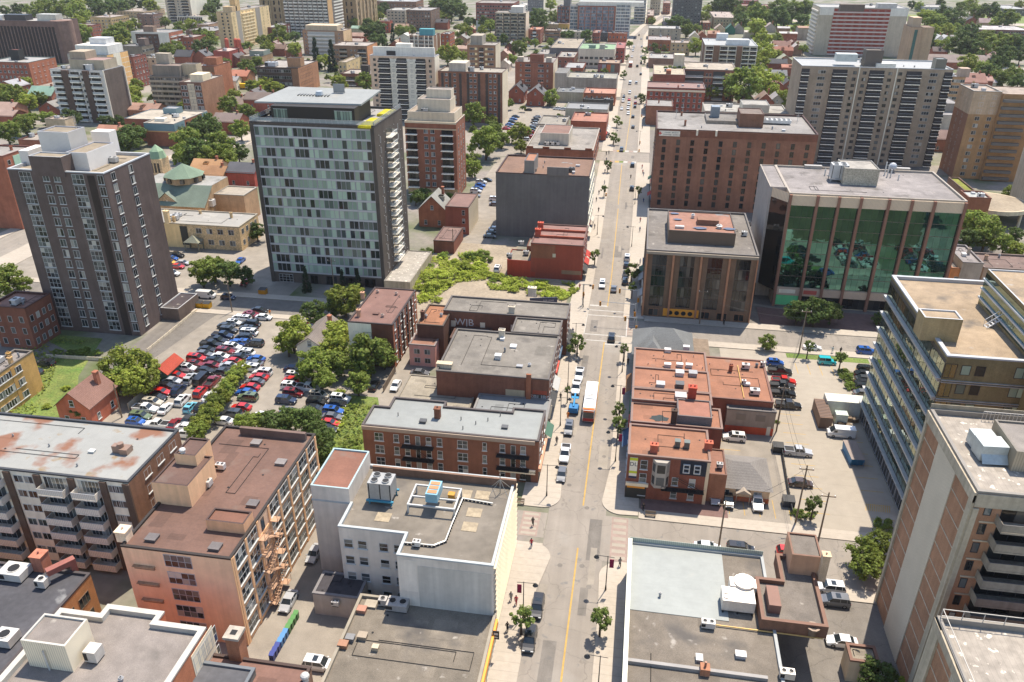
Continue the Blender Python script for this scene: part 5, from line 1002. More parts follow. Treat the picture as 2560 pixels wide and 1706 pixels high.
# ================================================================ buildings farther off
surf('arch_dark',(.012,.01,.011),.4,())
def bg(name,label,FL,FR,BK,h,col,roof='gravel',rcol=(.36,.33,.30),win='punch',n=None,nr=None,floors=None,fh=3.0,ww=1.3,wh=1.5,sill=0,frame='pvc',gl='window_glass',clut=3,pcol=None,wm='brick',sp=3.2,z0w=1.0,depth=None,cols=1,par=.5,side='r',pent=None,**kw):
 b=blk(name,label,FL,FR,h,BK=BK,depth=depth,col=col,roof=roof,rcol=rcol,pcol=pcol,wm=wm,par=par,**kw)
 fl=floors or max(1,int((h-1.0)/fh))
 if win=='punch':
  b.win('f',n or max(2,round(b.w/sp)),fl,ww,wh,z0w,fh,.02,.98,frame=frame,gl=gl,sill=sill,cols=cols)
  for s_ in side:b.win(s_,nr or max(2,round(b.d/sp)),fl,ww,wh,z0w,fh,.03,.97,frame=frame,gl=gl,sill=sill,cols=cols)
 elif win=='strip':
  for j in range(fl):b.win('f',n or 1,1,b.w/(n or 1)*.9,wh,z0w+fh*j,fh,.02,.98,cols=max(2,int(b.w/(n or 1)/1.6)),frame=frame,gl=gl);b.win('r',1,1,b.d*.9,wh,z0w+fh*j,fh,.03,.97,cols=max(2,int(b.d/2)),frame=frame,gl=gl)
 b.clutter(clut,int(abs(b.cx*7+b.cy)),1 if clut>2 else 0)
 if pent:
  u0,u1,v0,v1,hh,pc=pent;b.box('penthouse',b.x0+b.w*u0,b.x0+b.w*u1,b.y0+b.d*v0,b.y0+b.d*v1,b.roofz(),b.H+hh,pc,'painted',top='gravel',tcol=rcol)
 return b
R_=(.20,.085,.06);BR=(.155,.085,.06);TAN=(.40,.33,.24);WH=(.52,.52,.52);GR=(.30,.29,.275)
c=bg('apartment_building','red-brown brick condo tower with stepped cream penthouse, right of the glass tower',('A1',1505,1100),('A1',2055,1050)if 0 else('A1',1965,1125),('A1',2055,1045),28.2,(.21,.085,.058),win=None,rcol=(.40,.32,.25),pcol=(.52,.46,.38))
c.win('f',2,9,1.5,1.6,1.2,2.85,.34,.60,cols=2,frame='pvc',sill=.1);c.balc('f',.02,.24,9,.8,2.85,1.4,'black',bars=True);c.balc('f',.70,.94,9,.8,2.85,1.4,'black',bars=True);c.win('r',3,9,.9,1.6,1.2,2.85,.1,.9,frame='pvc')
c.panel('f',0,1,0,3.2,(.36,.28,.19),'stone',.06,'stone_base');c.panel('f',0,1,25.4,25.8,(.42,.33,.25),t=.25,name='cornice');c.panel('f',0,1,27.6,28.3,(.50,.44,.36),t=.3,name='cornice')
c.box('penthouse',c.x0+.8,c.x1-.8,c.y0+1.4,c.y1-1,27.8,31.4,(.46,.41,.35),'painted',top='gravel',tcol=(.42,.34,.26),capcol=(.6,.54,.46));c.box('penthouse',c.x0+4,c.x1-3,c.y0+4.4,c.y1-2,31,35.5,(.46,.42,.37),'painted',top='gravel',tcol=(.35,.3,.26),capcol=(.6,.54,.46));c.box('penthouse',c.x0+6.5,c.x1-3.5,c.y1-7,c.y1-2.2,35,38.4,(.48,.44,.39),'painted',top='gravel',tcol=(.35,.3,.26),capcol=(.6,.54,.46));c.ac(c.x0+7,c.y0+3,2.4,1.2,1.2,z=31.2);c.done()
t=bg('apartment_tower','white and pinkish apartment tower with dark balcony stacks and blank white top wall',('E2',715,805),('E2',1665,825),('E2',1775,792),33,(.42,.33,.28),win=None,wm='painted',rcol=(.3,.2,.17),pcol=(.55,.55,.55))
for a,b_,cc in((.13,.31,(.03,.03,.032)),(.41,.57,(.05,.045,.045)),(.71,.86,(.03,.03,.032))):t.panel('f',a,b_,0,31.5,cc,t=.05,name='recess_shade');t.balc('f',a,b_,12,1.0,2.6,1.5,'darkframe',cols=4)  # near-black panels colour in the shade of the balcony recesses
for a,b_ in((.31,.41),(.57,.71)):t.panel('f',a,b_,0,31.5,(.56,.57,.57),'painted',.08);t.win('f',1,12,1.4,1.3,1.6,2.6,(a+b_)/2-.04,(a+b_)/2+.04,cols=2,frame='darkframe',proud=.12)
t.win('f',1,12,1.4,1.3,1.6,2.6,.03,.11,cols=2,frame='darkframe');t.win('f',1,12,1.4,1.3,1.6,2.6,.89,.97,cols=2,frame='darkframe');t.panel('r',0,1,0,32.8,(.58,.56,.52),'painted',.05)
t.box('top_wall',t.x0+1,t.x1-.6,t.y0+3,t.y0+4,32,37,(.55,.57,.60),'painted');t.box('lift_house',t.x0+t.w*.38,t.x0+t.w*.62,t.y0+4,t.y0+8,32,38.5,(.57,.58,.60),'painted');t.box('roof_door',t.x0+t.w*.24,t.x0+t.w*.38,t.y0+2.8,t.y0+2.98,32.3,35,(.03,.03,.035));t.done()
b=bg('apartment_building','long brown brick slab with pale end wall, right of the white and pinkish tower',('E2',1690,1045),('E3',340,1045),('E3',405,988),25.9,(.185,.085,.06),win=None,rcol=(.40,.36,.30),pcol=(.19,.12,.09))
for u in(.05,.17,.33,.45,.62,.74,.93):b.panel('f',u,u+.035,0,25,(.05,.04,.04),t=.04,name='recess_shade');b.win('f',1,9,1.4,2.0,.6,2.8,u,u+.035,frame='darkframe',gl='window_glass')  # dark strips paint the shade of window recesses onto the flat wall
b.win('f',1,9,1.3,1.3,1.2,2.8,.10,.16,cols=2,sill=.1);b.win('f',1,9,1.3,1.3,1.2,2.8,.22,.3,cols=2,sill=.1);b.win('f',2,9,1.3,1.3,1.2,2.8,.48,.61,cols=2,sill=.1);b.win('f',2,9,1.3,1.3,1.2,2.8,.78,.92,cols=2,sill=.1);b.panel('r',0,1,0,25.8,(.52,.47,.40),'painted',.05);b.box('penthouse',b.x0+5,b.x0+14,b.y0+4,b.y1-2,25,29.5,(.36,.34,.32),'concrete');b.ac(b.x0+17,b.y0+4,3,2.4,2.4);b.done()
b=bg('apartment_tower','brown tower with cream window bands and pale end wall behind the long brown slab',('E2',2128,655),('E3',232,655),('E3',300,610),29,(.20,.13,.09),win=None,rcol=(.36,.33,.3),pcol=(.3,.26,.2))
for a,b_ in((.08,.36),(.62,.93)):b.win('f',1,9,b.w*(b_-a),1.3,2.4,2.95,a,b_,cols=6,frame='pvc');
for a in(.27,.63):[b.panel('f',a,a+.08,2.4+2.95*j,3.7+2.95*j,(.58,.52,.34),t=.12)for j in range(9)]
b.balc('f',.42,.58,9,1.6,2.95,1,'darkframe',cols=2);b.panel('r',0,1,0,28.8,(.50,.46,.39),'painted',.05);b.box('lift_house',b.x0+1.5,b.x0+b.w*.5,b.y0+3,b.y1-3,28,34,(.24,.23,.22),'concrete');b.done()
b=bg('apartment_building','red brick apartment block with small rooftop turrets and a pale end wall',('E3',503,905),('E3',1072,905),('E3',1118,832),16.8,R_,win=None,pcol=(.2,.1,.08));b.win('f',1,5,3.6,1.5,1.6,3.1,.27,.4,cols=3,frame='pvc',sill=.1);b.win('f',1,5,3.6,1.5,1.6,3.1,.61,.74,cols=3,frame='pvc',sill=.1);b.win('f',1,5,1,1.5,1.6,3.1,.12,.18,frame='pvc');b.win('f',1,5,1,1.5,1.6,3.1,.82,.88,frame='pvc');b.panel('r',0,1,0,16.6,(.52,.47,.41),'painted',.05)
b.box('stair_tower',b.x0+b.w*.37,b.x0+b.w*.72,b.y0+3,b.y0+8,16,21,R_,'brick',top='gravel');b.box('turret',b.x0+1.5,b.x0+5,b.y0+1.5,b.y0+5,16,19.5,(.3,.29,.28),'painted');b.box('turret',b.x1-5,b.x1-1.5,b.y0+1.5,b.y0+5,16,19.5,(.3,.29,.28),'painted');b.done()
b=bg('shop_building','brick block with stepped parapet and pale flat roof beside the street, behind the grey block',('A2',415,1352),('A2',1035,1366),('A2',1080,1168),9.6,(.22,.08,.05),rcol=(.34,.31,.275),n=8,ww=1.3,wh=1.2,floors=1,z0w=4.2,frame='darkframe',pcol=(.48,.42,.35),clut=0)
b.pbox('penthouse',('A2',550,1212),('A2',812,1222),14,9,(.42,.40,.37),BK=('A2',842,1142),k='painted',top='membrane',tcol=(.21,.12,.09),capcol=(.6,.56,.5))
for q in(610,658,706):p=P(('A2',q,1320),9.4);b.ac(p[0],p[1],1.9,1.6,1.5,col=(.6,.56,.5),fans=1)
for u in(.06,.30,.62,.93):b.panel('f',u-.05,u+.05,9.3,10.3,(.22,.08,.05),'brick',.06,'stepped_parapet')
b.win('r',5,2,1.4,1.8,1,4,.05,.95);b.done()
def small(label,FL,FR,BK,h,col,rcol,name='shop_building',roof='gravel',**kw):
 b=bg(name,label,FL,FR,BK,h,col,roof=roof,rcol=rcol,**kw);return b.done()
small('red brick shop with orange-brown roof beyond the stepped-parapet block',('A2',825,1105),('A2',1155,1112),('A2',1190,1032),9,(.24,.075,.045),(.33,.15,.10),roof='membrane',n=3)
small('flat grey-roofed shops strung along the far side of the car park',('A2',778,990),('A2',1165,1000),('A2',1195,945),5.5,GR,(.42,.42,.41),roof='white_roof',win=None)
small('low grey shed roof beside the tall thin flue and car park',('A2',525,1130),('A2',780,1140),('A2',830,1060),5,(.3,.27,.24),(.36,.33,.28),win=None)
small('dark-roofed shop with white front edge beyond the grey flat roofs',('A2',945,905),('A2',1215,915),('A2',1228,900),6,(.06,.06,.06),(.2,.2,.2),win=None,depth=None)
b=bg('shop_building','salmon-roofed red brick shop with small arched windows on the street',('A2',945,850),('A2',1235,855),('A2',1245,806),7,(.26,.09,.055),roof='membrane',rcol=(.40,.20,.14),n=6,ww=.9,wh=1.4,floors=1,z0w=4);b.done()
small('grey block wall building with dark flat roof next to the salmon-roofed shop',('A2',695,838),('A2',940,846),('A2',940,802),6,(.31,.285,.25),(.16,.165,.165),win=None,roof='tar',wm='concrete')
b=bg('shop_building','long grey windowless wall with blue graffiti and pale roof, left of the street',('E3',1250,1140),('E3',1988,1130),('E3',2000,1062),10,(.24,.235,.225),rcol=(.42,.40,.34),win=None,wm='concrete');gp=b.panel('f',.6,.98,1.2,3.2,(.24,.235,.225),'concrete',.03,'graffiti_panel');o_=obj('lettering',text_mesh('GIOIA GIGI',2.1,'navy'),gp,(0,-.05,2.1));o_.rotation_euler=(pi/2,0,0)
b.box('end_block',b.x0-7.5,b.x0-.03,b.y0+.3,b.y1,0,12.4,(.30,.29,.28),'concrete',top='gravel');b.ac(b.cx+2,b.y0+6,2.4,2,1.6,col=(.5,.5,.5));b.ac(b.cx+6,b.y0+6,2.4,2,1.6,col=(.5,.5,.5));b.done()
small('little red brick shop with white roof behind the graffiti wall',('E3',1222,985),('E3',1500,985),('E3',1520,908),5.5,(.25,.08,.05),(.55,.54,.52),roof='white_roof',n=2,ww=4,wh=2.4,floors=1,gl='dark_glass',frame='darkframe')
b=bg('shop_building','brown-roofed corner shop with a colourful mural on its side',('E3',1712,918),('E3',2030,920),('E3',2045,868),8,(.14,.07,.06),roof='membrane',rcol=(.30,.21,.15),win=None)
for u,cc in((.02,(.25,.1,.12)),(.2,(.3,.28,.35)),(.42,(.45,.12,.05)),(.6,(.12,.17,.18))):b.panel('f',u,u+.17,2,7,cc,'painted',.03,'mural_panel')
b.done()
b=bg('office_building','grey office block with green flat roof left of the street',('E3',1432,712),('E3',1958,716),('E3',1992,640),13.5,(.44,.41,.37),roof='membrane',rcol=(.22,.33,.19),n=7,ww=2.6,wh=1.7,fh=4.2,z0w=2,frame=None,gl='window_glass',wm='painted',pcol=(.46,.42,.38));b.box('penthouse',b.x0+7,b.x0+12,b.y0+7,b.y0+11,13,15.4,(.15,.2,.2));b.box('penthouse',b.x0+15,b.x0+19,b.y0+6,b.y0+10,13,16,(.26,.25,.26));b.done()
small('dull red shop with flat roof joined to the green-roofed office at the street',('E3',1962,700),('E3',2100,700),('E3',2110,610),11,(.24,.06,.055),(.28,.1,.09),n=2,roof='membrane')
small('blank dark-walled hall with large brownish flat roof behind the green-roofed office',('E3',1008,697),('E3',1425,702),('E3',1485,558),9,(.11,.11,.13),(.40,.34,.26),win=None)
small('brick shop with pale gravel roof and roof units in front of the dark-walled hall',('E3',1118,830),('E3',1372,834),('E3',1405,752),8,(.19,.08,.06),(.40,.37,.33),clut=5,n=3)
small('low grey sheds behind the red brick block with turrets',('E3',830,785),('E3',1090,790),('E3',1100,718),5,(.36,.34,.31),(.42,.39,.36),win=None)
b=bg('apartment_tower','cream balcony tower with dark vertical ribs and pale right wall, centre top',('E3',210,186),('E3',670,188),('E3',713,162),26.1,(.46,.40,.32),win=None,wm='painted',rcol=(.38,.34,.3));
for u in(0,.27,.49,.74,.97):b.panel('f',u,u+.025,0,26,(.10,.075,.065),t=.5,name='rib')
for j in range(9):b.panel('f',.02,.98,.4+2.8*j,1.3+2.8*j,(.10,.09,.085),t=.03,name='window_band')
b.win('f',4,9,5.5,1.4,1.3,2.8,.02,.98,cols=4,frame='darkframe',gl='window_glass');b.panel('r',0,1,0,26,(.56,.53,.47),'painted',.05);b.box('lift_house',b.x0+b.w*.5,b.x0+b.w*.9,b.y0+3,b.y1-3,25.5,31,(.42,.42,.44),'painted');b.done()
b=bg('apartment_building','narrow red brick walk-up with white bay balconies right of the cream balcony tower',('E3',702,430),('E3',880,432),('E3',935,392),12.4,(.23,.08,.055),roof='membrane',rcol=(.42,.21,.14),n=2,nr=4,ww=1.4,wh=1.6,sill=.1);b.balc('f',.35,.65,4,.8,2.9,1,'pvc',cols=2);b.done()
small('brown brick low-rise with white balcony fronts near the narrow red walk-up',('E3',938,445),('E3',1160,447),('E3',1175,424),10,(.22,.13,.09),(.42,.35,.29),name='apartment_building',win='strip',wh=1.1)
small('long low building with white parapet behind the street trees',('E3',1162,458),('E3',1618,462),('E3',1620,434),7,(.40,.36,.31),(.55,.52,.47),n=8)
small('tan brick strip building with pale roof below the glass and brick condo',('E3',830,350),('E3',1135,352),('E3',1140,318),9,(.30,.24,.17),(.46,.43,.39),n=9)
small('old yellow stone house with mansard roof beside the tan strip building',('E3',1140,350),('E3',1290,352),('E3',1300,290),9,(.42,.30,.12),(.3,.2,.15),n=3,name='house')
small('dark red brick house with flat roof left of the street near the condo',('E3',1632,478),('E3',1740,478),('E3',1812,434),9,(.22,.07,.055),(.40,.26,.22),n=3)
small('orange-red brick shop with row of white arched windows left of the street',('E3',1860,482),('E3',2135,486),('E3',2140,470),8,(.30,.09,.05),(.40,.34,.3),n=5,ww=1.3,wh=2,floors=1,z0w=3.4)
small('slim dark grey shop squeezed between red brick shops near the condo',('E3',1745,480),('E3',1850,482),('E3',1860,470),7.5,(.08,.09,.1),(.3,.3,.3),n=2)
b=bg('apartment_building','large glass and red brick condo block with white framed corner, top centre',('E3',1425,85),('E3',1975,92),('E3',2000,60),28,(.22,.085,.06),win=None,rcol=(.5,.5,.48));b.win('f',6,9,b.w/6*.8,2.5,.8,2.95,.03,.97,cols=6,frame='greyframe',gl='blue_glass',fw=.12);b.box('penthouse',b.x0,b.x1+26,b.y0+1,b.y1-1,27.6,31.5,(.5,.51,.52),'painted',top='white_roof',tcol=(.6,.6,.55));b.done()
b=bg('apartment_building','white-framed glass end of the condo block on the street corner',('E3',1980,60),('E3',2190,64),('E3',2215,40),30,(.50,.52,.53),win=None,wm='painted');b.win('f',3,10,b.w/3*.92,2.3,.8,2.9,.02,.98,cols=5,frame='pvc',gl='blue_glass',fw=.14);b.win('r',3,10,b.d/3*.92,2.3,.8,2.9,.02,.98,cols=4,frame='pvc',gl='blue_glass',fw=.14);b.done()
b=bg('apartment_building','lower glazed wing left of the glass and red brick condo',('E3',1312,75),('E3',1424,80),('E3',1430,60),28,(.40,.40,.41),win=None);b.win('f',2,9,b.w/2*.9,2.4,.8,2.95,.02,.98,cols=4,frame='pvc',gl='blue_glass');b.done()
b=bg('apartment_building','brick-framed dark glass block behind the tan strip building, top centre',('E3',1122,95),('E3',1308,97),('E3',1320,80),24,(.20,.09,.07),win=None);b.win('f',3,8,b.w/3*.8,2.3,.8,2.9,.03,.97,cols=3,frame='darkframe',gl='blue_glass');b.box('top',b.x0+6,b.x1,b.y0+3,b.y1,23,31,(.12,.13,.15),'painted');b.done()
b=bg('apartment_building','dark grey and white chequered apartment block at the top edge, centre',('E3',690,2),('E3',925,4),('E3',952,-10),22,(.10,.11,.13),win=None);b.win('f',9,7,2.2,1.8,1,2.9,.01,.99,cols=2,frame='pvc',gl='window_glass',fw=.3);b.panel('r',0,1,0,22,(.6,.58,.54),'painted',.05);b.done()
small('white modern building with pale roof beside the chequered block',('E3',545,75),('E3',690,78),('E3',700,40),10,(.52,.52,.5),(.55,.53,.48),n=5)
b=bg('apartment_building','wide dark red brick block over white lower storeys, top centre left',('E3',-60,42),('E3',488,52),('E3',545,10),26,(.20,.07,.06),win='punch',floors=8,fh=3.0,n=14,ww=2.0,wh=1.6,frame='pvc');b.panel('f',0,1,0,9,(.48,.48,.47),'painted',.04);b.done()
b=bg('apartment_building','white-fronted block with white balcony ribs and a teal rooftop hut',('E2',1290,515),('E2',1650,522),('E2',1762,482),16,(.24,.15,.11),win=None,rcol=(.45,.42,.37));
for u in(0,.2,.36,.62,.78,.97):b.panel('f',u,u+.025,0,15.8,(.58,.58,.58),t=1.2,name='white_rib')
b.win('f',5,5,b.w/5*.8,1.9,.8,3,.01,.99,cols=4,frame='pvc');[b.panel('f',.02,.98,.2+3*j,1.1+3*j,(.3,.3,.31),t=.9,name='balcony_front')for j in range(5)];b.panel('r',.42,.52,0,15.5,(.56,.54,.5),t=.1);b.box('rooftop_hut',b.x0+b.w*.36,b.x0+b.w*.93,b.y0+5,b.y0+11,15.5,20.5,(.06,.22,.29),'painted');b.done()
small('vivid red-orange brick block behind the white-ribbed block',('E2',1748,495),('E2',1882,497),('E2',1948,462),16,(.26,.075,.04),(.45,.43,.4),name='apartment_building',n=2,nr=5)
b=bg('apartment_building','tan brick slab with wide white balcony front, left of the big dark conifer',('E1',2038,445),('E2',352,445),('E2',447,412),19,(.27,.17,.12),win=None,rcol=(.42,.37,.31));b.panel('f',.13,.79,0,18,(.34,.34,.35),t=.05);b.balc('f',.13,.30,6,.8,2.85,1.3,'siding',color=(.48,.49,.52));b.balc('f',.305,.46,6,.8,2.85,1.3,'siding',color=(.48,.49,.52));b.balc('f',.465,.62,6,.8,2.85,1.3,'siding',color=(.48,.49,.52));b.balc('f',.625,.785,6,.8,2.85,1.3,'siding',color=(.48,.49,.52));b.win('f',1,6,1.2,1.2,1.5,2.85,.04,.1,cols=2);b.win('f',1,6,1.2,1.2,1.5,2.85,.86,.93,cols=2);b.panel('r',.02,.95,.1,18.8,(.55,.40,.27),'brick',.04);b.box('penthouse',b.x0+2,b.x1-6,b.y0+3,b.y1-3,18.5,22.5,(.36,.31,.25),'painted');b.done()
b=bg('apartment_building','brown brick low-rise with recessed balconies beside the white and pinkish tower',('E2',148,662),('E2',688,668),('E2',786,612),15,(.20,.125,.085),win=None,rcol=(.46,.41,.36));b.win('f',2,4,1.4,1.2,1.4,3.2,.05,.2,cols=2);b.balc('f',.22,.44,4,.8,3.2,.9,'concrete',color=(.3,.27,.24));b.balc('f',.74,.97,4,.8,3.2,.9,'darkframe');b.win('f',2,4,1.4,1.2,1.4,3.2,.5,.72,cols=2);b.panel('r',0,1,0,14.8,(.40,.20,.11),'brick',.04);b.win('r',4,4,1.2,1.3,1.4,3.2,.05,.95,proud=.1);b.done()
b=bg('apartment_building','squat brown brick block with cornered balconies in front of the brown low-rise',('E2',285,1072),('E2',745,1076),('E2',760,1010),8,(.17,.075,.055),rcol=(.46,.40,.34),win=None);b.balc('f',.16,.5,2,.8,3,1.4,'pvc',bars=True);b.win('f',2,2,1.4,1.3,1.4,3,.6,.95);b.box('stair_hut',b.x0+b.w*.66,b.x0+b.w*.9,b.y0+2,b.y0+6,7.5,13,(.05,.045,.045),'brick');b.done()
small('old tan stone house with flat roof left of the squat brown block',('E2',258,905),('E2',385,905),('E2',505,805),8,(.40,.32,.2),(.45,.38,.3),n=2,nr=4,name='house')
small('grey and pale five storey apartment block behind leafy gardens',('E2',958,150),('E2',1238,152),('E2',1250,112),16,(.33,.30,.27),(.48,.46,.42),n=5,ww=2,name='apartment_building')
b=bg('apartment_building','dark brown apartment block beside the grey and pale one',('E2',1244,132),('E2',1605,136),('E2',1678,180)if 0 else('E2',1660,100),19.5,(.12,.085,.07),n=8,nr=3,ww=1.5,wh=1.5,rcol=(.42,.40,.38),name=None)if 0 else bg('apartment_building','dark brown apartment block beside the grey and pale one',('E2',1244,150),('E2',1610,152),('E2',1680,108),19.5,(.13,.09,.075),n=8,nr=3,ww=1.6,wh=1.6,rcol=(.42,.40,.38));b.done()
small('bright red brick walk-up with flat roof among trees, top left of centre',('E2',828,308),('E2',1005,312),('E2',1030,296),11,(.28,.07,.045),(.42,.32,.27),name='apartment_building',n=3)
small('long brick town block with dormer roof at the top edge left of centre',('E2',800,20),('E2',1400,25),('E2',1420,-5),15,(.20,.11,.085),(.46,.46,.47),n=14,name='apartment_building')
b=bg('apartment_tower','wide slab of white balcony bands cut by the top edge, left of centre',('E1',1745,-95),('E2',120,-95),('E2',270,-130),38,(.20,.18,.18),win=None,wm='painted')
for j in range(13):
 for i in range(9):b.panel('f',i/9+.004+(j%2)*.01,(i+1)/9-.02,.5+2.85*j,1.6+2.85*j,(.58,.59,.62),t=1.2,name='balcony_front')
 b.panel('r',.35,.95,.5+2.85*j,1.6+2.85*j,(.60,.61,.63),t=1.2,name='balcony_front')
b.win('f',9,13,b.w/9*.8,1.5,1.5,2.85,0,1,cols=4);b.panel('r',0,.3,0,37,(.42,.28,.16),'brick',.05);b.done()
b=bg('museum_building','broad old brown stone building with tall windows behind the white balcony slab',('E1',1330,-30),('E2',590,-40),('E2',760,-90),30,(.24,.185,.125),win=None,wm='stone');b.win('f',18,4,2.0,4.2,2.5,6.6,.02,.98,cols=2,frame='timber',gl='dark_glass');b.win('r',8,4,1.8,4.2,2.5,6.6,.04,.96,cols=2,frame='timber',gl='dark_glass');[b.panel('f',i/9-.006,i/9+.006,0,29,(.28,.22,.15),'stone',.8,'buttress')for i in range(1,9)];[b.panel('r',i/6-.02,i/6+.02,0,30,(.32,.25,.18),'stone',1.0,'buttress')for i in range(0,6)];b.done()
b=bg('apartment_tower','beige brick tower with many small windows, upper left of the glass tower',('E1',792,178),('E1',1045,175),('E1',1450,75),30.2,(.43,.33,.22),win=None,rcol=(.36,.33,.3),pcol=(.4,.3,.2));b.win('f',2,11,1.5,1.4,1.2,2.65,.2,.9,cols=2,frame='darkframe');b.panel('r',0,1,0,30,(.52,.42,.27),'brick',.04);b.win('r',1,11,1.5,1.4,1.2,2.65,.02,.1,frame='darkframe',proud=.1);b.win('r',7,11,1.7,1.4,1.2,2.65,.24,.86,frame='darkframe',proud=.1);b.panel('r',.12,.22,0,30,(.25,.24,.24),t=.08,name='bay_shade');b.panel('r',.62,.74,0,30,(.22,.21,.21),t=.2,name='glazed_bay');b.win('r',1,11,1.5,1.4,1.2,2.65,.9,.98,frame='darkframe',proud=.1)  # the shaded bay is a flat grey panel, its shadow put into the colour
for j in range(11):b.panel('r',.25,.56,.3+2.65*j,1.1+2.65*j,(.6,.52,.38),t=.7,name='balcony_front')
b.box('penthouse',b.x0+4,b.x1-1,b.y0+5,b.y0+14,29.8,34,(.40,.31,.21),'brick');b.box('lift_house',b.x1-6,b.x1-1,b.y0+12,b.y0+20,29.8,41,(.44,.33,.2),'brick');b.done()
b=bg('office_building','dark brown brick office with ribbon windows behind the glass tower canopy',('E1',1385,975),('E1',2010,985),('E1',2240,880),16,(.06,.045,.042),win=None,rcol=(.46,.42,.38),pcol=(.12,.08,.06));
b.panel('f',.84,1,0,15.5,(.20,.12,.08),'brick',.06);[b.win('f',1,1,b.w*.8,1.7,1.6+3.8*j,3,.01,.83,cols=14,frame='pvc',gl='window_glass')for j in range(4)];b.panel('r',0,1,0,15.8,(.30,.16,.10),'brick',.04);[b.win('r',1,1,b.d*.58,1.9,1.4+3.8*j,3,.06,.68,cols=8,frame='darkframe',gl='window_glass',proud=.1)for j in range(4)]
b.box('penthouse',b.x0+b.w*.68,b.x0+b.w*1.0,b.y0+5,b.y0+11,15.5,21,(.27,.16,.10),'brick',top='gravel');b.ac(b.x0+7,b.y0+7,7,4.5,2.6,col=(.42,.44,.46),fans=3);b.done()
small('brown flat building with green-grey rooftop box behind the dark brown office',('E1',1150,815),('E1',1475,822),('E1',1560,770),9,(.26,.18,.12),(.42,.36,.3),name='office_building',pent=(.3,.95,.3,.9,3,(.16,.2,.2)))
b=bg('apartment_building','dark red brick block with round white bay tops and pale roof, near the beige tower',('E1',1490,395),('E1',1645,400),('E1',1860,340),12,(.11,.04,.04),roof='white_roof',rcol=(.55,.54,.52),win=None);b.win('r',5,3,2.6,2.4,.8,3.4,.02,.98,cols=2,frame='pvc',fw=.4,proud=.4);b.done()
b=bg('apartment_building','brown brick block with white end walls, upper left by the trees',('E0',1910,460),('E1',108,478),('E1',240,432),17,(.085,.05,.045),win=None,rcol=(.4,.38,.36),pcol=(.58,.58,.57));b.panel('f',0,.11,0,17,(.60,.60,.60),'painted',.08);b.panel('f',.72,1,0,17,(.58,.58,.58),'painted',.08);b.panel('f',.11,.72,15.6,17,(.5,.5,.52),'painted',.08);b.win('f',4,4,1.8,1.2,2,3.5,.14,.70,cols=2);b.balc('r',.08,.45,5,.8,3.1,1.2,'pvc');b.panel('r',0,1,0,16.8,(.26,.11,.08),'brick',.03);b.balc('r',.58,.95,5,.8,3.1,1.2,'pvc');b.box('penthouse',b.x0+9,b.x0+18,b.y0+4,b.y0+9,16.5,21,(.2,.15,.13),'brick');b.done()
b=bg('office_building','flat dark-topped concrete building with a square rooftop hut, upper left',('E0',1722,668),('E0',2060,675),('E0',2240,640),11,(.16,.145,.13),roof='tar',rcol=(.17,.165,.16),win=None,wm='concrete');b.win('r',3,2,6,1.6,2.5,4.2,.02,.98,cols=4,frame='pvc');b.box('rooftop_hut',b.x0+b.w*.7,b.x0+b.w*1.0,b.y0+5,b.y0+11,10.5,16,(.13,.10,.10),'painted');b.done()
b=bg('apartment_building','tall grey apartment slab with dark balcony columns and blank white side, top left',('E1',40,-140),('E1',410,-135),('E1',590,-165),33,(.36,.32,.28),win=None,wm='painted');b.balc('f',.1,.38,11,.8,2.85,1.4,'darkframe');b.balc('f',.64,.92,11,.8,2.85,1.4,'darkframe');b.win('f',1,11,1.8,1.3,1.4,2.85,.45,.58,cols=2);b.panel('r',0,1,0,33,(.60,.60,.58),'painted',.05);b.done()
small('low white hall with black vertical slots in front of the grey apartment slab',('E1',240,236),('E1',618,242),('E1',747,216),8,(.56,.56,.55),(.46,.40,.35),wm='painted',n=14,ww=1.6,wh=6,floors=1,frame=None,gl='dark_glass',nr=1,side='',name='office_building')
small('wide brown low-rise with light roof beneath the white slotted hall',('E1',260,350),('E1',700,358),('E1',800,322),6,(.27,.19,.15),(.42,.38,.36),n=6)
small('dark roofed low-rise among trees left of the beige tower',('E1',370,440),('E1',800,450),('E1',815,385),8,(.17,.11,.09),(.33,.32,.31),n=9,name='apartment_building')
small('red brick block with tall chimney left of the beige tower',('E1',275,540),('E1',480,545),('E1',520,500),12,(.22,.08,.055),(.40,.33,.3),n=4,name='apartment_building')
small('tan old apartments with bay windows, upper left',('E0',1300,250),('E0',1610,255),('E0',1695,212),14,(.36,.27,.16),(.46,.39,.35),n=6,ww=1.6,name='apartment_building')
small('red-brown brick block beside the tan old apartments',('E0',1062,362),('E0',1325,368),('E0',1405,345),13,(.23,.08,.06),(.33,.27,.25),n=4,name='apartment_building')
small('grey and brown panelled block with white stripe, upper left',('E0',1985,205),('E0',2215,210),('E0',2235,185),14,(.18,.12,.11),(.4,.36,.34),n=3,name='apartment_building')
small('low tan rooftops behind trees at upper left',('E0',1660,165),('E0',2100,168),('E0',2150,120),7,(.36,.28,.2),(.46,.39,.33),n=8)
b=bg('office_building','huge dark brown office block with arched window bays at the left edge',('E0',-300,300),('E0',880,305),('E0',1020,268),30,(.125,.085,.085),win=None,rcol=(.5,.48,.45),pcol=(.16,.11,.11))
nb_=19
for i in range(nb_):
 u=.06+.90*i/nb_;b.panel('f',u,u+.9/nb_*.68,0,26.0,(.012,.009,.011),t=.04,name='window_bay');
b.win('f',nb_,7,b.w*.9/nb_*.6,.4,3,3.6,.06,.96,frame=None,gl='window_glass',name='spandrel');m_b=MB();m_b.cyl(0,0,0,30.03,b.d*.32,'brick',n=20);obj('round_corner',m_b,b.root,(b.w/2-2,-b.d/2+b.d*.32,0),color=(.145,.10,.095))
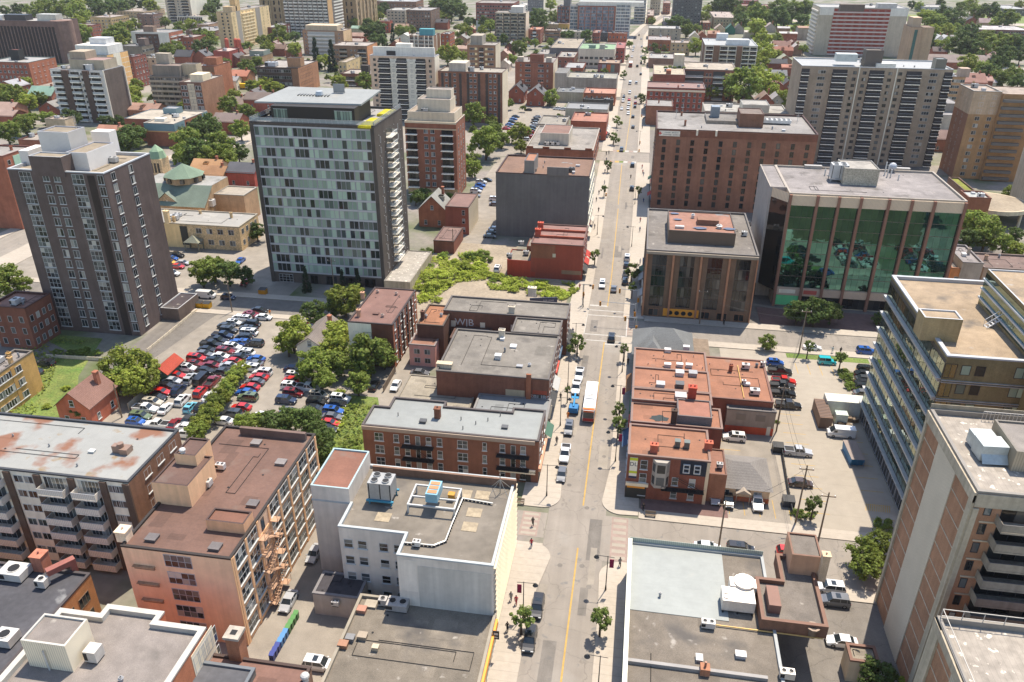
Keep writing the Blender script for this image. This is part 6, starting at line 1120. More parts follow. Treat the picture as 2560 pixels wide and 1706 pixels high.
b.box('rooftop_unit',b.x1-22,b.x1-6,b.y0+8,b.y0+16,29.5,34,(.5,.48,.42),'metal');b.box('rooftop_unit',b.x1-48,b.x1-30,b.y0+6,b.y0+14,29.5,33.5,(.04,.04,.045),'metal');b.box('rooftop_unit',b.x1-66,b.x1-50,b.y0+6,b.y0+14,29.5,33,(.58,.58,.56),'metal');b.done()
b=bg('apartment_building','red brick block with white sills and black roof tank before the dark brown office',('E0',-260,905),('E0',468,898),('E0',735,828),15,(.23,.08,.06),roof='white_roof',rcol=(.58,.56,.52),win=None,pcol=(.12,.16,.15));b.win('f',9,4,1.5,1.5,1.6,3.3,.02,.95,cols=2,sill=.12);b.panel('r',0,1,0,14.8,(.29,.115,.075),'brick',.03);b.win('r',5,4,1.3,1.5,1.6,3.3,.04,.96,sill=.16,proud=.1);p=P(('E0',255,860),15);b.box('roof_tank',p[0]-3.2,p[0]+3.2,p[1]-2,p[1]+3,14.5,21,(.02,.022,.025),'painted',top='gravel');b.done()
b=bg('apartment_tower','black and white balcony apartment tower with dark brick side wall, upper left',('E0',692,1012),('E0',1508,1022),('E0',1748,952),26.5,(.50,.50,.53),win=None,wm='painted',rcol=(.3,.28,.26),pcol=(.56,.56,.56))
for a,b_ in((.235,.36),(.635,.745)):b.panel('f',a,b_,0,26.3,(.085,.06,.055),'brick',1.3,'brick_pier')
for a,b_ in((.03,.22),(.37,.55),(.76,.95)):b.balc('f',a,b_,9,.8,2.8,1.5,'pvc',cols=4)
b.win('f',1,9,1.5,1.3,1.4,2.8,.56,.63,cols=2,frame='darkframe');b.panel('r',.03,.97,0,26.3,(.095,.08,.078),'brick',.05);b.panel('r',.97,1,0,26.3,(.62,.6,.58),t=.7,name='balcony_stack');b.panel('r',0,.03,0,26.3,(.62,.6,.58),t=.5,name='balcony_stack')
b.box('penthouse',b.x0+9,b.x1-1,b.y0+4,b.y1-3,26,31,(.30,.27,.23),'painted',top='tar',tcol=(.3,.2,.18));b.box('penthouse',b.x0+8,b.x0+17,b.y0+7,b.y1-2,26,34.5,(.25,.22,.19),'painted');b.ac(b.x0+b.w*.7,b.y0+2.4,4,3,3,col=(.55,.55,.55));b.done()
b=bg('apartment_tower','white and orange striped apartment tower just behind the black and white one',('E0',960,790),('E0',1560,800),('E0',1812,735),24,(.30,.29,.29),win=None,wm='painted');b.win('f',5,8,3.4,1.6,1,2.9,.02,.98,cols=3,frame='pvc');b.panel('r',0,1,0,24,(.62,.40,.20),'painted',.05);b.panel('r',.3,.62,0,24,(.62,.61,.58),'painted',.09);[b.panel('r',.02,.98,.1+2.9*j,.4+2.9*j,(.62,.6,.56),'painted',.07,'floor_line')for j in range(8)]
b.box('penthouse',b.x0+5,b.x1+.01,b.y0+2,b.y1-4,23.5,29,(.53,.55,.60),'painted');b.box('rooftop_unit',b.x0+11,b.x0+22,b.y0+8,b.y1-5,29,32.5,(.60,.60,.60),'metal');b.done()
small('narrow dark red brick walk-up with stone sills right of the striped tower',('E0',1835,828),('E0',1920,832),('E0',2080,785),19,(.19,.07,.06),(.40,.22,.18),name='apartment_building',n=1,nr=4,ww=1.2,wh=1.5,sill=.14,fh=3.6,roof='membrane')
small('pale beige walk-up with few windows beside the dark red walk-up',('E0',2090,835),('E0',2250,845),('E0',2318,815),16,(.40,.34,.27),(.52,.5,.46),name='apartment_building',n=2)
b=bg('apartment_building','grey concrete terrace block with planted setbacks, upper left',('E0',2185,1100),('E1',300,1128),('E1',320,1075),17,(.17,.155,.15),win=None,wm='concrete',rcol=(.38,.32,.28));[b.panel('f',0,.98,.4+2.7*j,1.5+2.7*j,(.28,.265,.25),'concrete',.7,'balcony_front')for j in range(6)];b.win('f',6,6,b.w/6*.85,1.3,1.5,2.7,0,1,cols=3,frame='darkframe');b.box('setback',b.x0+1,b.x0+b.w*.87,b.y0+3,b.y0+12,16.5,22.5,(.16,.15,.145),'concrete',top='gravel',tcol=(.32,.24,.2));b.box('end_wall',b.x0+b.w*.87,b.x0+b.w*1.3,b.y0+6,b.y0+12,0,23.2,(.38,.33,.26),'painted',top='gravel');b.box('lift_house',b.x0,b.x0+8,b.y0+10,b.y0+14,22,28,(.28,.26,.24),'concrete');b.done()
b=bg('apartment_building','brown brick block with white stone centre strip and big blank side wall',('E1',262,1195),('E1',605,1195),('E1',900,1095),19,(.145,.075,.06),win=None,rcol=(.5,.47,.42),pcol=(.3,.2,.16));b.win('f',2,5,1.5,2.2,1,3.5,.03,.33,cols=1,frame='pvc',fw=.2);b.win('f',2,5,1.5,2.2,1,3.5,.70,.98,cols=1,frame='pvc',fw=.2);b.panel('f',.36,.67,0,18.2,(.50,.46,.39),'painted',.15);b.win('f',2,5,1.7,2.2,1,3.5,.39,.64,cols=2,frame='darkframe',proud=.2);b.panel('r',0,1,0,18.8,(.24,.135,.095),'brick',.04);b.box('penthouse',b.x0+b.w*.4,b.x1-.2,b.y0+3,b.y0+12,18.5,22.5,(.52,.47,.39),'painted');b.done()
b=bg('apartment_building','orange brick stepped block with terrace behind the brown brick blank-walled block',('E1',500,955),('E1',775,965),('E1',935,890),19,(.30,.12,.07),win=None,rcol=(.42,.37,.33));b.panel('f',0,1,15.5,18.6,(.16,.105,.08),'brick',.05);b.win('f',4,4,2,1.5,1.4,3.6,0,1);b.box('penthouse',b.x0+b.w*.3,b.x1-.5,b.y0+5,b.y0+13,18.5,23,(.30,.12,.07),'brick',top='gravel');b.done()
b=bg('apartment_building','low brick block with blue upper storey and cream gravel roof, left of the glass tower',('A0',1308,1120),('A0',1580,1132),('A0',1865,1010),10.7,(.23,.085,.055),win=None,rcol=(.52,.46,.37),pcol=(.5,.47,.41));b.panel('f',0,1,7.2,10.4,(.12,.20,.26),'siding',.1);b.panel('r',0,.30,7.2,10.4,(.13,.22,.28),'siding',.1);b.panel('r',.82,1,7.2,10.4,(.13,.22,.28),'siding',.1);b.panel('r',0,1,6.4,7.1,(.5,.30,.15),t=.12);b.win('r',7,3,1.8,1.6,1,3.3,.03,.97,cols=2,proud=.15,frame='darkframe');b.panel('f',0,1,6.7,7.15,(.5,.30,.15),t=.12)
b.box('west_wing',b.x0-15,b.x0-.03,b.y0+8,b.y1,0,10.6,(.22,.08,.055),'brick',top='gravel',tcol=(.52,.46,.37),capcol=(.13,.21,.27));b.box('rooftop_hut',b.x0-3,b.x0+4,b.y1-9,b.y1-3,10.2,13,(.14,.22,.28),'siding',top='white_roof',tcol=(.5,.5,.5));b.box('skylight',b.x0+2,b.x0+7,b.y0+6,b.y0+9,10.2,11.6,(.56,.57,.57));b.done()
small('flat roofed brick house with tall chimney just above the dark brick tower',('A0',400,1085),('A0',590,1090),('A0',600,1060),9,(.40,.33,.26),(.44,.36,.29),win=None,name='house')
small('low brick building with white window band behind the dark tower rooftop',('A0',155,1275),('A0',420,1282),('A0',440,1215),9,(.22,.085,.06),(.42,.36,.3),n=4,ww=1.8)
b=bg('apartment_building','red brick row with white cornice right of the street, behind the red cross block',('E4',90,1075),('E4',800,1082),('E4',770,1015),14.6,(.22,.06,.045),roof='membrane',rcol=(.24,.15,.13),win=None,pcol=(.2,.13,.12));b.panel('f',0,1,12.6,13.6,(.52,.46,.40),t=.5,name='cornice');b.win('f',10,4,1.4,1.8,1.2,3.0,.03,.97,cols=2,frame='pvc',sill=.15);b.win('l',3,4,1.4,1.8,1.2,3.0,.05,.95);b.chimney(b.cx+1,b.y0+.6,.8,.8,1.6,col=(.35,.13,.1));b.done()
small('plain brick box with grey flat roof in front of the red brick row',('E4',78,1300),('E4',405,1302),('E4',420,1225),10,(.22,.10,.07),(.36,.34,.32),win=None,clut=1)
small('low pale-roofed annex behind the red cross block',('E4',795,1360),('E4',1825,1395),('E4',1835,1290),18,(.42,.38,.33),(.46,.44,.40),win=None,clut=6,pent=(.45,.77,.1,.7,3,(.4,.39,.37)))
b=bg('apartment_building','brick condo with planted cream roof terrace and blue-railed balconies, right of the street',('E4',165,912),('E4',555,915),('E4',560,800),18,(.22,.085,.06),rcol=(.56,.48,.36),win=None,pcol=(.36,.27,.22));b.panel('f',0,1,12.5,16,(.22,.085,.06),'brick',.05);b.box('stair_tower',b.x0+b.w*.66,b.x0+b.w*1.0,b.y1-9,b.y1-2,17.5,25,(.38,.36,.33),'painted');b.box('hut',b.x0+b.w*.4,b.x0+b.w*.55,b.y0+1,b.y0+6,17.5,20,(.24,.1,.07),'brick')
for i in range(5):m_=MB();m_.sphere((0,0,.5),1.3,'leaf',sz=.6);obj('planter_shrub',m_,b.root,((-.2+.3*i)*b.w*.5,b.d*.2+(i%2)*3,b.H-.5),color=(.14,.18,.03))
b.done()
b=bg('apartment_building','wing of the brick condo with dark balcony bays facing the trees',('E4',558,858),('E4',1182,852),('E4',1075,770),18,(.20,.085,.06),rcol=(.52,.45,.36),win=None,pcol=(.38,.32,.27));b.panel('f',0,.37,0,17,(.05,.05,.055),t=.05);b.panel('f',.55,.78,0,17,(.05,.05,.055),t=.05);b.balc('f',.01,.36,5,.8,3.2,1.5,'clear_rail',cols=5);b.balc('f',.56,.77,5,.8,3.2,1.5,'clear_rail',cols=4);b.win('f',2,5,1.2,1.8,1.2,3.2,.4,.53);b.win('f',2,5,1.2,1.8,1.2,3.2,.82,.97);b.panel('f',0,1,13.3,14,(.42,.34,.28),t=.1,name='band');b.done()
b=bg('apartment_building','white-roofed apartment block with brown piers and white balconies, upper right of the street',('E4',800,552),('E4',1445,566),('E4',1380,462)if 0 else('E4',752,468),20.9,(.42,.40,.37),roof='white_roof',rcol=(.62,.63,.62),win=None,wm='painted',pcol=(.60,.61,.61));[b.panel('f',a,b_,0,20.5,(.14,.085,.065),'brick',1.3,'brick_pier')for a,b_ in((.17,.28),(.61,.71))];[b.balc('f',a,b_,7,.8,2.8,1.2,'pvc',bars=True,cols=4)for a,b_ in((.02,.16),(.29,.44),(.45,.60),(.72,.85),(.86,.99))];b.panel('l',0,1,0,20.5,(.14,.085,.065),'brick',.05);b.panel('l',.3,.36,0,20,(.6,.6,.58),t=.1)
b.box('penthouse',b.x0+b.w*.28,b.x0+b.w*.5,b.y1-8,b.y1-2,20.5,25,(.55,.57,.57),'metal');b.box('penthouse',b.x0+b.w*.42,b.x0+b.w*.85,b.y0+6,b.y0+14,20.5,24,(.56,.58,.58),'metal');b.done()
small('low shop with flat grey roof and three roof units right of the street',('E4',105,715),('E4',420,718),('E4',425,660),7,(.2,.12,.1),(.46,.44,.41),clut=4,win=None)
small('two storey red brick shop on the right side of the street, upper centre',('E4',98,490),('E4',380,492),('E4',385,445),9,(.25,.10,.06),(.44,.40,.38),n=6)
small('tan brick walk-up with balconies behind an orange crane arm',('E4',385,525),('E4',615,528),('E4',610,495),10,(.33,.26,.18),(.42,.35,.3),n=4,name='apartment_building')
small('long grey blank building with black roof edge, right of the street',('E4',105,350),('E4',505,352),('E4',500,318),10,(.25,.235,.21),(.5,.49,.46),n=4,wm='concrete',pcol=(.05,.05,.05))
small('low white-roofed shops by the bend of the street',('E4',290,262),('E4',660,270),('E4',660,205),6,(.2,.2,.27),(.56,.5,.44),win=None,clut=5,roof='white_roof')
small('red brick shops with flat roof right of the low white-roofed shops',('E4',665,272),('E4',870,285),('E4',865,240),7,(.24,.08,.06),(.4,.32,.26),n=5)
b=bg('apartment_tower','dark charcoal apartment tower at the top edge beside the street bend',('E4',425,-90),('E4',775,-85),('E4',770,-120),36,(.065,.07,.08),win='punch',floors=12,fh=2.9,n=8,ww=1.8,wh=1.4,wm='painted',gl='window_glass',clut=0);b.done()
small('brown two storey shop under the charcoal tower',('E4',388,170),('E4',545,172),('E4',550,150),8,(.26,.14,.11),(.42,.32,.28),n=4)
b=bg('apartment_building','glass balcony condo with white floors on the left bend of the street',('E4',-60,-20),('E4',75,-15),('E4',130,-60),26,(.3,.31,.33),win='strip',fh=3,wh=1.9,frame='greyframe',gl='blue_glass');[b.panel('r',0,1,.3+3*j,.8+3*j,(.58,.58,.58),t=1.2,name='floor_slab')for j in range(9)];[b.panel('f',0,1,.3+3*j,.8+3*j,(.58,.58,.58),t=.8,name='floor_slab')for j in range(9)];b.done()
small('brown row of shops past the glass balcony condo',('E4',90,190),('E4',170,192),('E4',262,120),9,(.24,.11,.085),(.42,.35,.31),n=2,nr=7)
small('old stone church-like building at the top by the street',('E4',130,-5),('E4',255,-5),('E4',280,-30),18,(.28,.25,.21),(.3,.28,.25),n=4)
small('red brick corner building at the far end of the street',('E4',290,40),('E4',375,40),('E4',435,10),13,(.27,.10,.075),(.4,.3,.26),n=3,nr=4)
b=bg('apartment_building','row of gabled tan town houses with flat tops, upper right',('E4',905,215),('E4',1175,220),('E4',1200,145),11,(.30,.25,.21),rcol=(.48,.40,.35),n=7,clut=8);b.done()
small('long brick terrace in the trees near the top right',('E4',1225,70),('E4',1625,78),('E4',1630,55),9,(.24,.12,.09),(.36,.22,.19),n=14,name='apartment_building')
b=bg('apartment_building','very wide dark red institution at the top edge, right of the street',('E4',980,5),('E4',1450,8),('E4',1455,-20),10,(.26,.06,.06),rcol=(.3,.2,.19),n=12);b.done()
b=bg('apartment_tower','grey apartment slab with dark balcony columns, upper right behind the green glass office',('S',2008,166),('S',2380.5,172),('A3',590,442),40.7,(.245,.205,.175),win=None,wm='brick',roof='white_roof',rcol=(.60,.61,.60),pcol=(.60,.62,.62))
for a,b_ in((.0,.055),(.21,.31),(.455,.555),(.70,.80),(.945,1.0)):b.panel('f',a,b_,0,39.5,(.035,.033,.04),t=.04,name='recess_shade');b.balc('f',a+.002,b_-.002,15,.6,2.6,1.3,'darkframe',cols=3,gl='window_glass')  # dark panels on the flat front give the balcony columns painted shade
b.win('f',1,15,3.0,1.3,1.3,2.6,.10,.18,cols=3,frame='pvc');[b.win('f',1,15,1.5,1.3,1.3,2.6,u,u+.05,cols=2,frame='darkframe')for u in(.335,.40,.57,.635)];b.win('f',1,15,3.0,1.3,1.3,2.6,.84,.92,cols=3,frame='pvc')
for u in(.383,.633):b.panel('f',u,u+.007,0,40.5,(.5,.5,.48),t=.3,name='downpipe')
b.pbox('penthouse',('E5',45,730),('E5',295,735),47,40,(.10,.09,.09),depth=6,k='siding',top='gravel');b.pbox('penthouse',('E5',1062,860),('E5',1212,862),44.5,40,(.14,.14,.135),depth=5,k='siding',top='white_roof',tcol=(.4,.46,.46));b.box('rooftop_unit',b.x0+b.w*.24,b.x0+b.w*.38,b.y0+5,b.y0+10,42,45,(.5,.54,.53),'metal');b.box('roof_duct',b.x0+b.w*.5,b.x0+b.w*.63,b.y0+2,b.y0+8,40.4,42,(.62,.6,.55),'metal');b.done()
b=bg('apartment_tower','pale grey tower with red balcony centre, behind the grey slab at upper right',('A3',762,50),('A3',1475,72),('A3',1440,40),37,(.33,.31,.285),win=None,wm='painted',roof='white_roof',rcol=(.6,.58,.54),pcol=(.6,.6,.6));b.panel('f',.16,.80,0,36,(.23,.055,.045),'brick',.05);b.panel('f',0,.16,31,36.8,(.52,.54,.57),'painted',.06);b.panel('f',.80,1,31,36.8,(.52,.54,.57),'painted',.06)
for j in range(12):b.panel('f',.16,.80,.4+2.95*j,1.4+2.95*j,(.40,.37,.40),t=1.2,name='balcony_front');b.panel('l',.1,.9,.4+2.95*j,1.5+2.95*j,(.6,.58,.58),t=1.2,name='balcony_front')
b.win('f',7,12,1.6,2.1,.6,2.95,.17,.79,cols=2,frame='pvc',proud=.1);b.pbox('penthouse',('A3',930,35),('A3',1118,38),41,36,(.09,.075,.07),depth=6,k='painted');b.box('penthouse',b.x0+b.w*.66,b.x0+b.w*.88,b.y0+5,b.y0+12,36,40,(.45,.43,.41),'metal');b.done()
b=bg('apartment_tower','tan tower with green glass bay strip right of the pale grey tower',('E5',690,392),('E5',860,395),('E5',940,392)if 0 else('E5',700,355),30,(.30,.22,.17),win=None,wm='painted',rcol=(.5,.46,.42));b.panel('f',.35,.62,0,28,(.04,.1,.1),t=.06);b.win('f',1,9,b.w*.26,2.2,1,3.1,.35,.62,cols=3,frame='darkframe',gl='green_glass');b.box('end',b.x1+.02,b.x1+9,b.y0+3,b.y1,0,29.5,(.33,.25,.19),'painted',top='gravel');b.box('lift_house',b.x0+1,b.x1-1,b.y0+3,b.y1-3,29.5,36,(.33,.26,.21),'painted');b.done()
b=bg('apartment_building','tan brick walk-up tucked behind the right end of the grey slab',('E5',1285,1115),('E5',1480,1120),('E5',1540,1075)if 0 else('E5',1300,1080),22,(.34,.22,.14),n=3,ww=2.2,cols=2,rcol=(.55,.53,.5));b.box('stair_tower',b.x0+4,b.x0+9,b.y0+2,b.y0+7,21.5,26,(.3,.24,.22),'painted');b.done()
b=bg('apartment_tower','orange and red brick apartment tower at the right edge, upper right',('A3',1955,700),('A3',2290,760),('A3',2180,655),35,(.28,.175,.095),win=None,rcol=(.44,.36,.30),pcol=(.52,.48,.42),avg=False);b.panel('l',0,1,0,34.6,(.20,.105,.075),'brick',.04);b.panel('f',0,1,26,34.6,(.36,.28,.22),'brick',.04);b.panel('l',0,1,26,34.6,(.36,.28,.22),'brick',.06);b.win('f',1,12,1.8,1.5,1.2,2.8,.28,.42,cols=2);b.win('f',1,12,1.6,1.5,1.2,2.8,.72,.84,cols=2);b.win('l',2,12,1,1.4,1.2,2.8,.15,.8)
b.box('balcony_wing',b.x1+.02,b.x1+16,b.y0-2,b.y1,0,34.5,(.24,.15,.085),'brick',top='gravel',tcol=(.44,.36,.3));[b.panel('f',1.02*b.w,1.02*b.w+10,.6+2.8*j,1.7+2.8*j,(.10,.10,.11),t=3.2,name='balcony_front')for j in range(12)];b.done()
small('grey roofed low church hall left of the orange brick tower',('A3',1712,885),('A3',1880,890),('A3',1900,800),8,(.34,.33,.33),(.36,.34,.33),win=None,name='hall',pent=(.3,.98,.3,.8,4,(.2,.19,.19)))
b=bg('parking_garage','curved concrete parking ramp and brick stair tower behind the green glass office',('B3',1915,290),('B3',2085,292),('B3',2000,240),12,(.26,.10,.06),win=None,rcol=(.5,.52,.5));m_=MB();m_.cyl(0,0,5.2,6.6,12,'concrete',n=36);m_.cyl(0,0,6.61,6.62,11.4,'dirt',n=36);m_.cyl(0,0,0,5.2,2,'concrete');[m_.cyl(10.5*cos(t),10.5*sin(t),0,5.2,.5,'concrete',n=8)for t in(-.8,-1.8,0,-2.6,1)];p=P(('B3',2090,320),6.6);obj('ramp',m_,b.root,(p[0]-b.cx,p[1]-b.cy,0),color=(.42,.38,.32));b.done()
small('long green-planted garage roof behind the green glass office',('B3',1880,235),('B3',1965,238),('B3',1720,130),9,(.2,.12,.09),(.20,.21,.04),roof='green_roof',win=None,name='parking_garage',clut=0)
small('orange-based grey flat building right of the green glass office',('B3',1785,832),('B3',1890,835),('B3',1890,775),8,(.42,.17,.07),(.30,.27,.24),win='punch',n=1,name='house',clut=0)
small('grey painted flat building behind the banded glass office',('B3',1868,785),('B3',2030,795),('B3',1985,660),10,(.29,.26,.25),(.34,.31,.30),win=None,clut=2)
small('dark brown flat roofs half hidden behind the banded glass office',('B3',2035,830),('B3',2500,850),('B3',2400,735),8.5,(.3,.22,.18),(.24,.17,.145),win=None,clut=2)
b=Bld('apartment_tower','bare grey concrete wall of a tower at the far right edge',P(('B3',2250,480),0)[0]+6,P(('B3',2250,480),0)[0]+40,P(('B3',2250,480),0)[1]+2,P(('B3',2250,480),0)[1]+22,30,(.33,.29,.26),'gravel',wm='concrete');b.done()
small('long dark brick school with flat roof in the trees at the far right',('E5',1630,420),('E5',2500,455),('E5',2450,380),10,(.11,.05,.045),(.55,.52,.50),name='school',n=20,ww=2)
small('low white warehouse near the expressway at the top right',('E5',870,100),('E5',1300,112),('E5',1290,75),7,(.30,.32,.36),(.6,.56,.5),name='warehouse',n=6,roof='white_roof')
small('dark long shed by the trees at the upper right corner',('E5',2010,125),('E5',2420,140),('E5',2330,80),8,(.09,.09,.10),(.55,.55,.53),name='warehouse',win='strip',n=1,roof='white_roof')
b=bg('apartment_building','red brick and teal apartment block behind the dark tower at the left edge',('B0',-420,-60),('B0',10,-30),('B0',-30,-140),25,(.25,.09,.06),win=None);b.panel('r',.3,.6,0,24,(.25,.40,.36),t=.1);b.win('r',4,8,1.3,1.5,1.4,2.9,.03,.97);b.done()if 0 else b.done()
b=bg('apartment_building','dark red-brown brick walk-up with fire stairs, left of the dark tower base',('B0',-120,1335),('B0',235,1345),('B0',345,1235)if 0 else('B0',-20,1180),11,(.15,.06,.045),roof='membrane',rcol=(.27,.14,.10),win='punch',n=3,nr=4,ww=1.1,wh=1.6);b.done()
b=bg('apartment_building','yellow brick walk-up with flat grey roof at the left edge',('C0',-260,520),('C0',-15,490),('C0',285,280),9.5,(.36,.235,.10),rcol=(.30,.27,.25),win=None,pcol=(.2,.17,.14),avg=False);b.win('r',5,3,2.4,1.5,1.0,3.0,.03,.62,cols=3,frame='pvc',sill=.15);b.panel('r',.42,.5,0,9,(.3,.19,.08),t=.1);b.chimney(b.x1-.8,b.y0+b.d*.55,.7,.7,1.6,col=(.4,.28,.16));b.done()
# ================================================================ houses with pitched roofs
def house(label,at,w,d,ze,zr,wall,roof,axis='y',name='house',chim=True,dorm=False,z0=0,wm='brick',wins=2):
 """at: where the front gable top (axis y) or the middle of the ridge (axis x) shows in the photograph"""
 X,Y=P(at,zr);FOOT.append((X-w/2-1.5,X+w/2+1.5,Y-d/2-1,Y+d+1));cy=Y+d/2 if axis=='y' else Y
 r=empty(name,(X,cy,0),0,label,'house');hw,hd=w/2,d/2;b=MB()
 b.prism([(-hw,-hd),(hw,-hd),(hw,hd),(-hw,hd)],z0,ze,wm,cap=False)
 rf=MB();o=.35
 if axis=='y':
  for y in(-hd,hd):b.face([(-hw,y,ze),(hw,y,ze),(0,y,zr)][::1 if y<0 else-1],wm)
  for s_ in(-1,1):q=[(0,-hd-o,zr),(0,hd+o,zr),(s_*(hw+o),hd+o,ze-.3),(s_*(hw+o),-hd-o,ze-.3)];rf.face(q if s_<0 else q[::-1],'shingle');rf.face([(a,c,e-.16)for a,c,e in(q[::-1]if s_<0 else q)],'trim');rf.face([q[0],q[3],(q[3][0],q[3][1],q[3][2]-.16),(0,-hd-o,zr-.16)],'trim')
 else:
  for x in(-hw,hw):b.face([(x,-hd,ze),(x,hd,ze),(x,0,zr)],wm)
  for s_ in(-1,1):q=[(-hw-o,0,zr),(hw+o,0,zr),(hw+o,s_*(hd+o),ze-.3),(-hw-o,s_*(hd+o),ze-.3)];rf.face(q if s_>0 else q[::-1],'shingle');rf.face([(a,c,e-.16)for a,c,e in(q[::-1]if s_>0 else q)],'trim')
 obj('wall',b,r,color=wall);ro=obj('roof',rf,r,color=roof)
 wm_=winmesh(1.0,1.5,1,2,'pvc','window_glass',.1)
 if wm_[1]is None:wm_[1]=wm_[0].mesh('window')
 if PR(X,cy,ze)[2]<560:
  for j in range(max(1,int((ze-1)/2.9))):
   for i in range(wins):obj('window',wm_[1],r,(-hw+w*(i+.5)/wins,-hd,1+2.9*j));obj('window',wm_[1],r,(hw,-hd+d*(i+.5)/wins,1+2.9*j),pi/2)
  if axis=='y':obj('window',wm_[1],r,(0,-hd,ze-.2))
 if chim:c=MB();c.box(-.4,.4,-.45,.45,ze-1,zr+1.1,'brick');c.box(-.5,.5,-.55,.55,zr+1.1,zr+1.25,'concrete',True);obj('chimney',c,ro,(hw*.45 if axis=='y' else hw*.6,hd*.5 if axis=='y' else .3,0),color=(.25,.1,.07))
 if dorm:
  c=MB();zt=ze+(zr-ze)*.75;x=hw*.55
  if axis=='y':c.box(.2,x+.5,-.8,.8,ze+.3,zt,'siding');c.face([(0,-1,zt),(x+.8,-1,zt),(x+.8,1,zt),(0,1,zt)],'shingle')
  else:c.box(-.9,.9,-x,-.3,ze+.3,zt,'siding');c.face([(-1.1,-x-.3,zt),(1.1,-x-.3,zt),(1.1,0,zt),(-1.1,0,zt)],'shingle')
  obj('dormer',c,ro,color=roof)
 return r
RB,DK,GY,BN,OR_=(.21,.07,.05),(.075,.075,.08),(.25,.24,.23),(.21,.14,.105),(.42,.22,.11)
a=P(('C0',620,660),8.2);e_=P(('C0',800,815),5);k_=P(('C0',860,462),8.2);wd=2*(e_[0]-a[0])
house('red brick house with steep brown gable roof beside the small grassy lane, lower left',('C0',620,660),wd-.5,k_[1]-a[1],5,8.2,(.30,.09,.06),(.22,.125,.10),wins=2)
house('small red-roofed green shed at the corner of the gravel yard and big car park',('C0',1440,430),3.6,6.5,2.4,3.8,(.06,.13,.11),(.36,.065,.04),chim=False,name='shed',wm='siding',wins=0)
house('white gabled cottage almost buried in the trees of the big car park',('C1',625,160),6.5,13,4.4,6.6,(.58,.58,.56),(.20,.17,.15),wm='siding')
house('brick house with dark grey pyramid-like roof and white dormer near the vacant lot',('B1',1745,330),9.5,10,6.4,11,(.27,.10,.06),(.27,.27,.245),dorm=True)
b=blk('row_building','tall red brick house with brown flat roof and pale side wall near the vacant lot',('B1',1868,425),('B1',2085,432),9.5,BK=('B1',2010,300),col=(.21,.065,.045),roof='membrane',rcol=(.20,.12,.10),par=.2,pcol=(.15,.09,.07));b.win('f',1,3,1.0,1.7,.9,2.9,.65,.9,rows=2,frame='pvc');b.panel('r',0,1,0,9.4,(.5,.47,.42),'siding',.05);b.done()
b=blk('row_building','low brick extension with brown roof at the edge of the green vacant lot',('B1',1762,735),('B1',1950,742),4.2,BK=('B1',1790,602),col=(.17,.065,.05),roof='membrane',rcol=(.19,.12,.10),par=.15,pcol=(.13,.08,.07));b.done()
house('brick house with gabled grey roof left of the twin, beside the brown slab',('A2',330,775),9,16,6.5,10.5,RB,DK,dorm=True)
house('brick house with gabled grey roof and white trim right of its twin',('A2',505,800),10,15,6.5,10.5,RB,(.12,.12,.125),dorm=True)
house('dark brick gabled house by the tree behind the tower with cream bands',('E3',430,620),8,12,7,10,(.12,.05,.045),GY)
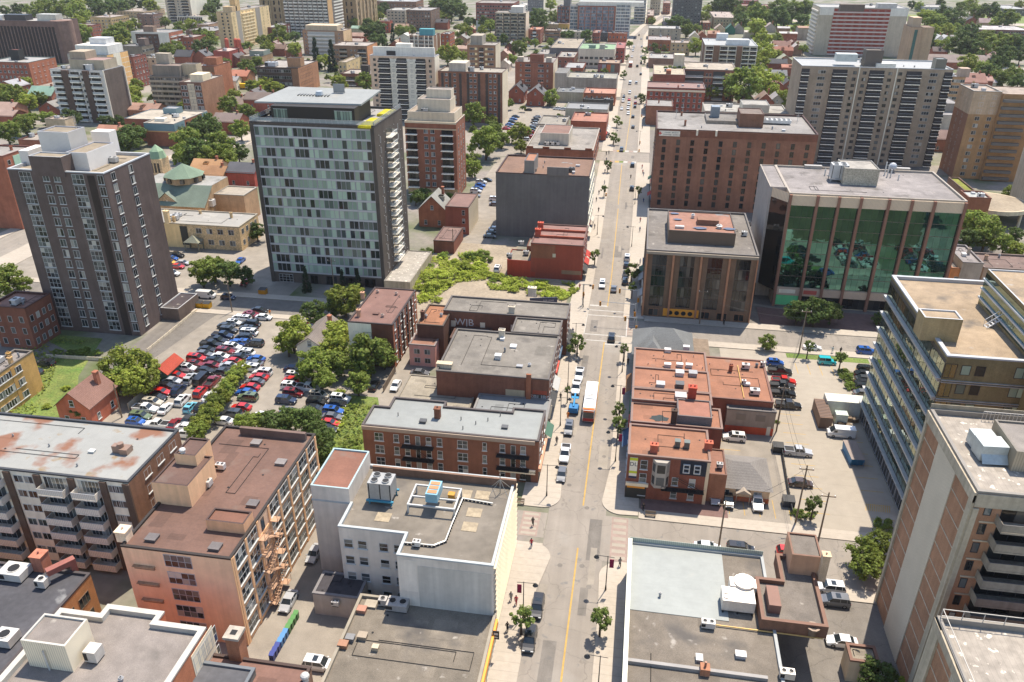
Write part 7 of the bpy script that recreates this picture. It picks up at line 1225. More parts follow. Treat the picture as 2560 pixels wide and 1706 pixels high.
for i,(key,x,y,w,d,ze,zr,wc,rc,ax,lb)in enumerate((('E1',360,725,13,11,7,11,RB,DK,'x','dark slate-roofed house left of the red turreted hall'),('E1',560,735,11,11,7,11,RB,(.13,.13,.14),'y','grey slate house with red gable beside the red turreted hall'),('E1',1000,745,12,14,7,11.5,RB,(.12,.11,.115),'y','dark-roofed brick house in front of the red turreted hall'),('E1',1190,730,10,12,6,9.5,BN,(.19,.15,.12),'y','brown shingle-roofed house right of the red turreted hall'),('E1',1180,1015,12,12,7.5,10.5,(.27,.13,.07),(.40,.17,.11),'x','house with orange-red mansard roof left of the dark brown office'),('E1',1050,1105,9,10,6,8,(.55,.55,.52),(.3,.3,.3),'x','small white house beside the orange-red mansard house'),('E1',1500,1340,19,12,8,11,(.24,.07,.055),(.18,.14,.12),'x','red brick house with broad brown roof left of the glass tower canopy'),('E1',1040,1400,20,12,4,7,BN,(.23,.18,.15),'x','brown hip-roofed house by the street left of the glass tower'),('A0',2090,1030,14,12,6.5,9.5,RB,(.22,.17,.15),'x','dark brick house with grey-brown roof near the leafy street corner'),('A0',1900,1450,12,11,5,8,(.4,.3,.2),(.42,.24,.12),'x','house with bright orange-tan roof behind the green-domed church'),('A0',1960,1510,10,9,5,7.5,(.35,.24,.15),(.34,.19,.10),'x','second orange-tan roofed house close behind the church'),('A0',2230,1480,12,11,6,8.5,(.3,.06,.05),(.10,.10,.11),'x','red house with black flat-topped roof left of the glass tower edge'),('E1',1740,640,11,9,6,9,RB,BN,'x','brick house with brown roof in trees right of the beige tower'),('E1',1930,660,10,9,6,9,(.25,.11,.08),(.34,.25,.2),'x','tan-roofed brick house below the tan slab with white balconies'),('E1',1640,600,9,8,5,8,RB,(.26,.2,.18),'y','little gabled house in yellow-green trees right of the beige tower'),('E2',1080,590,11,10,6,10,RB,(.33,.24,.18),'y','brown gabled house just above the blank white wall'),('E2',1215,490,13,12,6,9,(.5,.5,.48),(.52,.51,.47),'y','white gabled house left of the white-ribbed block'),('E2',1190,345,14,11,5,9,(.4,.27,.2),(.36,.24,.17),'x','peach-roofed house below the grey and pale apartment block'),('E2',580,475,14,10,5,7.5,RB,(.34,.22,.17),'x','row house with pinkish roof right of the tan slab'),('E2',530,560,13,10,5,7,RB,(.38,.31,.27),'x','pale-roofed house under the pinkish-roofed row house'),('E2',550,375,12,9,5,7,(.3,.3,.25),(.25,.35,.28),'x','house with green metal roof beside the dark conifers'),('E2',1780,275,13,12,7,10,RB,DK,'x','black domed-roof house right of the dark brown apartment block'),('E2',2050,510,10,14,6,9,BN,GY,'y','grey gabled house behind the willow-like tree'),('E2',2060,660,11,10,6,8,(.3,.17,.13),(.4,.28,.22),'x','pink-brown roofed house left of the cream-banded tower'),('E2',2185,385,8,8,5,7.5,RB,(.36,.22,.17),'y','tiny red gabled house near the pale road bend'),('E3',150,490,15,10,5,7.5,(.30,.15,.1),(.24,.2,.17),'x','brown-roofed house left of the cream balcony tower'),('E3',340,730,9,12,6,9.5,(.25,.12,.09),(.42,.31,.26),'y','house with pinkish gable roof right of the cream-banded tower'),('E3',345,870,8,10,5,8,(.4,.34,.3),(.45,.42,.38),'y','pale grey gabled house between the two brick gables and the tower'),('E4',675,395,9,12,5,9,(.4,.36,.3),(.40,.39,.37),'y','pale grey gabled house left of the brown steep gable'),('E4',765,390,9,12,5,9,RB,(.23,.13,.09),'y','house with steep brown gable by the white-roofed apartment block'),('E4',985,305,10,13,5,9,(.4,.33,.25),(.35,.29,.25),'y','tan gabled house in front of the gabled town houses'),('E4',1120,300,9,12,5,9.5,(.03,.12,.1),(.05,.13,.11),'y','dark green gabled house in front of the gabled town houses'),('E4',1225,300,9,12,5,9,(.25,.24,.24),DK,'y','dark grey gabled house right of the dark green one'),('E4',905,375,11,9,5,7.5,(.3,.12,.09),(.42,.25,.18),'x','low house with salmon roof behind the white rooftop blocks'),('E4',1410,375,20,11,6,7,(.4,.38,.35),(.5,.46,.4),'x','long pale flat-topped house row among trees at upper right'),('E4',1610,285,11,12,5,9,(.3,.28,.27),(.33,.27,.25),'y','barn-like grey gambrel house among trees at upper right'),('E4',1760,325,12,9,6,7.2,BN,(.48,.46,.44),'x','house with pale grey roof behind the brick double house'),('E4',1815,390,16,10,7,8,RB,(.52,.5,.47),'x','brick double house with white-grey roof left of the pale tower'),('E4',2010,320,12,14,11,12,GY,(.36,.23,.17),'x','grey block house with brown flat top left of the pale tower'),('E4',1740,500,14,12,6,10,RB,(.25,.15,.12),'x','brown hip-roofed brick house in the upper right terrace'),('E4',1880,505,10,12,6,10,RB,(.3,.22,.19),'y','brick gabled house next to the hip-roofed house, upper right'),('E4',1750,570,16,9,5,7.5,RB,(.30,.14,.1),'x','house with reddish porch roof in the upper right terrace'),('E4',1930,545,9,13,5,9,BN,(.4,.36,.34),'y','pale-roofed narrow house left of the pale tower base'),('E4',1620,555,8,9,6,7,(.12,.32,.32),(.3,.3,.28),'x','turquoise clapboard house at upper right'),('E4',1685,720,13,11,7,9.5,RB,DK,'x','black-roofed brick house left of the grey slab'),('E4',1840,790,12,10,6,7.5,RB,(.38,.18,.13),'x','house with flat red roof right of the black-roofed brick house'),('E4',1665,855,14,10,6,9,RB,(.22,.22,.22),'x','grey-roofed brick house under the black-roofed one'),('E4',1790,680,10,12,6,9.5,BN,(.27,.28,.22),'y','mossy-roofed house behind the black-roofed brick house'),('E4',1700,1000,7,12,6,8.5,RB,(.24,.12,.1),'y','narrow brown-roofed house right of the big leafy trees'),('E4',1830,985,9,12,5,9,RB,DK,'y','dark steep gabled house touching the grey slab'),('E4',1335,1145,9,12,5,9.5,BN,(.30,.25,.22),'y','brown gabled house left of its twin behind the red cross block'),('E4',1550,1150,10,12,5,9.5,RB,(.25,.18,.15),'y','brown gabled house right of its twin behind the red cross block'),('E4',1690,1165,9,12,5,9,GY,(.30,.29,.29),'y','grey gabled house close to the grey slab base'),('E5',1100,680,11,9,6,9,RB,(.16,.13,.12),'x','small dark-roofed house with white windows behind the long brown hall'),('E5',1400,795,60,16,5,9.5,(.3,.1,.07),(.27,.22,.2),'x','long hall with huge brown-grey roof right of the pale tower'),('E5',1120,515,9,12,5,9,(.5,.5,.5),(.46,.46,.47),'y','first white gabled cottage in the wood at right'),('E5',1220,520,9,12,5,9,(.48,.48,.48),(.43,.43,.44),'y','second white gabled cottage in the wood at right'),('E5',1350,510,11,9,5,8,GY,(.36,.33,.33),'x','grey-roofed cottage right of the white cottages'),('E5',1590,245,12,10,5,9,RB,DK,'y','dark gabled house above the dark brick school'),('E5',1755,265,12,10,5,9,(.3,.2,.18),(.36,.27,.26),'x','pinkish-brown roofed house above the dark brick school'),('E5',1480,220,13,9,5,8,(.5,.5,.48),(.45,.42,.4),'x','white house with pale roof above the dark brick school'),('E5',1580,1060,14,18,6,10.5,(.32,.09,.06),(.27,.15,.12),'x','red-brown gabled house right of the tan walk-up'),('E5',1750,1130,13,9,5,7,(.4,.38,.36),(.36,.33,.34),'x','low grey-roofed house right of the red-brown gabled house'),('E5',1740,1110,10,8,6,8,RB,(.42,.26,.22),'x','small pink-roofed house behind the low grey-roofed one'),('E5',2130,985,18,10,5,7,(.4,.38,.36),(.43,.38,.33),'x','pale-roofed bungalow among trees above the orange brick tower'),('E5',1960,775,11,12,5,9,RB,(.3,.2,.19),'y','red brick gabled house in the wood above the orange brick tower'),('E5',1780,700,8,10,5,9,(.4,.3,.2),(.36,.25,.18),'y','sandy gabled house peeping from the wood at right'),('E0',60,1180,14,12,7,10,RB,(.34,.34,.35),'y','grey-roofed brick house at the left edge below the red brick block'),('E0',640,1250,15,12,7,11,(.22,.09,.07),(.22,.34,.27),'x','old house with green copper dormers left of the black and white tower'),('E0',680,1480,12,11,6,9.5,RB,GY,'y','grey gabled brick house at the foot of the black and white tower'),('E0',60,1480,16,12,6,9,(.24,.12,.09),(.36,.25,.2),'x','brown-roofed house at the left edge under leafy trees'),('A0',70,1000,12,10,6,8,RB,(.34,.24,.2),'x','long brick house with pinkish roof at the left edge'),('A0',2290,820,10,10,6,9,(.25,.07,.055),(.14,.13,.13),'y','dark roofed house left of the glass tower rear'),('A0',1330,940,18,12,4.5,7,(.3,.15,.11),(.33,.2,.15),'x','brown-roofed low house right of the dark brick side wall'),('A0',1020,1140,13,9,4,6.5,(.36,.2,.13),(.38,.19,.13),'x','low orange-roofed house behind the dark tower rooftop'),('A3',1760,1000,26,11,6,9,(.2,.09,.07),(.22,.155,.135),'x','long brown-roofed brick terrace between the grey slab and orange tower'))):
 house(lb,(key,x,y),w,d,ze,zr,wc,rc,ax,dorm=(i%4==1),wins=2 if w<20 else 8)
def hip(label,c,w,d,ze,zr,wall,roof,name='house',ridge=.3,**kw):
 X,Y=P(c,zr);r=empty(name,(X,Y,0),0,label,'house');b=MB();b.prism([(-w/2,-d/2),(w/2,-d/2),(w/2,d/2),(-w/2,d/2)],0,ze,'brick',cap=False);obj('wall',b,r,color=wall)
 q=[(-w/2-.5,-d/2-.5,ze-.1),(w/2+.5,-d/2-.5,ze-.1),(w/2+.5,d/2+.5,ze-.1),(-w/2-.5,d/2+.5,ze-.1)];k=w*ridge/2;t0,t1=(-k,0,zr),(k,0,zr);b=MB()
 b.face([q[0],q[1],t1,t0],'shingle');b.face([q[1],q[2],t1],'shingle');b.face([q[2],q[3],t0,t1],'shingle');b.face([q[3],q[0],t0],'shingle');b.face(q[::-1],'trim');obj('roof',b,r,color=roof);return r,b
r,_=hip('corner house with dark grey shingled hip roofs at the junction, right of the street',('C2',1680,70),13,12,5.6,9.6,(.05,.12,.10),(.17,.175,.17))
b=MB();q=[(-3.4,-10,5.2),(3.4,-10,5.2),(3.4,-2,5.2),(-3.4,-2,5.2)];b.face([q[0],q[1],(0,-6,8.4)],'shingle');b.face([q[1],q[2],(0,-1.5,8.4),(0,-6,8.4)],'shingle');b.face([q[3],q[0],(0,-6,8.4),(0,-1.5,8.4)],'shingle');b.face(q[::-1],'trim');obj('front_roof',b,r,(-2.4,1.2,0),color=(.175,.18,.175));b=MB();b.box(-3,3,-9.6,-2,0,5.1,'brick');obj('front_wing',b,r,(-2.4,1.2,0),color=(.28,.08,.05));b=MB();b.box(6.4,10.5,-8,4,0,5.4,'timber');obj('timber_annex',b,r)
r,_=hip('single storey bungalow with grey hip roof and little porch in the rear yard',('C3',165,1090),9.6,9.5,3.0,5.2,(.42,.33,.25),(.20,.185,.17),name='bungalow')
b=MB();b.face([(-1.3,-1.2,2.4),(0,-1.2,3.2),(0,0,3.2),(-1.3,0,2.4)],'trim');b.face([(0,-1.2,3.2),(1.3,-1.2,2.4),(1.3,0,2.4),(0,0,3.2)],'trim');b.face([(-1.3,-1.2,2.4),(1.3,-1.2,2.4),(0,-1.2,3.2)],'trim');[b.box(x,x+.12,-1.1,-.98,0,2.4,'trim')for x in(-1.2,1.08)];obj('porch',b,r,(.2,-4.75,0),color=(.5,.42,.33));wm_=winmesh(1.4,1.3,2,1,'pvc','window_glass',.1);[obj('window',wm_[1]or wm_[0].mesh('window'),r,(x,-4.75,1))for x in(-2.8,2.8)];b=MB();b.box(-4.85,4.85,-4.86,-4.76,0,1.0,'brick');obj('brick_base',b,r,color=(.28,.09,.05))
a=P(('B0',1580,585),8);c=P(('B0',2185,606),8);d_=P(('B0',2330,490),8)
ch=Bld('church_hall','two storey stone church hall with flat pale roof and entrance porch',a[0]-13,c[0],(a[1]+c[1])/2,d_[1],8,(.40,.31,.20),'white_roof',(.56,.53,.47),.3,(.45,.40,.31),'stone')
ch.win('f',4,2,1.9,1.7,1.5,3.6,.55,.97,cols=2,frame='pvc');ch.win('f',2,2,1.6,1.7,1.5,3.6,.04,.3,cols=2,frame='pvc');ch.win('r',4,2,1.4,1.7,1.5,3.6,.05,.95,cols=2);ch.panel('f',.22,.42,0,7.9,(.52,.40,.23),'painted',.06);ch.chimney(ch.x0+10.5,ch.y0+.5,1.5,1.2,4,col=(.50,.40,.26),pots=1);ch.panel('f',.42,.49,1,7.2,(.03,.03,.03),t=.1,name='glazed_stair')
b=MB();b.face([(-2.6,-3.4,3),(2.6,-3.4,3),(0,-1.7,5)],'shingle');b.face([(2.6,-3.4,3),(2.6,0,3),(0,-1.7,5)],'shingle');b.face([(-2.6,0,3),(-2.6,-3.4,3),(0,-1.7,5)],'shingle');b.face([(2.6,0,3),(-2.6,0,3),(0,-1.7,5)],'shingle');[b.box(x,x+.25,y,y+.25,0,3,'trim')for x in(-2.4,2.15)for y in(-3.2,-.4)];obj('porch',b,ch.root,ch.fpos('f',ch.w*.56,0),color=(.27,.27,.2));ch.clutter(6,3,3);ch.done()
zr,ze=13,7.5;A=P(('B0',1350,205),zr);B_=P(('B0',1925,238),zr);yb=P(('B0',2050,152),13)[1]
x0,x1,y1=A[0]-2,B_[0],(A[1]+B_[1])/2;y0=P(('B0',1850,432),ze)[1];cx,cy=(x0+x1)/2,(y0+yb)/2
cr=empty('church',(cx,cy,0),0,'stone church with green roofs, eight-sided lantern and copper-domed bell tower','church');b=MB();b.prism([(x0-cx,y0-cy),(x1-cx,y0-cy),(x1-cx,yb-cy),(x0-cx,yb-cy)],0,ze,'stone',cap=False);b.prism([(x0-cx,y1-cy),(x1-cx,y1-cy),(x1-cx,yb-cy),(x0-cx,yb-cy)],ze,zr-.1,'brick',cap=False);b.face([(x1-cx,y0-cy,ze),(x1-cx,y1-cy,ze),(x1-cx,y1-cy,zr)],'brick');obj('wall',b,cr,color=(.33,.24,.16))
b=MB();b.face([(x0-cx-.5,y0-cy-.5,ze-.1),(x1-cx+.3,y0-cy-.5,ze-.1),(x1-cx+.3,y1-cy,zr),(x0-cx-.5,y1-cy,zr)],'shingle');ro=obj('roof',b,cr,color=(.17,.21,.165));b=MB();b.face([(x0-cx-.5,y1-cy,zr),(x1-cx,y1-cy,zr),(x1-cx,yb-cy,zr),(x0-cx-.5,yb-cy,zr)],'gravel');obj('flat_roof',b,cr,color=(.40,.39,.36))
p=P(('B0',1680,150),14.5);b=MB();b.cyl(0,0,12.9,15.2,6.2,'brick',n=8,top=False);ln=obj('lantern',b,cr,(p[0]-cx,p[1]-cy,0),color=(.30,.22,.15));b=MB();b.cyl(0,0,15.2,19,7.0,'shingle',.1,n=8);obj('lantern_roof',b,ln,color=(.17,.23,.165));b=MB();[b.box(6.0*cos(rad(22.5+45*i))-.6,6.0*cos(rad(22.5+45*i))+.6,6*sin(rad(22.5+45*i))-.6,6*sin(rad(22.5+45*i))+.6,13.4,14.8,'dark_glass')for i in range(8)];obj('lantern_window',b,ln)
g0=P(('B0',1590,250),12);f_=P(('B0',1540,465),5.2);b=MB();hw=6.5;yf=f_[1]-cy;b.face([(-hw,yf,0),(hw,yf,0),(hw,yf,6),(0,yf,11.4),(-hw,yf,6)],'stone');gb=obj('front_gable',b,cr,(f_[0]-cx,0,0),color=(.33,.24,.16));b=MB();b.face([(0,yf-.4,11.6),(-hw-.4,yf-.4,5.9),(-hw-.4,y1-cy,5.9),(0,y1-cy,11.6)],'shingle');b.face([(hw+.4,yf-.4,5.9),(0,yf-.4,11.6),(0,y1-cy,11.6),(hw+.4,y1-cy,5.9)],'shingle');obj('gable_roof',b,gb,color=(.18,.215,.175));b=MB();b.face([(2.4*cos(pi*i/10),yf-.06,4.4+2.4*sin(pi*i/10))for i in range(11)],'brick');obj('arched_window',b,gb,color=(.14,.05,.05));b=MB();b.face([(-4,yf-.03,4),(4,yf-.03,4),(0,yf-.03,9)],'painted');obj('gable_panel',b,gb,color=(.52,.48,.42))
p=P(('A0',1400,1480),16);b=MB();b.box(-2.6,2.6,-2.6,2.6,0,17,'stone');tw=obj('bell_tower',b,cr,(p[0]-cx,p[1]-cy+3,0),color=(.40,.31,.21));b=MB();b.cyl(0,0,17,19.5,3.2,'painted',2.4,n=8);b.cyl(0,0,19.5,21.6,2.4,'painted',.2,n=8);obj('tower_dome',b,tw,color=(.16,.25,.19));b=MB();[b.box(x-.4,x+.4,-2.63,-2.6,12,15.5,'dark_glass',True)for x in(-1.3,0,1.3)];obj('belfry_opening',b,tw)
a=P(('B0',1945,310),10);ch2=Bld('church_hall','tan brick flat-roofed block wedged between the church and the glass tower',a[0],a[0]+11,a[1],P(('B0',2000,230),10)[1],10,(.33,.23,.16),'gravel',(.42,.37,.3),.3,(.46,.42,.35));ch2.ac(ch2.cx-6,ch2.y0-3,4,2.2,2.4,z=6.5,col=(.66,.64,.6));ch2.done()
b=bg('hall','red hall with small round turrets and pink roof at the foot of the beige tower',('E1',770,742),('E1',1000,748),('E1',1105,690),12,(.26,.055,.05),roof='membrane',rcol=(.46,.34,.3),win=None);[(lambda m_:(m_.cyl(0,0,0,17,1.6,'brick',n=8),m_.sphere((0,0,17),1.6,'brick'),obj('turret',m_,b.root,(x,y,0),color=(.30,.08,.06))))(MB())for x,y in((-b.w/2,b.d/2),(b.w*.1,b.d/2),(b.w/2-2,b.d/2-1))];b.done()
# ================================================================ trees
def crown(seed,n=2600,kind='round'):
 r=random.Random(seed);b=MB();cl=[]
 k={'round':58,'airy':24,'bush':34,'cone':70}[kind];ph=(r.random()*9,r.random()*9,r.random()*9)
 for i in range(k):
  while 1:
   v=Vector((r.uniform(-1,1),r.uniform(-1,1),r.uniform(-1,1)))
   if .1<v.length<1:break
  v=v.normalized()*(.34+.5*r.random()**.55)*(1+.45*noise.noise((v.x*1.3+ph[0],v.y*1.3+ph[1],v.z*1.3+ph[2])))
  if kind=='cone':z=r.random()**1.3;a_=r.random()*6.28;q=(1-z)*.62+.04;v=Vector((cos(a_)*q*r.random()**.4,sin(a_)*q*r.random()**.4,z*2-1))
  if kind=='bush':v.z=abs(v.z)*.8-.25
  if kind=='airy':v*=.92
  cl.append((v,(.10+.24*r.random()**1.5)if kind!='cone' else .15))
 per=n//k
 for c,rad_ in cl:
  for i in range(per):
   u=Vector((r.gauss(0,1),r.gauss(0,1),r.gauss(0,1))).normalized()*rad_*(.3+.85*r.random());u.z*=.8
   p=c+u;nrm=(u.normalized()+Vector((r.uniform(-.7,.7),r.uniform(-.7,.7),r.uniform(0,.9)))).normalized()
   q=nrm.to_track_quat('Z','Y');s_=(.030+.05*r.random()**1.4)*(1.15 if kind=='airy' else 1);ang=r.random()*6.28;ca,sa=cos(ang)*s_,sin(ang)*s_
   b.face([p+q@Vector((ca,sa,0)),p+q@Vector((-sa,ca,0)),p+q@Vector((-ca*1.2,-sa*1.2,s_*.3)),p+q@Vector((sa,-ca,0))],'leaf')
 return b.mesh('crown')
CROWN={'round':[crown(s_,5600)for s_ in(1,2,3,4,12,13)],'airy':[crown(s_,2200,'airy')for s_ in(5,6)],'bush':[crown(s_,3000,'bush')for s_ in(7,8)],'cone':[crown(9,2600,'cone')]}
def trunk():
 b=MB();b.tube((0,0,0),(.01,.02,1.0),.075,'bark',7,.045)
 for i in range(5):a_=i*1.26;b.tube((.01,.02,.72+.06*i),(.34*cos(a_),.34*sin(a_),1.25+.1*(i%3)),.035,'bark',5,.012)
 return b.mesh('trunk')
TRUNK=trunk()
KIND={'d':((.10,.145,.034),'dark green','round'),'g':((.19,.24,.042),'green','round'),'y':((.26,.30,.046),'yellow-green','round'),'c':((.032,.055,.026),'dark conical','cone'),'a':((.16,.21,.05),'thin young','airy'),'b':((.16,.22,.035),'bushy','bush'),'l':((.36,.42,.055),'light green','bush')}
TR=random.Random(11)
def tree(at,rp,k,label,group,thing='tree'):
 x,y=px(at);s_=ZM[at[0]][2];rp=rp/s_*(1.22 if s_>4 else 1.12 if at[0]in('A0','A2')else 1.05);col,adj,cr_=KIND[k];z=5.0
 for _ in range(5):
  X,Y=P(('S',x,y),z);R=rp*PR(X,Y,z)[2]/FPX;R=min(max(R,.5),11)
  z={'round':max(R*1.35,3.2),'cone':R*1.75,'airy':max(R*1.3,3.6),'bush':R*.45}[cr_]
  if cr_=='round' and R<2.2:z=R*1.3
 r=empty(thing,(X,Y,0),TR.random()*6.28,label,thing,group);f=.85+.3*TR.random();v=TR.uniform(.82,1.2)
 zs={'round':R*(.82+.2*TR.random()),'cone':R*1.75,'airy':R*1.1,'bush':R*.7}[cr_]
 obj('crown',TR.choice(CROWN[cr_]),r,(0,0,z),TR.random()*6,(col[0]*v,col[1]*v,col[2]*v),scale=(R*1.16,R*1.16,zs*1.12))
 if cr_!='bush':obj('trunk',TRUNK,r,scale=(R*.9+1,R*.9+1,max(z-zs*.25,.5)))
def trees(key,phrase,group,*L):
 L=sorted(L,key=lambda t:t[0]);
 for i,(x,y,rr,k)in enumerate(L):
  bush=k in 'bl';w_='shrub' if bush else 'tree';ks=[q for q in L if(q[3]in 'bl')==bush and KIND[q[3]][1]==KIND[k][1]]
  n=ks.index((x,y,rr,k));lab=f'{KIND[k][1]} {w_} {phrase}' if len(ks)==1 else f'{ORD[n]} {KIND[k][1]} {w_} from the left {phrase}'
  tree((key,x,y),rr,k,lab,group,w_)
T_='trees '
trees('E0','in the top left corner',T_+'in the top left corner',(60,140,60,'d'),(270,150,85,'d'),(480,150,95,'g'),(640,90,105,'g'),(820,110,115,'g'),(1010,60,75,'d'),(1130,170,130,'g'),(1110,60,85,'y'),(950,150,80,'g'))
trees('E0','in the dark belt along the top edge',T_+'along the top edge, left',(1420,120,105,'d'),(1545,110,95,'d'),(1650,95,85,'d'),(1370,40,85,'d'),(1760,85,85,'d'),(1860,50,75,'d'),(2190,80,85,'y'),(1700,20,80,'d'),(2010,15,85,'d'),(1290,15,60,'d'))
trees('E0','beside the dark brown office',T_+'beside the dark brown office',(1130,310,85,'y'),(1200,480,125,'g'),(1570,500,75,'g'),(1720,420,95,'g'),(1710,520,130,'g'),(1850,540,75,'d'),(1725,625,105,'y'),(1960,340,65,'g'),(1870,370,60,'y'))
trees('E0','left of the black and white tower',T_+'left of the black and white tower',(190,1400,150,'g'),(120,1340,110,'y'),(400,1480,110,'y'),(560,1420,95,'g'),(700,1400,65,'g'),(350,1190,80,'y'))
trees('A0','under the black and white tower',T_+'under the black and white tower',(640,1085,85,'d'),(220,1120,80,'g'),(55,1190,90,'g'),(290,1085,55,'g'),(430,1070,60,'g'),(1210,850,80,'y'),(1240,780,60,'g'),(1230,930,65,'g'),(960,1100,60,'d'),(1090,1120,60,'d'))
trees('A0','in the clump behind the church',T_+'behind the church',(1140,1270,115,'d'),(1210,1220,85,'d'),(1680,1290,120,'g'),(1780,1200,105,'d'),(1870,1150,115,'d'),(1950,1210,75,'g'),(1650,1400,95,'g'),(1800,1380,115,'d'),(1990,1330,130,'g'),(2050,1420,95,'g'),(2170,1380,80,'d'),(1920,1430,95,'g'))
trees('A0','left of the glass tower',T_+'left of the glass tower',(2190,1170,80,'g'),(2080,950,75,'g'),(2130,870,60,'y'),(2230,1000,55,'g'),(1990,1130,35,'y'),(1700,960,60,'y'),(2290,780,55,'g'),(2060,580,45,'g'),(2050,1500,60,'y'),(1720,1480,60,'d'))
trees('E1','by the top left grey slab',T_+'around the tall grey slab',(650,60,95,'d'),(720,150,85,'d'),(800,60,75,'d'),(640,220,60,'g'),(780,260,60,'g'),(60,310,65,'g'),(450,350,70,'y'),(270,410,75,'g'),(570,350,45,'g'))
trees('E1','in the block left of the beige tower',T_+'left of the beige tower',(600,510,100,'g'),(700,540,95,'g'),(640,680,125,'d'),(90,720,95,'g'),(260,700,85,'g'))
trees('E1','in the gardens right of the beige tower',T_+'right of the beige tower',(1250,690,85,'g'),(1490,600,75,'y'),(1590,560,55,'g'),(1760,490,95,'g'),(1720,590,50,'y'),(1550,690,85,'y'),(1960,700,85,'y'),(1960,520,65,'d'),(1540,230,90,'g'),(1660,280,60,'y'),(1740,240,50,'d'))
trees('E1','near the ribbon-window office',T_+'around the dark brown office',(1545,1230,95,'y'),(1450,1270,85,'y'),(1630,1195,65,'y'),(1710,1280,75,'y'),(1250,950,85,'g'),(1400,890,75,'g'),(1330,1060,65,'d'),(900,920,65,'g'),(970,970,50,'g'),(2260,800,95,'c'))
trees('E2','near the tan slab',T_+'near the tan slab',(780,470,155,'d'),(700,380,95,'d'),(830,600,105,'d'),(540,270,65,'g'),(400,240,95,'d'),(480,330,60,'g'),(640,250,65,'g'),(1055,490,55,'c'),(170,830,95,'c'),(60,880,85,'y'),(250,1180,90,'y'),(340,1225,55,'y'),(655,1175,105,'g'),(940,580,70,'c'))
trees('E2','in the top centre grove',T_+'at the top centre left',(840,150,60,'d'),(925,110,60,'d'),(870,230,50,'y'),(1780,80,125,'d'),(1700,40,95,'g'),(1900,120,125,'d'),(1960,60,95,'d'),(2060,140,85,'d'),(1720,200,55,'y'),(1820,235,60,'y'),(1640,60,65,'g'),(1240,450,75,'g'),(1150,440,65,'g'),(1330,430,55,'g'))
trees('E2','left of the cream-banded tower',T_+'left of the cream-banded tower',(2090,450,95,'y'),(1850,760,115,'y'),(2000,630,65,'g'),(2080,800,55,'y'),(2170,320,65,'d'),(2290,330,55,'g'),(1950,770,70,'y'))
trees('E3','around the cream balcony tower',T_+'around the cream balcony tower',(60,330,75,'d'),(150,370,75,'g'),(830,220,115,'d'),(830,320,105,'d'),(900,280,75,'d'),(1080,240,75,'g'),(1020,50,65,'y'),(570,680,90,'g'),(460,860,65,'g'),(340,560,55,'d'),(800,620,55,'g'),(1550,510,70,'d'),(1240,510,60,'d'),(1320,500,55,'d'),(1030,610,45,'g'),(150,580,75,'y'),(40,430,55,'y'))
trees('E3','on the far left pavement of the street','street trees far up the street',(2170,640,42,'g'),(2140,830,34,'a'),(2090,1080,42,'a'))
trees('A2','by the rear car park',T_+'by the rear car park',(640,880,60,'g'),(120,1200,80,'g'),(60,1280,105,'g'),(195,1260,65,'g'),(370,1200,75,'y'),(290,1230,55,'y'),(375,1325,55,'y'))
trees('A2','on the upper street','young street trees, upper street',(1250,1100,38,'a'),(1220,1255,42,'a'),(1165,1500,38,'a'),(1470,890,38,'a'),(1500,540,30,'a'),(1500,465,28,'a'),(1590,425,34,'a'),(1680,440,24,'a'))
trees('A1','around the cream-topped brick condo',T_+'around the brick condo',(2130,1030,95,'g'),(2240,1280,130,'g'),(2290,1090,45,'y'),(2110,1450,70,'g'))
trees('B1','at the brick condo foot',T_+'at the foot of the brick condo',(1600,330,65,'d'),(1690,310,60,'d'),(1790,350,75,'d'),(1905,330,60,'b'),(2115,60,75,'g'))
trees('B1','overgrowing the vacant lot','overgrown shrubs on the vacant lot',(1690,840,75,'b'),(1960,930,70,'l'),(2100,870,75,'b'),(2215,850,65,'b'),(1850,870,55,'b'),(2050,960,80,'l'),(2180,960,80,'l'),(2260,1040,55,'l'),(1620,1010,70,'l'),(1700,1060,85,'l'),(1820,1040,80,'l'),(1930,1040,80,'l'),(1580,1110,60,'l'),(1740,1150,85,'l'),(1650,1160,60,'l'),(1870,1120,65,'l'),(1680,1250,60,'l'),(1800,1270,50,'l'),(2040,1040,65,'l'),(2310,1090,40,'b'),(1740,960,35,'b'))
trees('B2','by the red-painted wall','weedy shrubs by the red-painted wall',(60,900,60,'b'),(150,1060,60,'l'),(270,1110,70,'l'),(400,1130,70,'l'),(540,1140,60,'l'),(660,1180,50,'l'),(300,1180,50,'l'),(480,1200,60,'l'),(620,1220,55,'l'),(760,1220,55,'l'),(850,1180,45,'l'),(20,1010,60,'l'))
trees('B0','in the church car park',T_+'in the church car park',(1830,1000,125,'g'),(1950,980,105,'g'),(2075,1010,110,'d'),(2220,1050,85,'d'))
trees('B0','at the left edge beside the dark tower',T_+'at the left edge',(60,1080,150,'g'),(200,1120,70,'g'))
trees('B1','in front of the glass tower',T_+'in front of the glass tower',(600,1095,62,'c'),(935,1110,55,'c'),(1075,1100,55,'c'),(150,640,80,'d'),(1385,1140,45,'b'),(950,1250,145,'y'),(1055,1205,90,'y'),(670,1370,105,'d'),(850,1330,80,'d'))
trees('C1','by the four storey block',T_+'by the four storey brick block',(470,110,155,'y'),(430,200,110,'y'),(870,110,135,'y'),(860,250,120,'y'),(1170,300,180,'g'),(640,380,150,'g'),(740,530,105,'g'),(1070,560,110,'g'),(880,370,120,'g'),(1310,330,100,'g'),(1100,420,110,'g'),(560,500,70,'g'))
trees('C1','below the big car park',T_+'at the lower edge of the car park',(300,920,125,'d'),(130,930,115,'g'),(430,900,115,'d'),(600,900,125,'d'),(720,1110,125,'d'),(670,970,110,'d'),(770,1040,85,'d'),(20,930,80,'g'),(700,1220,80,'d'))
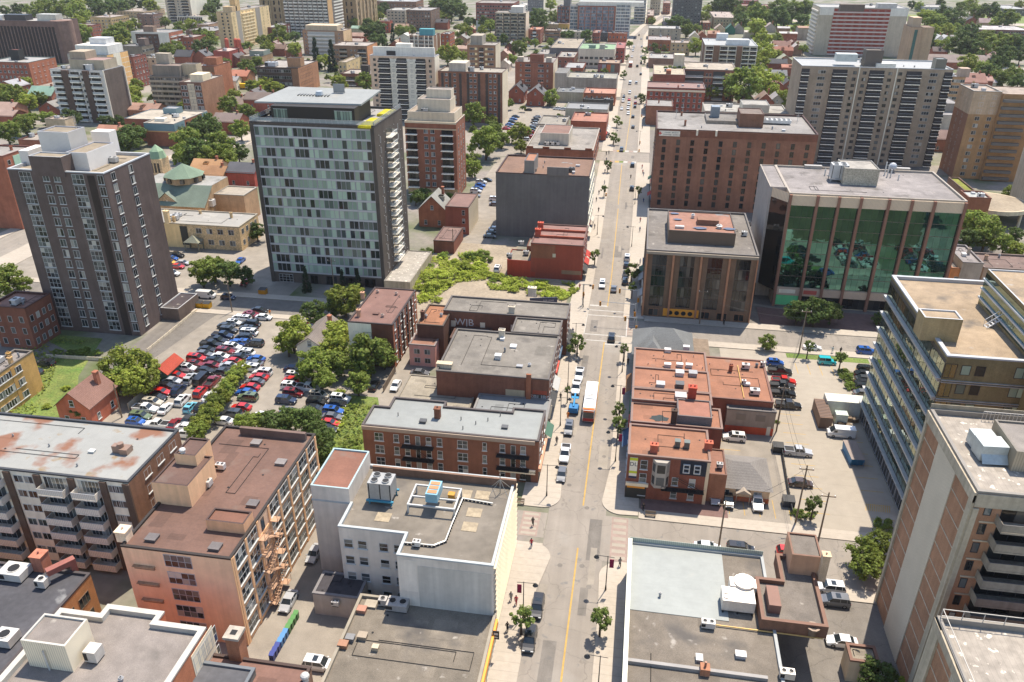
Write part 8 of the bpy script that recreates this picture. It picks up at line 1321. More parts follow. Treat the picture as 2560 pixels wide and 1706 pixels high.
trees('C1','in the garden plot','garden shrubs',(950,820,45,'l'),(860,1000,45,'l'),(900,950,45,'l'),(1020,1120,55,'b'),(1060,1180,55,'b'),(830,1240,55,'l'),(900,660,55,'l'),(1010,780,45,'b'),(930,900,35,'l'))
trees('C0','by the brown gabled house',T_+'by the brown gabled house',(1080,420,150,'y'),(1280,420,150,'y'),(1180,560,145,'y'),(1050,550,120,'g'),(1330,560,105,'y'),(720,840,85,'d'))
trees('C0','in the car park hedge','hedge row trees in the car park',*[(1790+(2190-1790)*t/9,1000+(450-1000)*t/9,92-2*t,'y' if t%2 else 'g')for t in range(10)])
trees('C0','on the dark tower terrace','terrace shrubs',(520,290,45,'b'),(640,290,45,'b'),(760,280,60,'b'),(880,300,45,'b'),(1580,430,40,'l'),(420,790,40,'l'),(600,620,40,'l'))
trees('E4','by the low shops right of the street bend',T_+'by the street bend',(420,280,85,'d'),(540,290,65,'d'),(570,360,65,'g'),(690,350,55,'g'),(765,210,65,'y'),(752,350,34,'c'),(150,250,35,'g'))
trees('E4','at the top, right of the street',T_+'at the top, right of the street',(900,80,65,'d'),(980,60,85,'d'),(1080,60,95,'d'),(1165,80,75,'d'),(830,110,50,'y'),(1230,140,65,'g'),(1250,240,75,'d'),(1440,150,95,'g'),(1390,80,55,'d'),(1540,180,65,'g'),(1420,320,95,'y'),(1600,260,60,'d'),(1690,180,95,'d'),(1780,160,95,'d'),(1700,80,95,'g'),(1880,120,105,'g'),(1990,120,95,'d'),(2050,95,85,'g'),(1770,250,60,'d'),(1905,350,45,'g'),(1980,240,75,'d'))
trees('E4','left of the grey slab',T_+'left of the grey slab',(690,560,75,'y'),(1500,480,85,'y'),(1680,470,65,'g'),(1530,640,105,'y'),(1500,780,75,'y'),(1450,860,75,'g'),(2000,600,50,'g'),(1270,1040,180,'g'),(1120,1110,85,'g'),(1540,1010,130,'y'),(1440,900,75,'y'),(1790,1190,95,'y'),(890,1120,70,'y'),(1720,960,65,'d'),(1690,660,50,'y'))
trees('E5','right of the pale grey tower',T_+'right of the pale grey tower',(900,250,110,'y'),(1010,320,130,'g'),(1150,190,95,'d'),(1290,260,130,'d'),(1210,430,85,'y'),(1340,440,75,'g'),(1540,460,115,'d'),(1000,440,90,'y'),(900,590,105,'d'),(1040,640,75,'y'),(1180,680,95,'g'),(1470,640,160,'d'),(1600,720,130,'d'),(1420,560,95,'d'),(700,60,50,'d'),(800,80,50,'g'),(1110,40,50,'d'),(1390,120,70,'g'))
trees('E5','above the orange brick tower',T_+'above the orange brick tower',(1780,560,125,'g'),(2000,640,150,'g'),(2150,680,140,'d'),(2050,800,125,'d'),(2230,600,85,'d'),(1540,60,80,'y'),(1630,170,100,'g'),(1830,170,115,'d'),(2080,260,120,'g'),(1900,340,60,'y'),(2260,70,50,'y'),(1540,900,115,'y'),(1750,980,100,'g'),(1800,1050,110,'d'),(2000,930,110,'d'),(1980,1110,105,'g'),(2200,1090,115,'g'),(2250,1180,100,'d'),(1900,900,80,'d'),(2280,800,85,'d'))
trees('B3','right of the green glass office',T_+'right of the green glass office',(1980,480,115,'g'),(2055,560,110,'g'),(1930,600,85,'d'),(2190,650,75,'g'),(2290,690,65,'y'),(2230,240,50,'g'),(2280,570,55,'d'),(1840,780,30,'b'),(1550,-110,50,'y'))
trees('B3','in front of the green glass office',T_+'in front of the green glass office',(600,1160,85,'d'),(740,1150,110,'d'),(860,1175,80,'d'),(1220,1220,45,'d'),(365,1395,58,'g'),(685,1425,42,'a'),(935,1515,50,'a'))
trees('C3','around the right-hand car park',T_+'around the right car park',(960,395,50,'b'),(985,440,55,'b'),(1010,500,55,'b'),(725,1410,72,'a'),(605,1480,55,'b'),(690,1500,35,'b'),(130,1275,18,'b'),(208,1275,18,'b'),(435,780,22,'b'))
trees('D3','beside the brick and concrete tower',T_+'beside the brick and concrete tower',(1060,490,105,'g'),(930,560,115,'g'),(960,650,105,'g'),(1030,1500,125,'d'),(1085,340,75,'b'),(1250,1560,65,'l'),(1900,1030,45,'b'))
for at,rr,k,lab in((('B2',1050,860),52,'a','young street tree by the red-painted building, left pavement'),(('B2',1135,260),34,'a','little street tree outside the blank grey building'),(('B2',1385,1010),72,'a','leafy street tree over the parked cars before the copper-ribbed office'),(('B2',1390,1160),40,'a','small street tree near the junction before the copper-ribbed office'),(('B2',1445,270),34,'a','thin street tree outside the red cross block'),(('C2',890,215),80,'a','full street tree on the left pavement at the junction'),(('C2',800,630),32,'a','tiny street tree beside the bus'),(('C2',1320,260),42,'a','bright young street tree at the junction, right pavement'),(('C2',1275,815),58,'a','street tree with yellowish leaves by the brown-roofed row'),(('C2',1265,945),75,'a','darker street tree under the maroon banner by the brown-roofed row'),(('D2',320,1060),90,'a','street tree between the two black parked cars at the bottom'),(('D2',935,1075),92,'a','street tree on the right pavement beside the white-roofed shop')):tree(at,rr,k,lab,'young trees along the main street')
def weeds(name,label,pts,n,sz,col,seed):
 r=random.Random(seed);b=MB();xs=[p[0]for p in pts];ys=[p[1]for p in pts]
 def inside(x,y):
  c=False
  for i in range(len(pts)):
   (xa,ya),(xb,yb)=pts[i-1],pts[i]
   if(ya>y)!=(yb>y)and x<(xb-xa)*(y-ya)/(yb-ya)+xa:c=not c
  return c
 k=0
 while k<n:
  x,y=r.uniform(min(xs),max(xs)),r.uniform(min(ys),max(ys))
  if not inside(x,y)or noise.noise((x*.16,y*.16,seed))<-.12:continue
  k+=1;s_=sz*(.5+r.random());a_=r.random()*6.28;h=.05+s_*r.random()*1.2;dx,dy=cos(a_)*s_*.5,sin(a_)*s_*.5;t=r.uniform(-.3,.3)*s_
  b.face([(x-dx,y-dy,h),(x+dy*.7,y-dx*.7,h+t),(x+dx,y+dy,h+.2*s_),(x-dy*.7,y+dx*.7,h-t)],'leaf')
 o=obj(name,b,color=col);o['kind']='stuff';tag(o,label,'weeds')
weeds('weeds','bright green weeds spreading over the vacant lot',[P(p)for p in(('B1',1500,1110),('B1',1720,900),('B1',2200,830),('B1',2330,1090),('B1',1990,1120),('B1',1830,1230),('B1',1640,1320))],6500,.5,(.38,.44,.055),3)
weeds('weeds','weeds along the foot of the red-painted wall',[P(p)for p in(('B2',-20,1010),('B2',240,1070),('B2',860,1140),('B2',900,1200),('B2',760,1290),('B2',420,1200),('B2',100,1190))],3600,.5,(.30,.35,.05),5)
weeds('weeds','long grass and weeds beside the brown gabled house',[(-140,122),(-123,113),(-118,118),(-128,140),(-131,156),(-146,156)],2000,.5,(.26,.31,.05),8)
weeds('weeds','garden greenery in the plot beside the brown brick row',[(-55.5,104),(-47,104),(-47.2,128),(-52,141),(-58,140),(-59.5,118)],2200,.45,(.24,.29,.05),9)
def greenery():
 r=random.Random(21);b=MB();src=[CROWN['bush'][0],CROWN['round'][1],CROWN['bush'][1],CROWN['round'][2]];k=0;tries=0
 dat=[([v.co.copy()for v in m_.vertices],[tuple(p.vertices)for p in m_.polygons])for m_ in src]
 while k<330 and tries<20000:
  tries+=1;y=375+650*r.random()**1.15;x=r.uniform(-.68,.62)*y
  if-19<x<7 or any(a<x<c and d<y<e for a,c,d,e in FOOT)or not seen(x,y,2,20)or any(abs(y-q)<9 for q in(504,644))or(x>60 and 905<y):continue
  k+=1;vs,fs=dat[k%4];R=r.uniform(1.6,3.9);z=R*(.5 if k%2 else 1.15);a_=r.random()*6.28;ca,sa=cos(a_)*R,sin(a_)*R
  keep=fs[k%5::5 if R<2.6 else 3];n={};q_=R*1.5
  for f in keep:b.face([(x+(vs[i].x*ca-vs[i].y*sa),y+(vs[i].x*sa+vs[i].y*ca),z+vs[i].z*R)for i in f]if 0 else[(x+(c_.x+(vs[i].x-c_.x)*2)*ca-(c_.y+(vs[i].y-c_.y)*2)*sa,y+(c_.x+(vs[i].x-c_.x)*2)*sa+(c_.y+(vs[i].y-c_.y)*2)*ca,z+(c_.z+(vs[i].z-c_.z)*2)*R)for c_ in(sum((vs[j]for j in f),Vector())/len(f),)for i in f],'leaf')
 o=obj('greenery',b,color=(.17,.215,.042));o['kind']='stuff';tag(o,'bushes and low greenery filling the yards between the distant houses','greenery')
greenery()
# ================================================================ vehicles
def loft(b,st,k):
 rings=[[(-w,y,z0),(-w,y,z0+(z1-z0)*.55),(-w*.9,y,z1),(w*.9,y,z1),(w,y,z0+(z1-z0)*.55),(w,y,z0)]for y,w,z0,z1 in st]
 n=len(b.v);b.v+=[p for r in rings for p in r];i_=b.mi(k)
 for a in range(len(rings)-1):
  for j in range(6):b.f.append((n+a*6+j,n+a*6+(j+1)%6,n+a*6+6+(j+1)%6,n+a*6+6+j));b.m.append(i_)
 b.f+=[tuple(n+j for j in range(5,-1,-1)),tuple(n+len(rings)*6-6+j for j in range(6))];b.m+=[i_,i_]
CARS={}
def carkind(k):
 """front towards +Y; returns (body, cabin glass, wheel offsets, lamp offsets)"""
 if k in CARS:return CARS[k]
 L,W,belt,H,g,bed={'sedan':(4.65,.91,.95,1.45,(1.15,-1.75,.35,-1.0),0),'hatch':(4.2,.89,.98,1.52,(1.1,-2.0,.35,-1.5),0),'suv':(4.75,.95,1.08,1.75,(1.2,-2.3,.5,-1.95),0),'pickup':(5.7,1.0,1.12,1.85,(1.35,-.75,.6,-.55),1),'van':(5.6,1.0,1.2,2.15,(2.3,-2.75,1.4,-2.7),0),'jeep':(4.3,.92,1.1,1.85,(.75,-2.1,.55,-2.0),0)}[k]
 h=L/2;b=MB();fz=belt-.16 if k!='van' else belt
 loft(b,[(h,W*.8,.38,fz-.28),(h-.12,W*.9,.3,fz-.08),(h-.6,W*.98,.24,fz),(g[0]+.05,W,.22,belt),(0,W,.22,belt+.02),(g[1],W*.99,.22,belt),(-h+.15,W*.95,.28,belt-.03),(-h,W*.86,.4,belt-.2)],'car_paint')
 c=MB();a,z,a2,z2=g;w0,w1=W*.9,W*.76
 if k=='van':w1=W*.88
 lo=[(-w0,z,belt-.02),(w0,z,belt-.02),(w0,a,belt-.02),(-w0,a,belt-.02)];hi=[(-w1,z2,H-.05),(w1,z2,H-.05),(w1,a2,H-.05),(-w1,a2,H-.05)]
 if k=='van':b.raw(lo+hi,[(0,1,5,4),(1,2,6,5),(3,0,4,7)],'car_paint');c.raw([lo[3],lo[2],hi[2],hi[3]],[(1,0,3,2)],'car_glass');c.box(-W*.93,W*.93,1.0,1.65,1.25,1.75,'car_glass')
 else:c.raw(lo+hi,[(0,1,5,4),(1,2,6,5),(2,3,7,6),(3,0,4,7)],'car_glass')
 b.box(-w1-.03,w1+.03,z2-.06,a2+.05,H-.06,H,'car_paint',True)
 if k!='van':
  for y in((a2+z2)/2+.05,)+(((z2+.25),)if k=='suv' else()):
   for s_ in(-1,1):b.raw([(s_*(w0+.012),y-.06,belt),(s_*(w0+.012),y+.06,belt),(s_*(w1+.012),y+.06,H-.04),(s_*(w1+.012),y-.06,H-.04)],[(0,1,2,3)],'car_paint')
  for s_ in(-1,1):
   for p,q in((a,a2),(z,z2)):b.tube((s_*w0,p,belt),(s_*w1,q,H-.03),.05,'car_paint',4)
 if k in('suv','hatch'):b.box(-w1+.2,w1-.2,(a2+z2)/2-.1,(a2+z2)/2+.65,H,H+.012,'car_glass')
 if bed:b.box(-W*.82,W*.82,-h+.2,-.85,belt,belt+.03,'black');b.box(-W*.98,-W*.84,-h+.12,-.8,belt-.02,belt+.16,'car_paint');b.box(W*.84,W*.98,-h+.12,-.8,belt-.02,belt+.16,'car_paint');b.box(-W*.84,W*.84,-h+.08,-h+.18,belt-.02,belt+.16,'car_paint')
 b.box(-W*.7,W*.7,h-.02,h+.03,.38,.55,'black');[b.box(s_*W,s_*(W+.14),a-.25,a-.05,belt,belt+.14,'car_paint',True)for s_ in(-1,1)]
 wh=MB();wh.tube((-.12,0,0),(.12,0,0),.34,'tyre',12);ri=MB();ri.tube((-.13,0,0),(.13,0,0),.21,'rim',8)
 hl=MB();hl.box(-.19,.19,-.08,.05,-.08,.08,'headlight',True);tl=MB();tl.box(-.16,.16,-.05,.06,-.1,.1,'taillight',True)
 CARS[k]=dict(body=b.mesh('body'),windows=c.mesh('windows'),wheel=wh.mesh('wheel'),rim=ri.mesh('rim'),headlight=hl.mesh('headlight'),taillight=tl.mesh('taillight'),h=h,W=W,fz=fz,belt=belt);return CARS[k]
PAINT={'white':(.72,.72,.70),'black':(.012,.012,.014),'red':(.52,.02,.015),'dark red':(.20,.015,.02),'silver':(.42,.43,.44),'grey':(.13,.135,.145),'dark grey':(.045,.048,.052),'navy':(.015,.03,.075),'blue':(.02,.10,.38),'light blue':(.16,.48,.60),'turquoise':(.02,.42,.48),'green':(.13,.17,.09),'beige':(.48,.43,.34),'brown':(.06,.035,.025),'yellow':(.68,.36,.02)}
CN={'w':'white','k':'black','r':'red','m':'dark red','s':'silver','g':'grey','d':'dark grey','n':'navy','b':'blue','l':'light blue','t':'turquoise','e':'green','i':'beige','o':'brown','y':'yellow'}
KN={'s':'sedan','h':'hatch','u':'suv','p':'pickup','v':'van','j':'jeep'}
KL={'sedan':'sedan','hatch':'hatchback','suv':'SUV','pickup':'pickup truck','van':'van','jeep':'off-road car'}
def car(at,code,rz,label,group,z=.0):
 col,k=PAINT[CN[code[0]]],KN[code[1]];d=carkind(k);X,Y=P(at,.75);dep=PR(X,Y,0)[2]
 r=empty({'pickup':'pickup_truck','van':'van'}.get(k,'parked_car'),(X,Y,z+.02),rz,label,'truck' if k=='pickup' else 'van' if k=='van' else 'car',group);r.scale=(.95,.95,.95)
 obj('body',d['body'],r,color=col);obj('windows',d['windows'],r)
 for sx in(-1,1):
  for sy in(-1,1):
   wl=obj('wheel',d['wheel'],r,(sx*(d['W']-.1),sy*d['h']*.6,.34))
   if dep<200:obj('rim',d['rim'],wl)
  if dep<330:obj('headlight',d['headlight'],r,(sx*d['W']*.66,d['h']-.06,d['fz']-.2));obj('taillight',d['taillight'],r,(sx*d['W']*.72,-d['h']+.06,d['belt']-.25))
def cars(phrase,group,rz,order,*L):
 """order: 'top' counts from the top of the photograph down, 'left' from the left"""
 A=[((k,x,y),c,r if r is not None else rz)for(k,x,y,c,*q)in L for r in[q[0]if q else None]]
 A.sort(key=lambda t:px(t[0])[1]if order=='top' else px(t[0])[0])
 for i,(at,c,r)in enumerate(A):
  ks=[t for t in A if t[1]==c];n=ks.index((at,c,r));nm=f'{CN[c[0]]} {KL[KN[c[1]]]}'
  lab=f'{nm} {phrase}' if len(ks)==1 else f'{ORD[n]} {nm} from the {order} {phrase}'
  car(at,c,r,lab,group)
E_,W_,U_,D_=-pi/2,pi/2,0,pi
def zs(k,s_):return[(k,int(t[0]),int(t[1]),t[2],*([eval(t[3])]if len(t)>3 else[]))for t in(q.split(',')for q in s_.split())]
G_='cars in the big car park'
cars('in the fence-side column of the big car park',G_,E_,'top',*zs('B0','2190,1435,ws 2285,1400,ms 2130,1480,wh'),*zs('C0','2060,50,ds 2085,90,du 2030,140,np 1980,185,kp 1925,218,kp 1885,265,ks 1855,305,gs 1790,345,ru 1775,395,mh 1700,435,wu 1605,500,rs 1570,550,ss 1520,597,ks 1465,650,rs 1430,700,ks 1390,748,iu 1325,805,wp 1280,875,eu 1235,922,bh'))
cars('in the second column of the big car park',G_,E_,'top',*zs('C0','2300,30,ks 2260,72,ds 2270,113,wu 2225,155,ks 2165,203,bs 2120,245,wu 2055,283,mu 2010,325,ws 1950,363,ks 1930,408,ms 1870,455,ks'))
cars('in the third column of the big car park',G_,W_,'top',*zs('C0','2230,295,wu 2165,335,ks 2115,372,rs 2070,412,ss 2010,465,ds'),*zs('C1','85,75,ks 75,110,wu 40,150,kh 15,200,bh 135,210,ku'),*zs('B1','80,1410,ms 35,1440,wh 90,1490,ku'))
cars('in the middle aisle of the big car park',G_,U_,'top',*zs('C0','1740,530,su 1840,540,kv 1935,560,mp 1630,635,nu 1830,650,ru 1910,690,ws 1665,725,wu 1735,790,lh 1510,800,ws 1590,940,ms 1715,900,ds 1830,785,kh'))
cars('right of the car park hedge',G_,W_,'top',*zs('C1','55,300,ws 145,350,bs 130,392,gs 95,433,wu 205,475,wu 170,517,rs 135,560,gs 90,607,rs 50,655,bs 70,700,eu 10,790,rs'),*zs('C0','2110,850,du 2030,915,ws 1690,1035,wu 1435,950,wp 1680,970,ws'))
cars('in the right column of the big car park',G_,E_,'top',*zs('C1','490,497,wh 480,547,rs 465,602,wu 620,615,wp 485,662,mu 420,727,nu 720,682,iu 700,745,ku 915,712,wu 890,762,kh 850,827,bu 680,802,ks 840,877,gs 815,935,rs 800,990,kh 450,830,gs 215,870,ws 485,442,ns 1225,590,ks,U_ 1420,592,ws,D_'))
cars('on the street before the glass tower','cars by the side street',E_,'left',*zs('B1','175,1365,ks 215,1430,ws 690,1480,rs 660,1525,ws'))
cars('in the church car park','cars in the church car park',E_,'top',*zs('B0','1600,865,kp 1565,895,bh 1545,930,yh 1665,935,ss 1615,967,rs 1570,1032,wu 2190,915,bs,D_ 2235,1110,rs,D_ 1880,1232,wv 2080,1247,nh'))
cars('in the shady lane at the left','cars in the left lane',W_,'left',*zs('C0','410,395,ku 310,470,dh'))
cars('in the left row behind the brown slab','cars in the rear car park',E_,'top',*zs('A2','325,1060,ks 305,1083,bs 290,1107,kh 270,1132,bs 255,1155,gs 240,1170,rs'))
cars('in the right row behind the brown slab','cars in the rear car park',W_,'top',*zs('A2','520,1062,ss 505,1087,ks 495,1112,kh 490,1138,wu 475,1160,ks 465,1183,ks 460,1207,rh 445,1228,ks 440,1250,ru 410,1270,wu 620,768,wu 590,795,ws 560,820,ws 700,990,wu 750,995,wu 440,1000,ks'))
cars('left of the blank grey building','cars by the blank grey building',E_,'top',*zs('B1','2250,180,ks 2200,200,wu 2190,228,bs 2165,255,bs 2150,282,wu 2140,322,gs 2325,355,wu 2325,400,gs'),*zs('B2','135,625,ss 115,655,ks 90,690,ds 160,985,wu,U_'))
cars('beside the narrow red walk-up','cars on the far strip',E_,'left',*zs('A2','440,420,ws 505,415,wv,U_ 550,425,gs 575,425,ws 610,425,wu'))
cars('at the left kerb of the main street','cars on the main street',D_,'top',*zs('C2','905,495,wp 877,612,wp 810,985,gu 775,1215,wp 745,1400,gs'),*zs('D2','445,978,ku 385,1232,ku'))
cars('at the right kerb before the copper-ribbed office','cars on the main street',U_,'top',*zs('B2','1342,885,wu 1335,952,kh 1330,1042,kp 1325,1100,ku'))
cars('driving on the main street','cars on the main street',U_,'top',*zs('B2','1115,1132,wu,D_ 1220,1168,gs 1390,45,ku 1385,258,ku'),*zs('C2','1200,152,ku'))
cars('in the traffic beyond the rainbow crosswalk','cars on the main street',U_,'top',*zs('A2','1290,1365,ku,D_ 1395,1155,ks 1395,1062,kh 1352,1032,ws,D_ 1292,990,ws,D_ 1350,985,ws,D_ 1356,950,wu,D_ 1305,920,wu,D_ 1360,905,rs,D_ 1417,938,ru 1413,972,dh 1312,880,ks,D_ 1365,845,wu,D_ 1420,885,gs 1368,760,wv,D_ 1425,755,wu 1466,675,kh 1434,603,ku 1470,573,ks 1385,515,ws,D_ 1470,515,wh 1403,430,wu,D_ 1395,460,wu,D_ 1476,425,wh 1410,343,ks,D_ 1450,318,gs 1470,352,ws'))
cars('behind the white-roofed shop','cars on the right side street',E_,'left',*zs('D2','1760,515,ws 2020,530,ku'),*zs('D3','350,552,rh'))
cars('in the yard by the grey-roofed bungalow','cars by the bungalow',D_,'left',*zs('D2','1922,150,ku 2145,160,wp 1820,125,ss'),*zs('C3','110,897,wu,W_'))
cars('in the yard beside the brick and concrete tower','cars beside the concrete tower',W_,'top',*zs('D3','665,830,wu 700,930,gu 760,1245,ws'))
cars('backed against the brown-roofed annex','cars in the right car park',E_,'top',*zs('C3','425,322,bh 460,390,kp 490,467,rp 478,503,dp 485,560,kp 525,650,kp'))
cars('in the open right-hand car park','cars in the right car park',E_,'top',*zs('C3','825,315,tj 930,868,wv,W_ 600,1010,sp 620,1248,os'))
cars('beside the banded glass office','cars in the right car park',E_,'top',*zs('C3','1130,380,ku 1110,412,ks 1115,450,ds 1110,482,ks 1115,518,ku 1105,560,gs'))
cars('on the green glass office street','cars on the right side street',E_,'left',*zs('B3','215,487,gs 710,1437,ws 1125,1465,bu'))
cars('in the alley beside the salmon building','cars in the alley',U_,'top',*zs('D1','575,562,ss,D_ 375,932,ss,D_ 612,1422,wu,E_'),*zs('C1','740,1475,ds,D_ 1640,477,gs,E_'))
for i in range(32):Yc=154.5+2.65*(i//4);Xc=(66,71.6,86,91.6)[i%4];q_=PR(Xc,Yc,.75);car(('S',q_[0],q_[1]),'ku gs ws ks ru su wu ms ku bs gs wu ks'.split()[(i*5+i//7)%13],(E_,W_)[i%2],'car in the lot mirrored in the green glass office','cars mirrored in the green glass')
def bus(at,body,roofc,label,L=12.0):
 X,Y=P(at,3.1);r=empty('city_bus',(X,Y,.02),pi,label,'bus');h=L/2;b=MB();b.prism([(-1.27,-h),(1.27,-h),(1.27,h-.3),(1.1,h),(-1.1,h),(-1.27,h-.3)],.35,3.0,'car_paint');obj('body',b,r,color=body)
 b=MB();b.prism([(-1.2,-h+.1),(1.2,-h+.1),(1.2,h-.9),(-1.2,h-.9)],3.0,3.14,'plain');b.box(-.9,.9,-h+.5,-h+2,3.14,3.3,'plain');b.box(-.85,.85,-1.2,1.6,3.14,3.4,'plain');[b.box(-.4+i*.25,-.28+i*.25,-.3,1.2,3.4,3.42,'black')for i in range(4)];[b.box(-.5+i*.9,-.38+i*.9,2.6,3.2,3.14,3.2,'black')for i in range(2)];obj('roof',b,r,color=roofc)
 b=MB();[b.box(s_*1.28-.01,s_*1.28+.01,-h+.6,h-.9,1.35,2.6,'car_glass',True)for s_ in(-1,1)];b.box(-1.08,1.08,h,h+.02,1.2,2.55,'car_glass',True);obj('windows',b,r);b=MB();b.box(-1.05,1.05,h+.001,h+.04,2.6,2.95,'plain');obj('destination_sign',b,r,color=(.6,.12,.03));b=MB();b.box(-1.15,1.15,h+.001,h+.05,.45,1.15,'plain');b.box(-1.285,1.285,-h+.2,h-.35,.4,.8,'plain');obj('front_panel',b,r,color=(.4,.04,.03));b=MB();b.box(-1.2,1.2,h-.95,h-.28,3.0,3.16,'plain');obj('front_band',b,r,color=(.62,.14,.03))
 w_=carkind('van')['wheel'];[obj('wheel',w_,r,(sx*1.16,y,.45),scale=(1.2,1.35,1.35))for sx in(-1,1)for y in(h-2.6,-h+3)]
 [obj('headlight',CARS['van']['headlight'],r,(sx*.95,h,.75))for sx in(-1,1)]
bus(('C2',1010,690),(.60,.58,.55),(.72,.72,.70),'white-roofed red and orange city bus heading down the main street');bus(('A2',1375,568),(.16,.03,.05),(.68,.66,.64),'maroon city bus with white roof far up the main street')
X,Y=P(('C2',855,790),1.2);r=empty('boom_lift',(X,Y,.02),0,'bright blue boom lift parked at the left kerb behind the white pickup trucks','lift');b=MB();b.box(-.95,.95,-1.5,1.4,.45,1.0,'plain');b.box(-.9,.9,-1.6,-.4,1.0,1.7,'plain');obj('chassis',b,r,color=(.03,.17,.38));b=MB();b.tube((0,-1.0,1.8),(0,3.4,2.4),.2,'plain',6);b.box(-.8,.8,3.2,4.0,1.2,1.3,'plain',True);[b.tube((s_*.8,y,1.3),(s_*.8,y,2.2),.04,'plain',4)for s_ in(-1,1)for y in(3.2,4)];obj('boom',b,r,color=(.03,.25,.5));[obj('wheel',CARS['van']['wheel'],r,(sx*.95,y,.45),scale=(1.2,1.3,1.3))for sx in(-1,1)for y in(-1,1)]
X,Y=P(('E1',1195,1250),2);r=empty('box_truck',(X,Y,.02),-pi/2,'bright yellow box truck parked by the small white house, upper left','truck');b=MB();b.box(-1.2,1.2,-3,2.4,.9,3.5,'plain');obj('cargo_box',b,r,color=(.75,.5,.02));b=MB();b.box(-1.1,1.1,2.45,4,.5,2.4,'plain');obj('cab',b,r,color=(.6,.6,.6));[obj('wheel',CARS['van']['wheel'],r,(sx,y,.45),scale=(1.2,1.3,1.3))for sx in(-1,1)for y in(-1.8,3)]
# ================================================================ street furniture
surf('iron',(.03,.032,.034),.5,());surf('signal_yellow',(.62,.25,.01),.5,())
LP=MB();LP.tube((0,0,0),(0,0,6.8),.09,'iron',7,.06);LP.tube((0,0,0),(0,0,.9),.16,'iron',7,.11)
AR=MB();AR.tube((-1.0,0,6.6),(1.7,0,6.75),.045,'iron',5);LH=MB();LH.cyl(0,0,-.35,.05,.42,'iron',.12,10);LH.cyl(0,0,-.36,-.35,.36,'headlight',n=10);BN_=MB();BN_.box(-.95,-.3,-.03,.03,4.6,6.2,'cloth',True)
lpm,arm,lhm,bnm=LP.mesh('pole'),AR.mesh('arm'),LH.mesh('lamp_head'),BN_.mesh('banner')
def lamp(x,y,flip,banner,label):
 r=empty('street_lamp',(x,y,SW),0 if not flip else pi,label,'street lamp','street lamps along the main street');obj('pole',lpm,r);obj('arm',arm,r);obj('lamp_head',lhm,r,(1.7,0,6.7))
 if banner:obj('banner',bnm,r,color=(.26,.02,.06))
lm_=[(('D2',405,812),0,1),(('C2',680,1340),0,0),(('C2',800,722),0,0),(('C2',880,378),0,0),(('C2',935,45),0,0),(('B2',1025,1148),0,0),(('B2',1130,515),0,0),(('A2',1150,1190),0,0),(('A2',1260,860),0,0)]
for i,(c_,f_,bn)in enumerate(lm_):X,Y=P(c_,6.6);lamp(-11.7 if Y<330 else-12.5,Y,0,bn,f'{ORD[i]} black street lamp from the bottom on the left pavement'+(', with maroon banner' if bn else ''))
rm_=[(('D2',830,1365),1,0),(('D2',910,595),1,1),(('C2',1192,1025),1,1),(('C2',1238,605),1,1),(('C2',1275,245),1,0),(('B2',1385,615),1,0),(('B2',1440,250),1,0),(('A2',1450,1200),1,0)]
for i,(c_,f_,bn)in enumerate(rm_):X,Y=P(c_,6.6);lamp(0,Y,1,bn,f'{ORD[i]} black street lamp from the bottom on the right pavement'+(', with maroon banner' if bn else ''))
def signal(x,y,dx,label):
 r=empty('traffic_light',(x,y,SW),0,label,'traffic light','traffic lights at the junction');b=MB();b.tube((0,0,0),(0,0,6.2),.11,'metal',7);obj('pole',b,r,color=(.35,.36,.36));b=MB();b.tube((0,0,5.9),(dx,0,6.1),.07,'metal',6);obj('mast_arm',b,r,color=(.35,.36,.36))
 for x_,z in((dx,5.5),(dx*.02+.1,3.2)):b=MB();b.box(-.24,.24,-.18,.18,-.6,.6,'signal_yellow',True);[b.cyl(0,0,0,0,.01,'black')for _ in()];s_=obj('signal_head',b,r,(x_,0,z));b=MB();[b.box(-.11,.11,-.2,-.181,-.45+.36*i,-.22+.36*i,'black',True)for i in range(3)];obj('lens',b,s_)
for x,y,dx,lb in((2.8,196,-5,'yellow traffic light on the far right corner of the junction'),(-12,197.5,2.6,'yellow traffic light on the far left corner of the junction'),(2.6,179,-2.8,'yellow traffic light on the near right corner of the junction'),(2.2,187,-9,'yellow traffic light with the longest arm across the junction')):signal(x,y,dx,lb)
def upole(top,base,h,label,arm_=1):
 X,Y=P(base,0);r=empty('utility_pole',(X,Y,0),0,label,'utility pole','wooden utility poles');b=MB();b.tube((0,0,0),(0,0,h),.17,'timber',7,.11);obj('pole',b,r)
 if arm_:b=MB();b.box(-1.2,1.2,-.06,.06,h-.9,h-.75,'timber',True);[b.cyl(x,0,h-.75,h-.5,.06,'metal')for x in(-1,0,1)];obj('crossarm',b,r)
 return(X,Y,h)
U=[upole(0,('C3',605,262),12,'tall leaning-looking wooden utility pole beside the right side street'),upole(0,('C3',432,858),11,'wooden utility pole behind the brown-roofed annex'),upole(0,('C3',580,1558),12,'wooden utility pole at the bushy corner of the right car park'),upole(0,('D2',1842,560),10.5,'wooden utility pole behind the white-roofed shop'),upole(0,('B2',2000,1500),10,'utility pole before the copper-ribbed office'),upole(0,('B1',862,1200),10,'utility pole in front of the glass tower'),upole(0,('C0',1112,890),8,'utility pole at the corner of the brown gabled house',0),upole(0,('B0',2118,1390),10,'utility pole with lamp beside the gravel yard',0),upole(0,('D3',575,470),10,'utility pole behind the brown-parapet stair tower'),upole(0,('B1',1945,850),8,'utility pole at the edge of the vacant lot',0)]
wr=MB()
for a,b_ in((0,4),(1,0),(2,1),(3,2),(2,8)):
 for dz in(-.5,-2.5):
  A,B=Vector(U[a])+Vector((0,0,dz)),Vector(U[b_])+Vector((0,0,dz));pts=[A.lerp(B,t/8)-Vector((0,0,1.1*(1-(t/4-1)**2)))for t in range(9)];[wr.tube(p,q,.025,'iron',3)for p,q in zip(pts,pts[1:])]
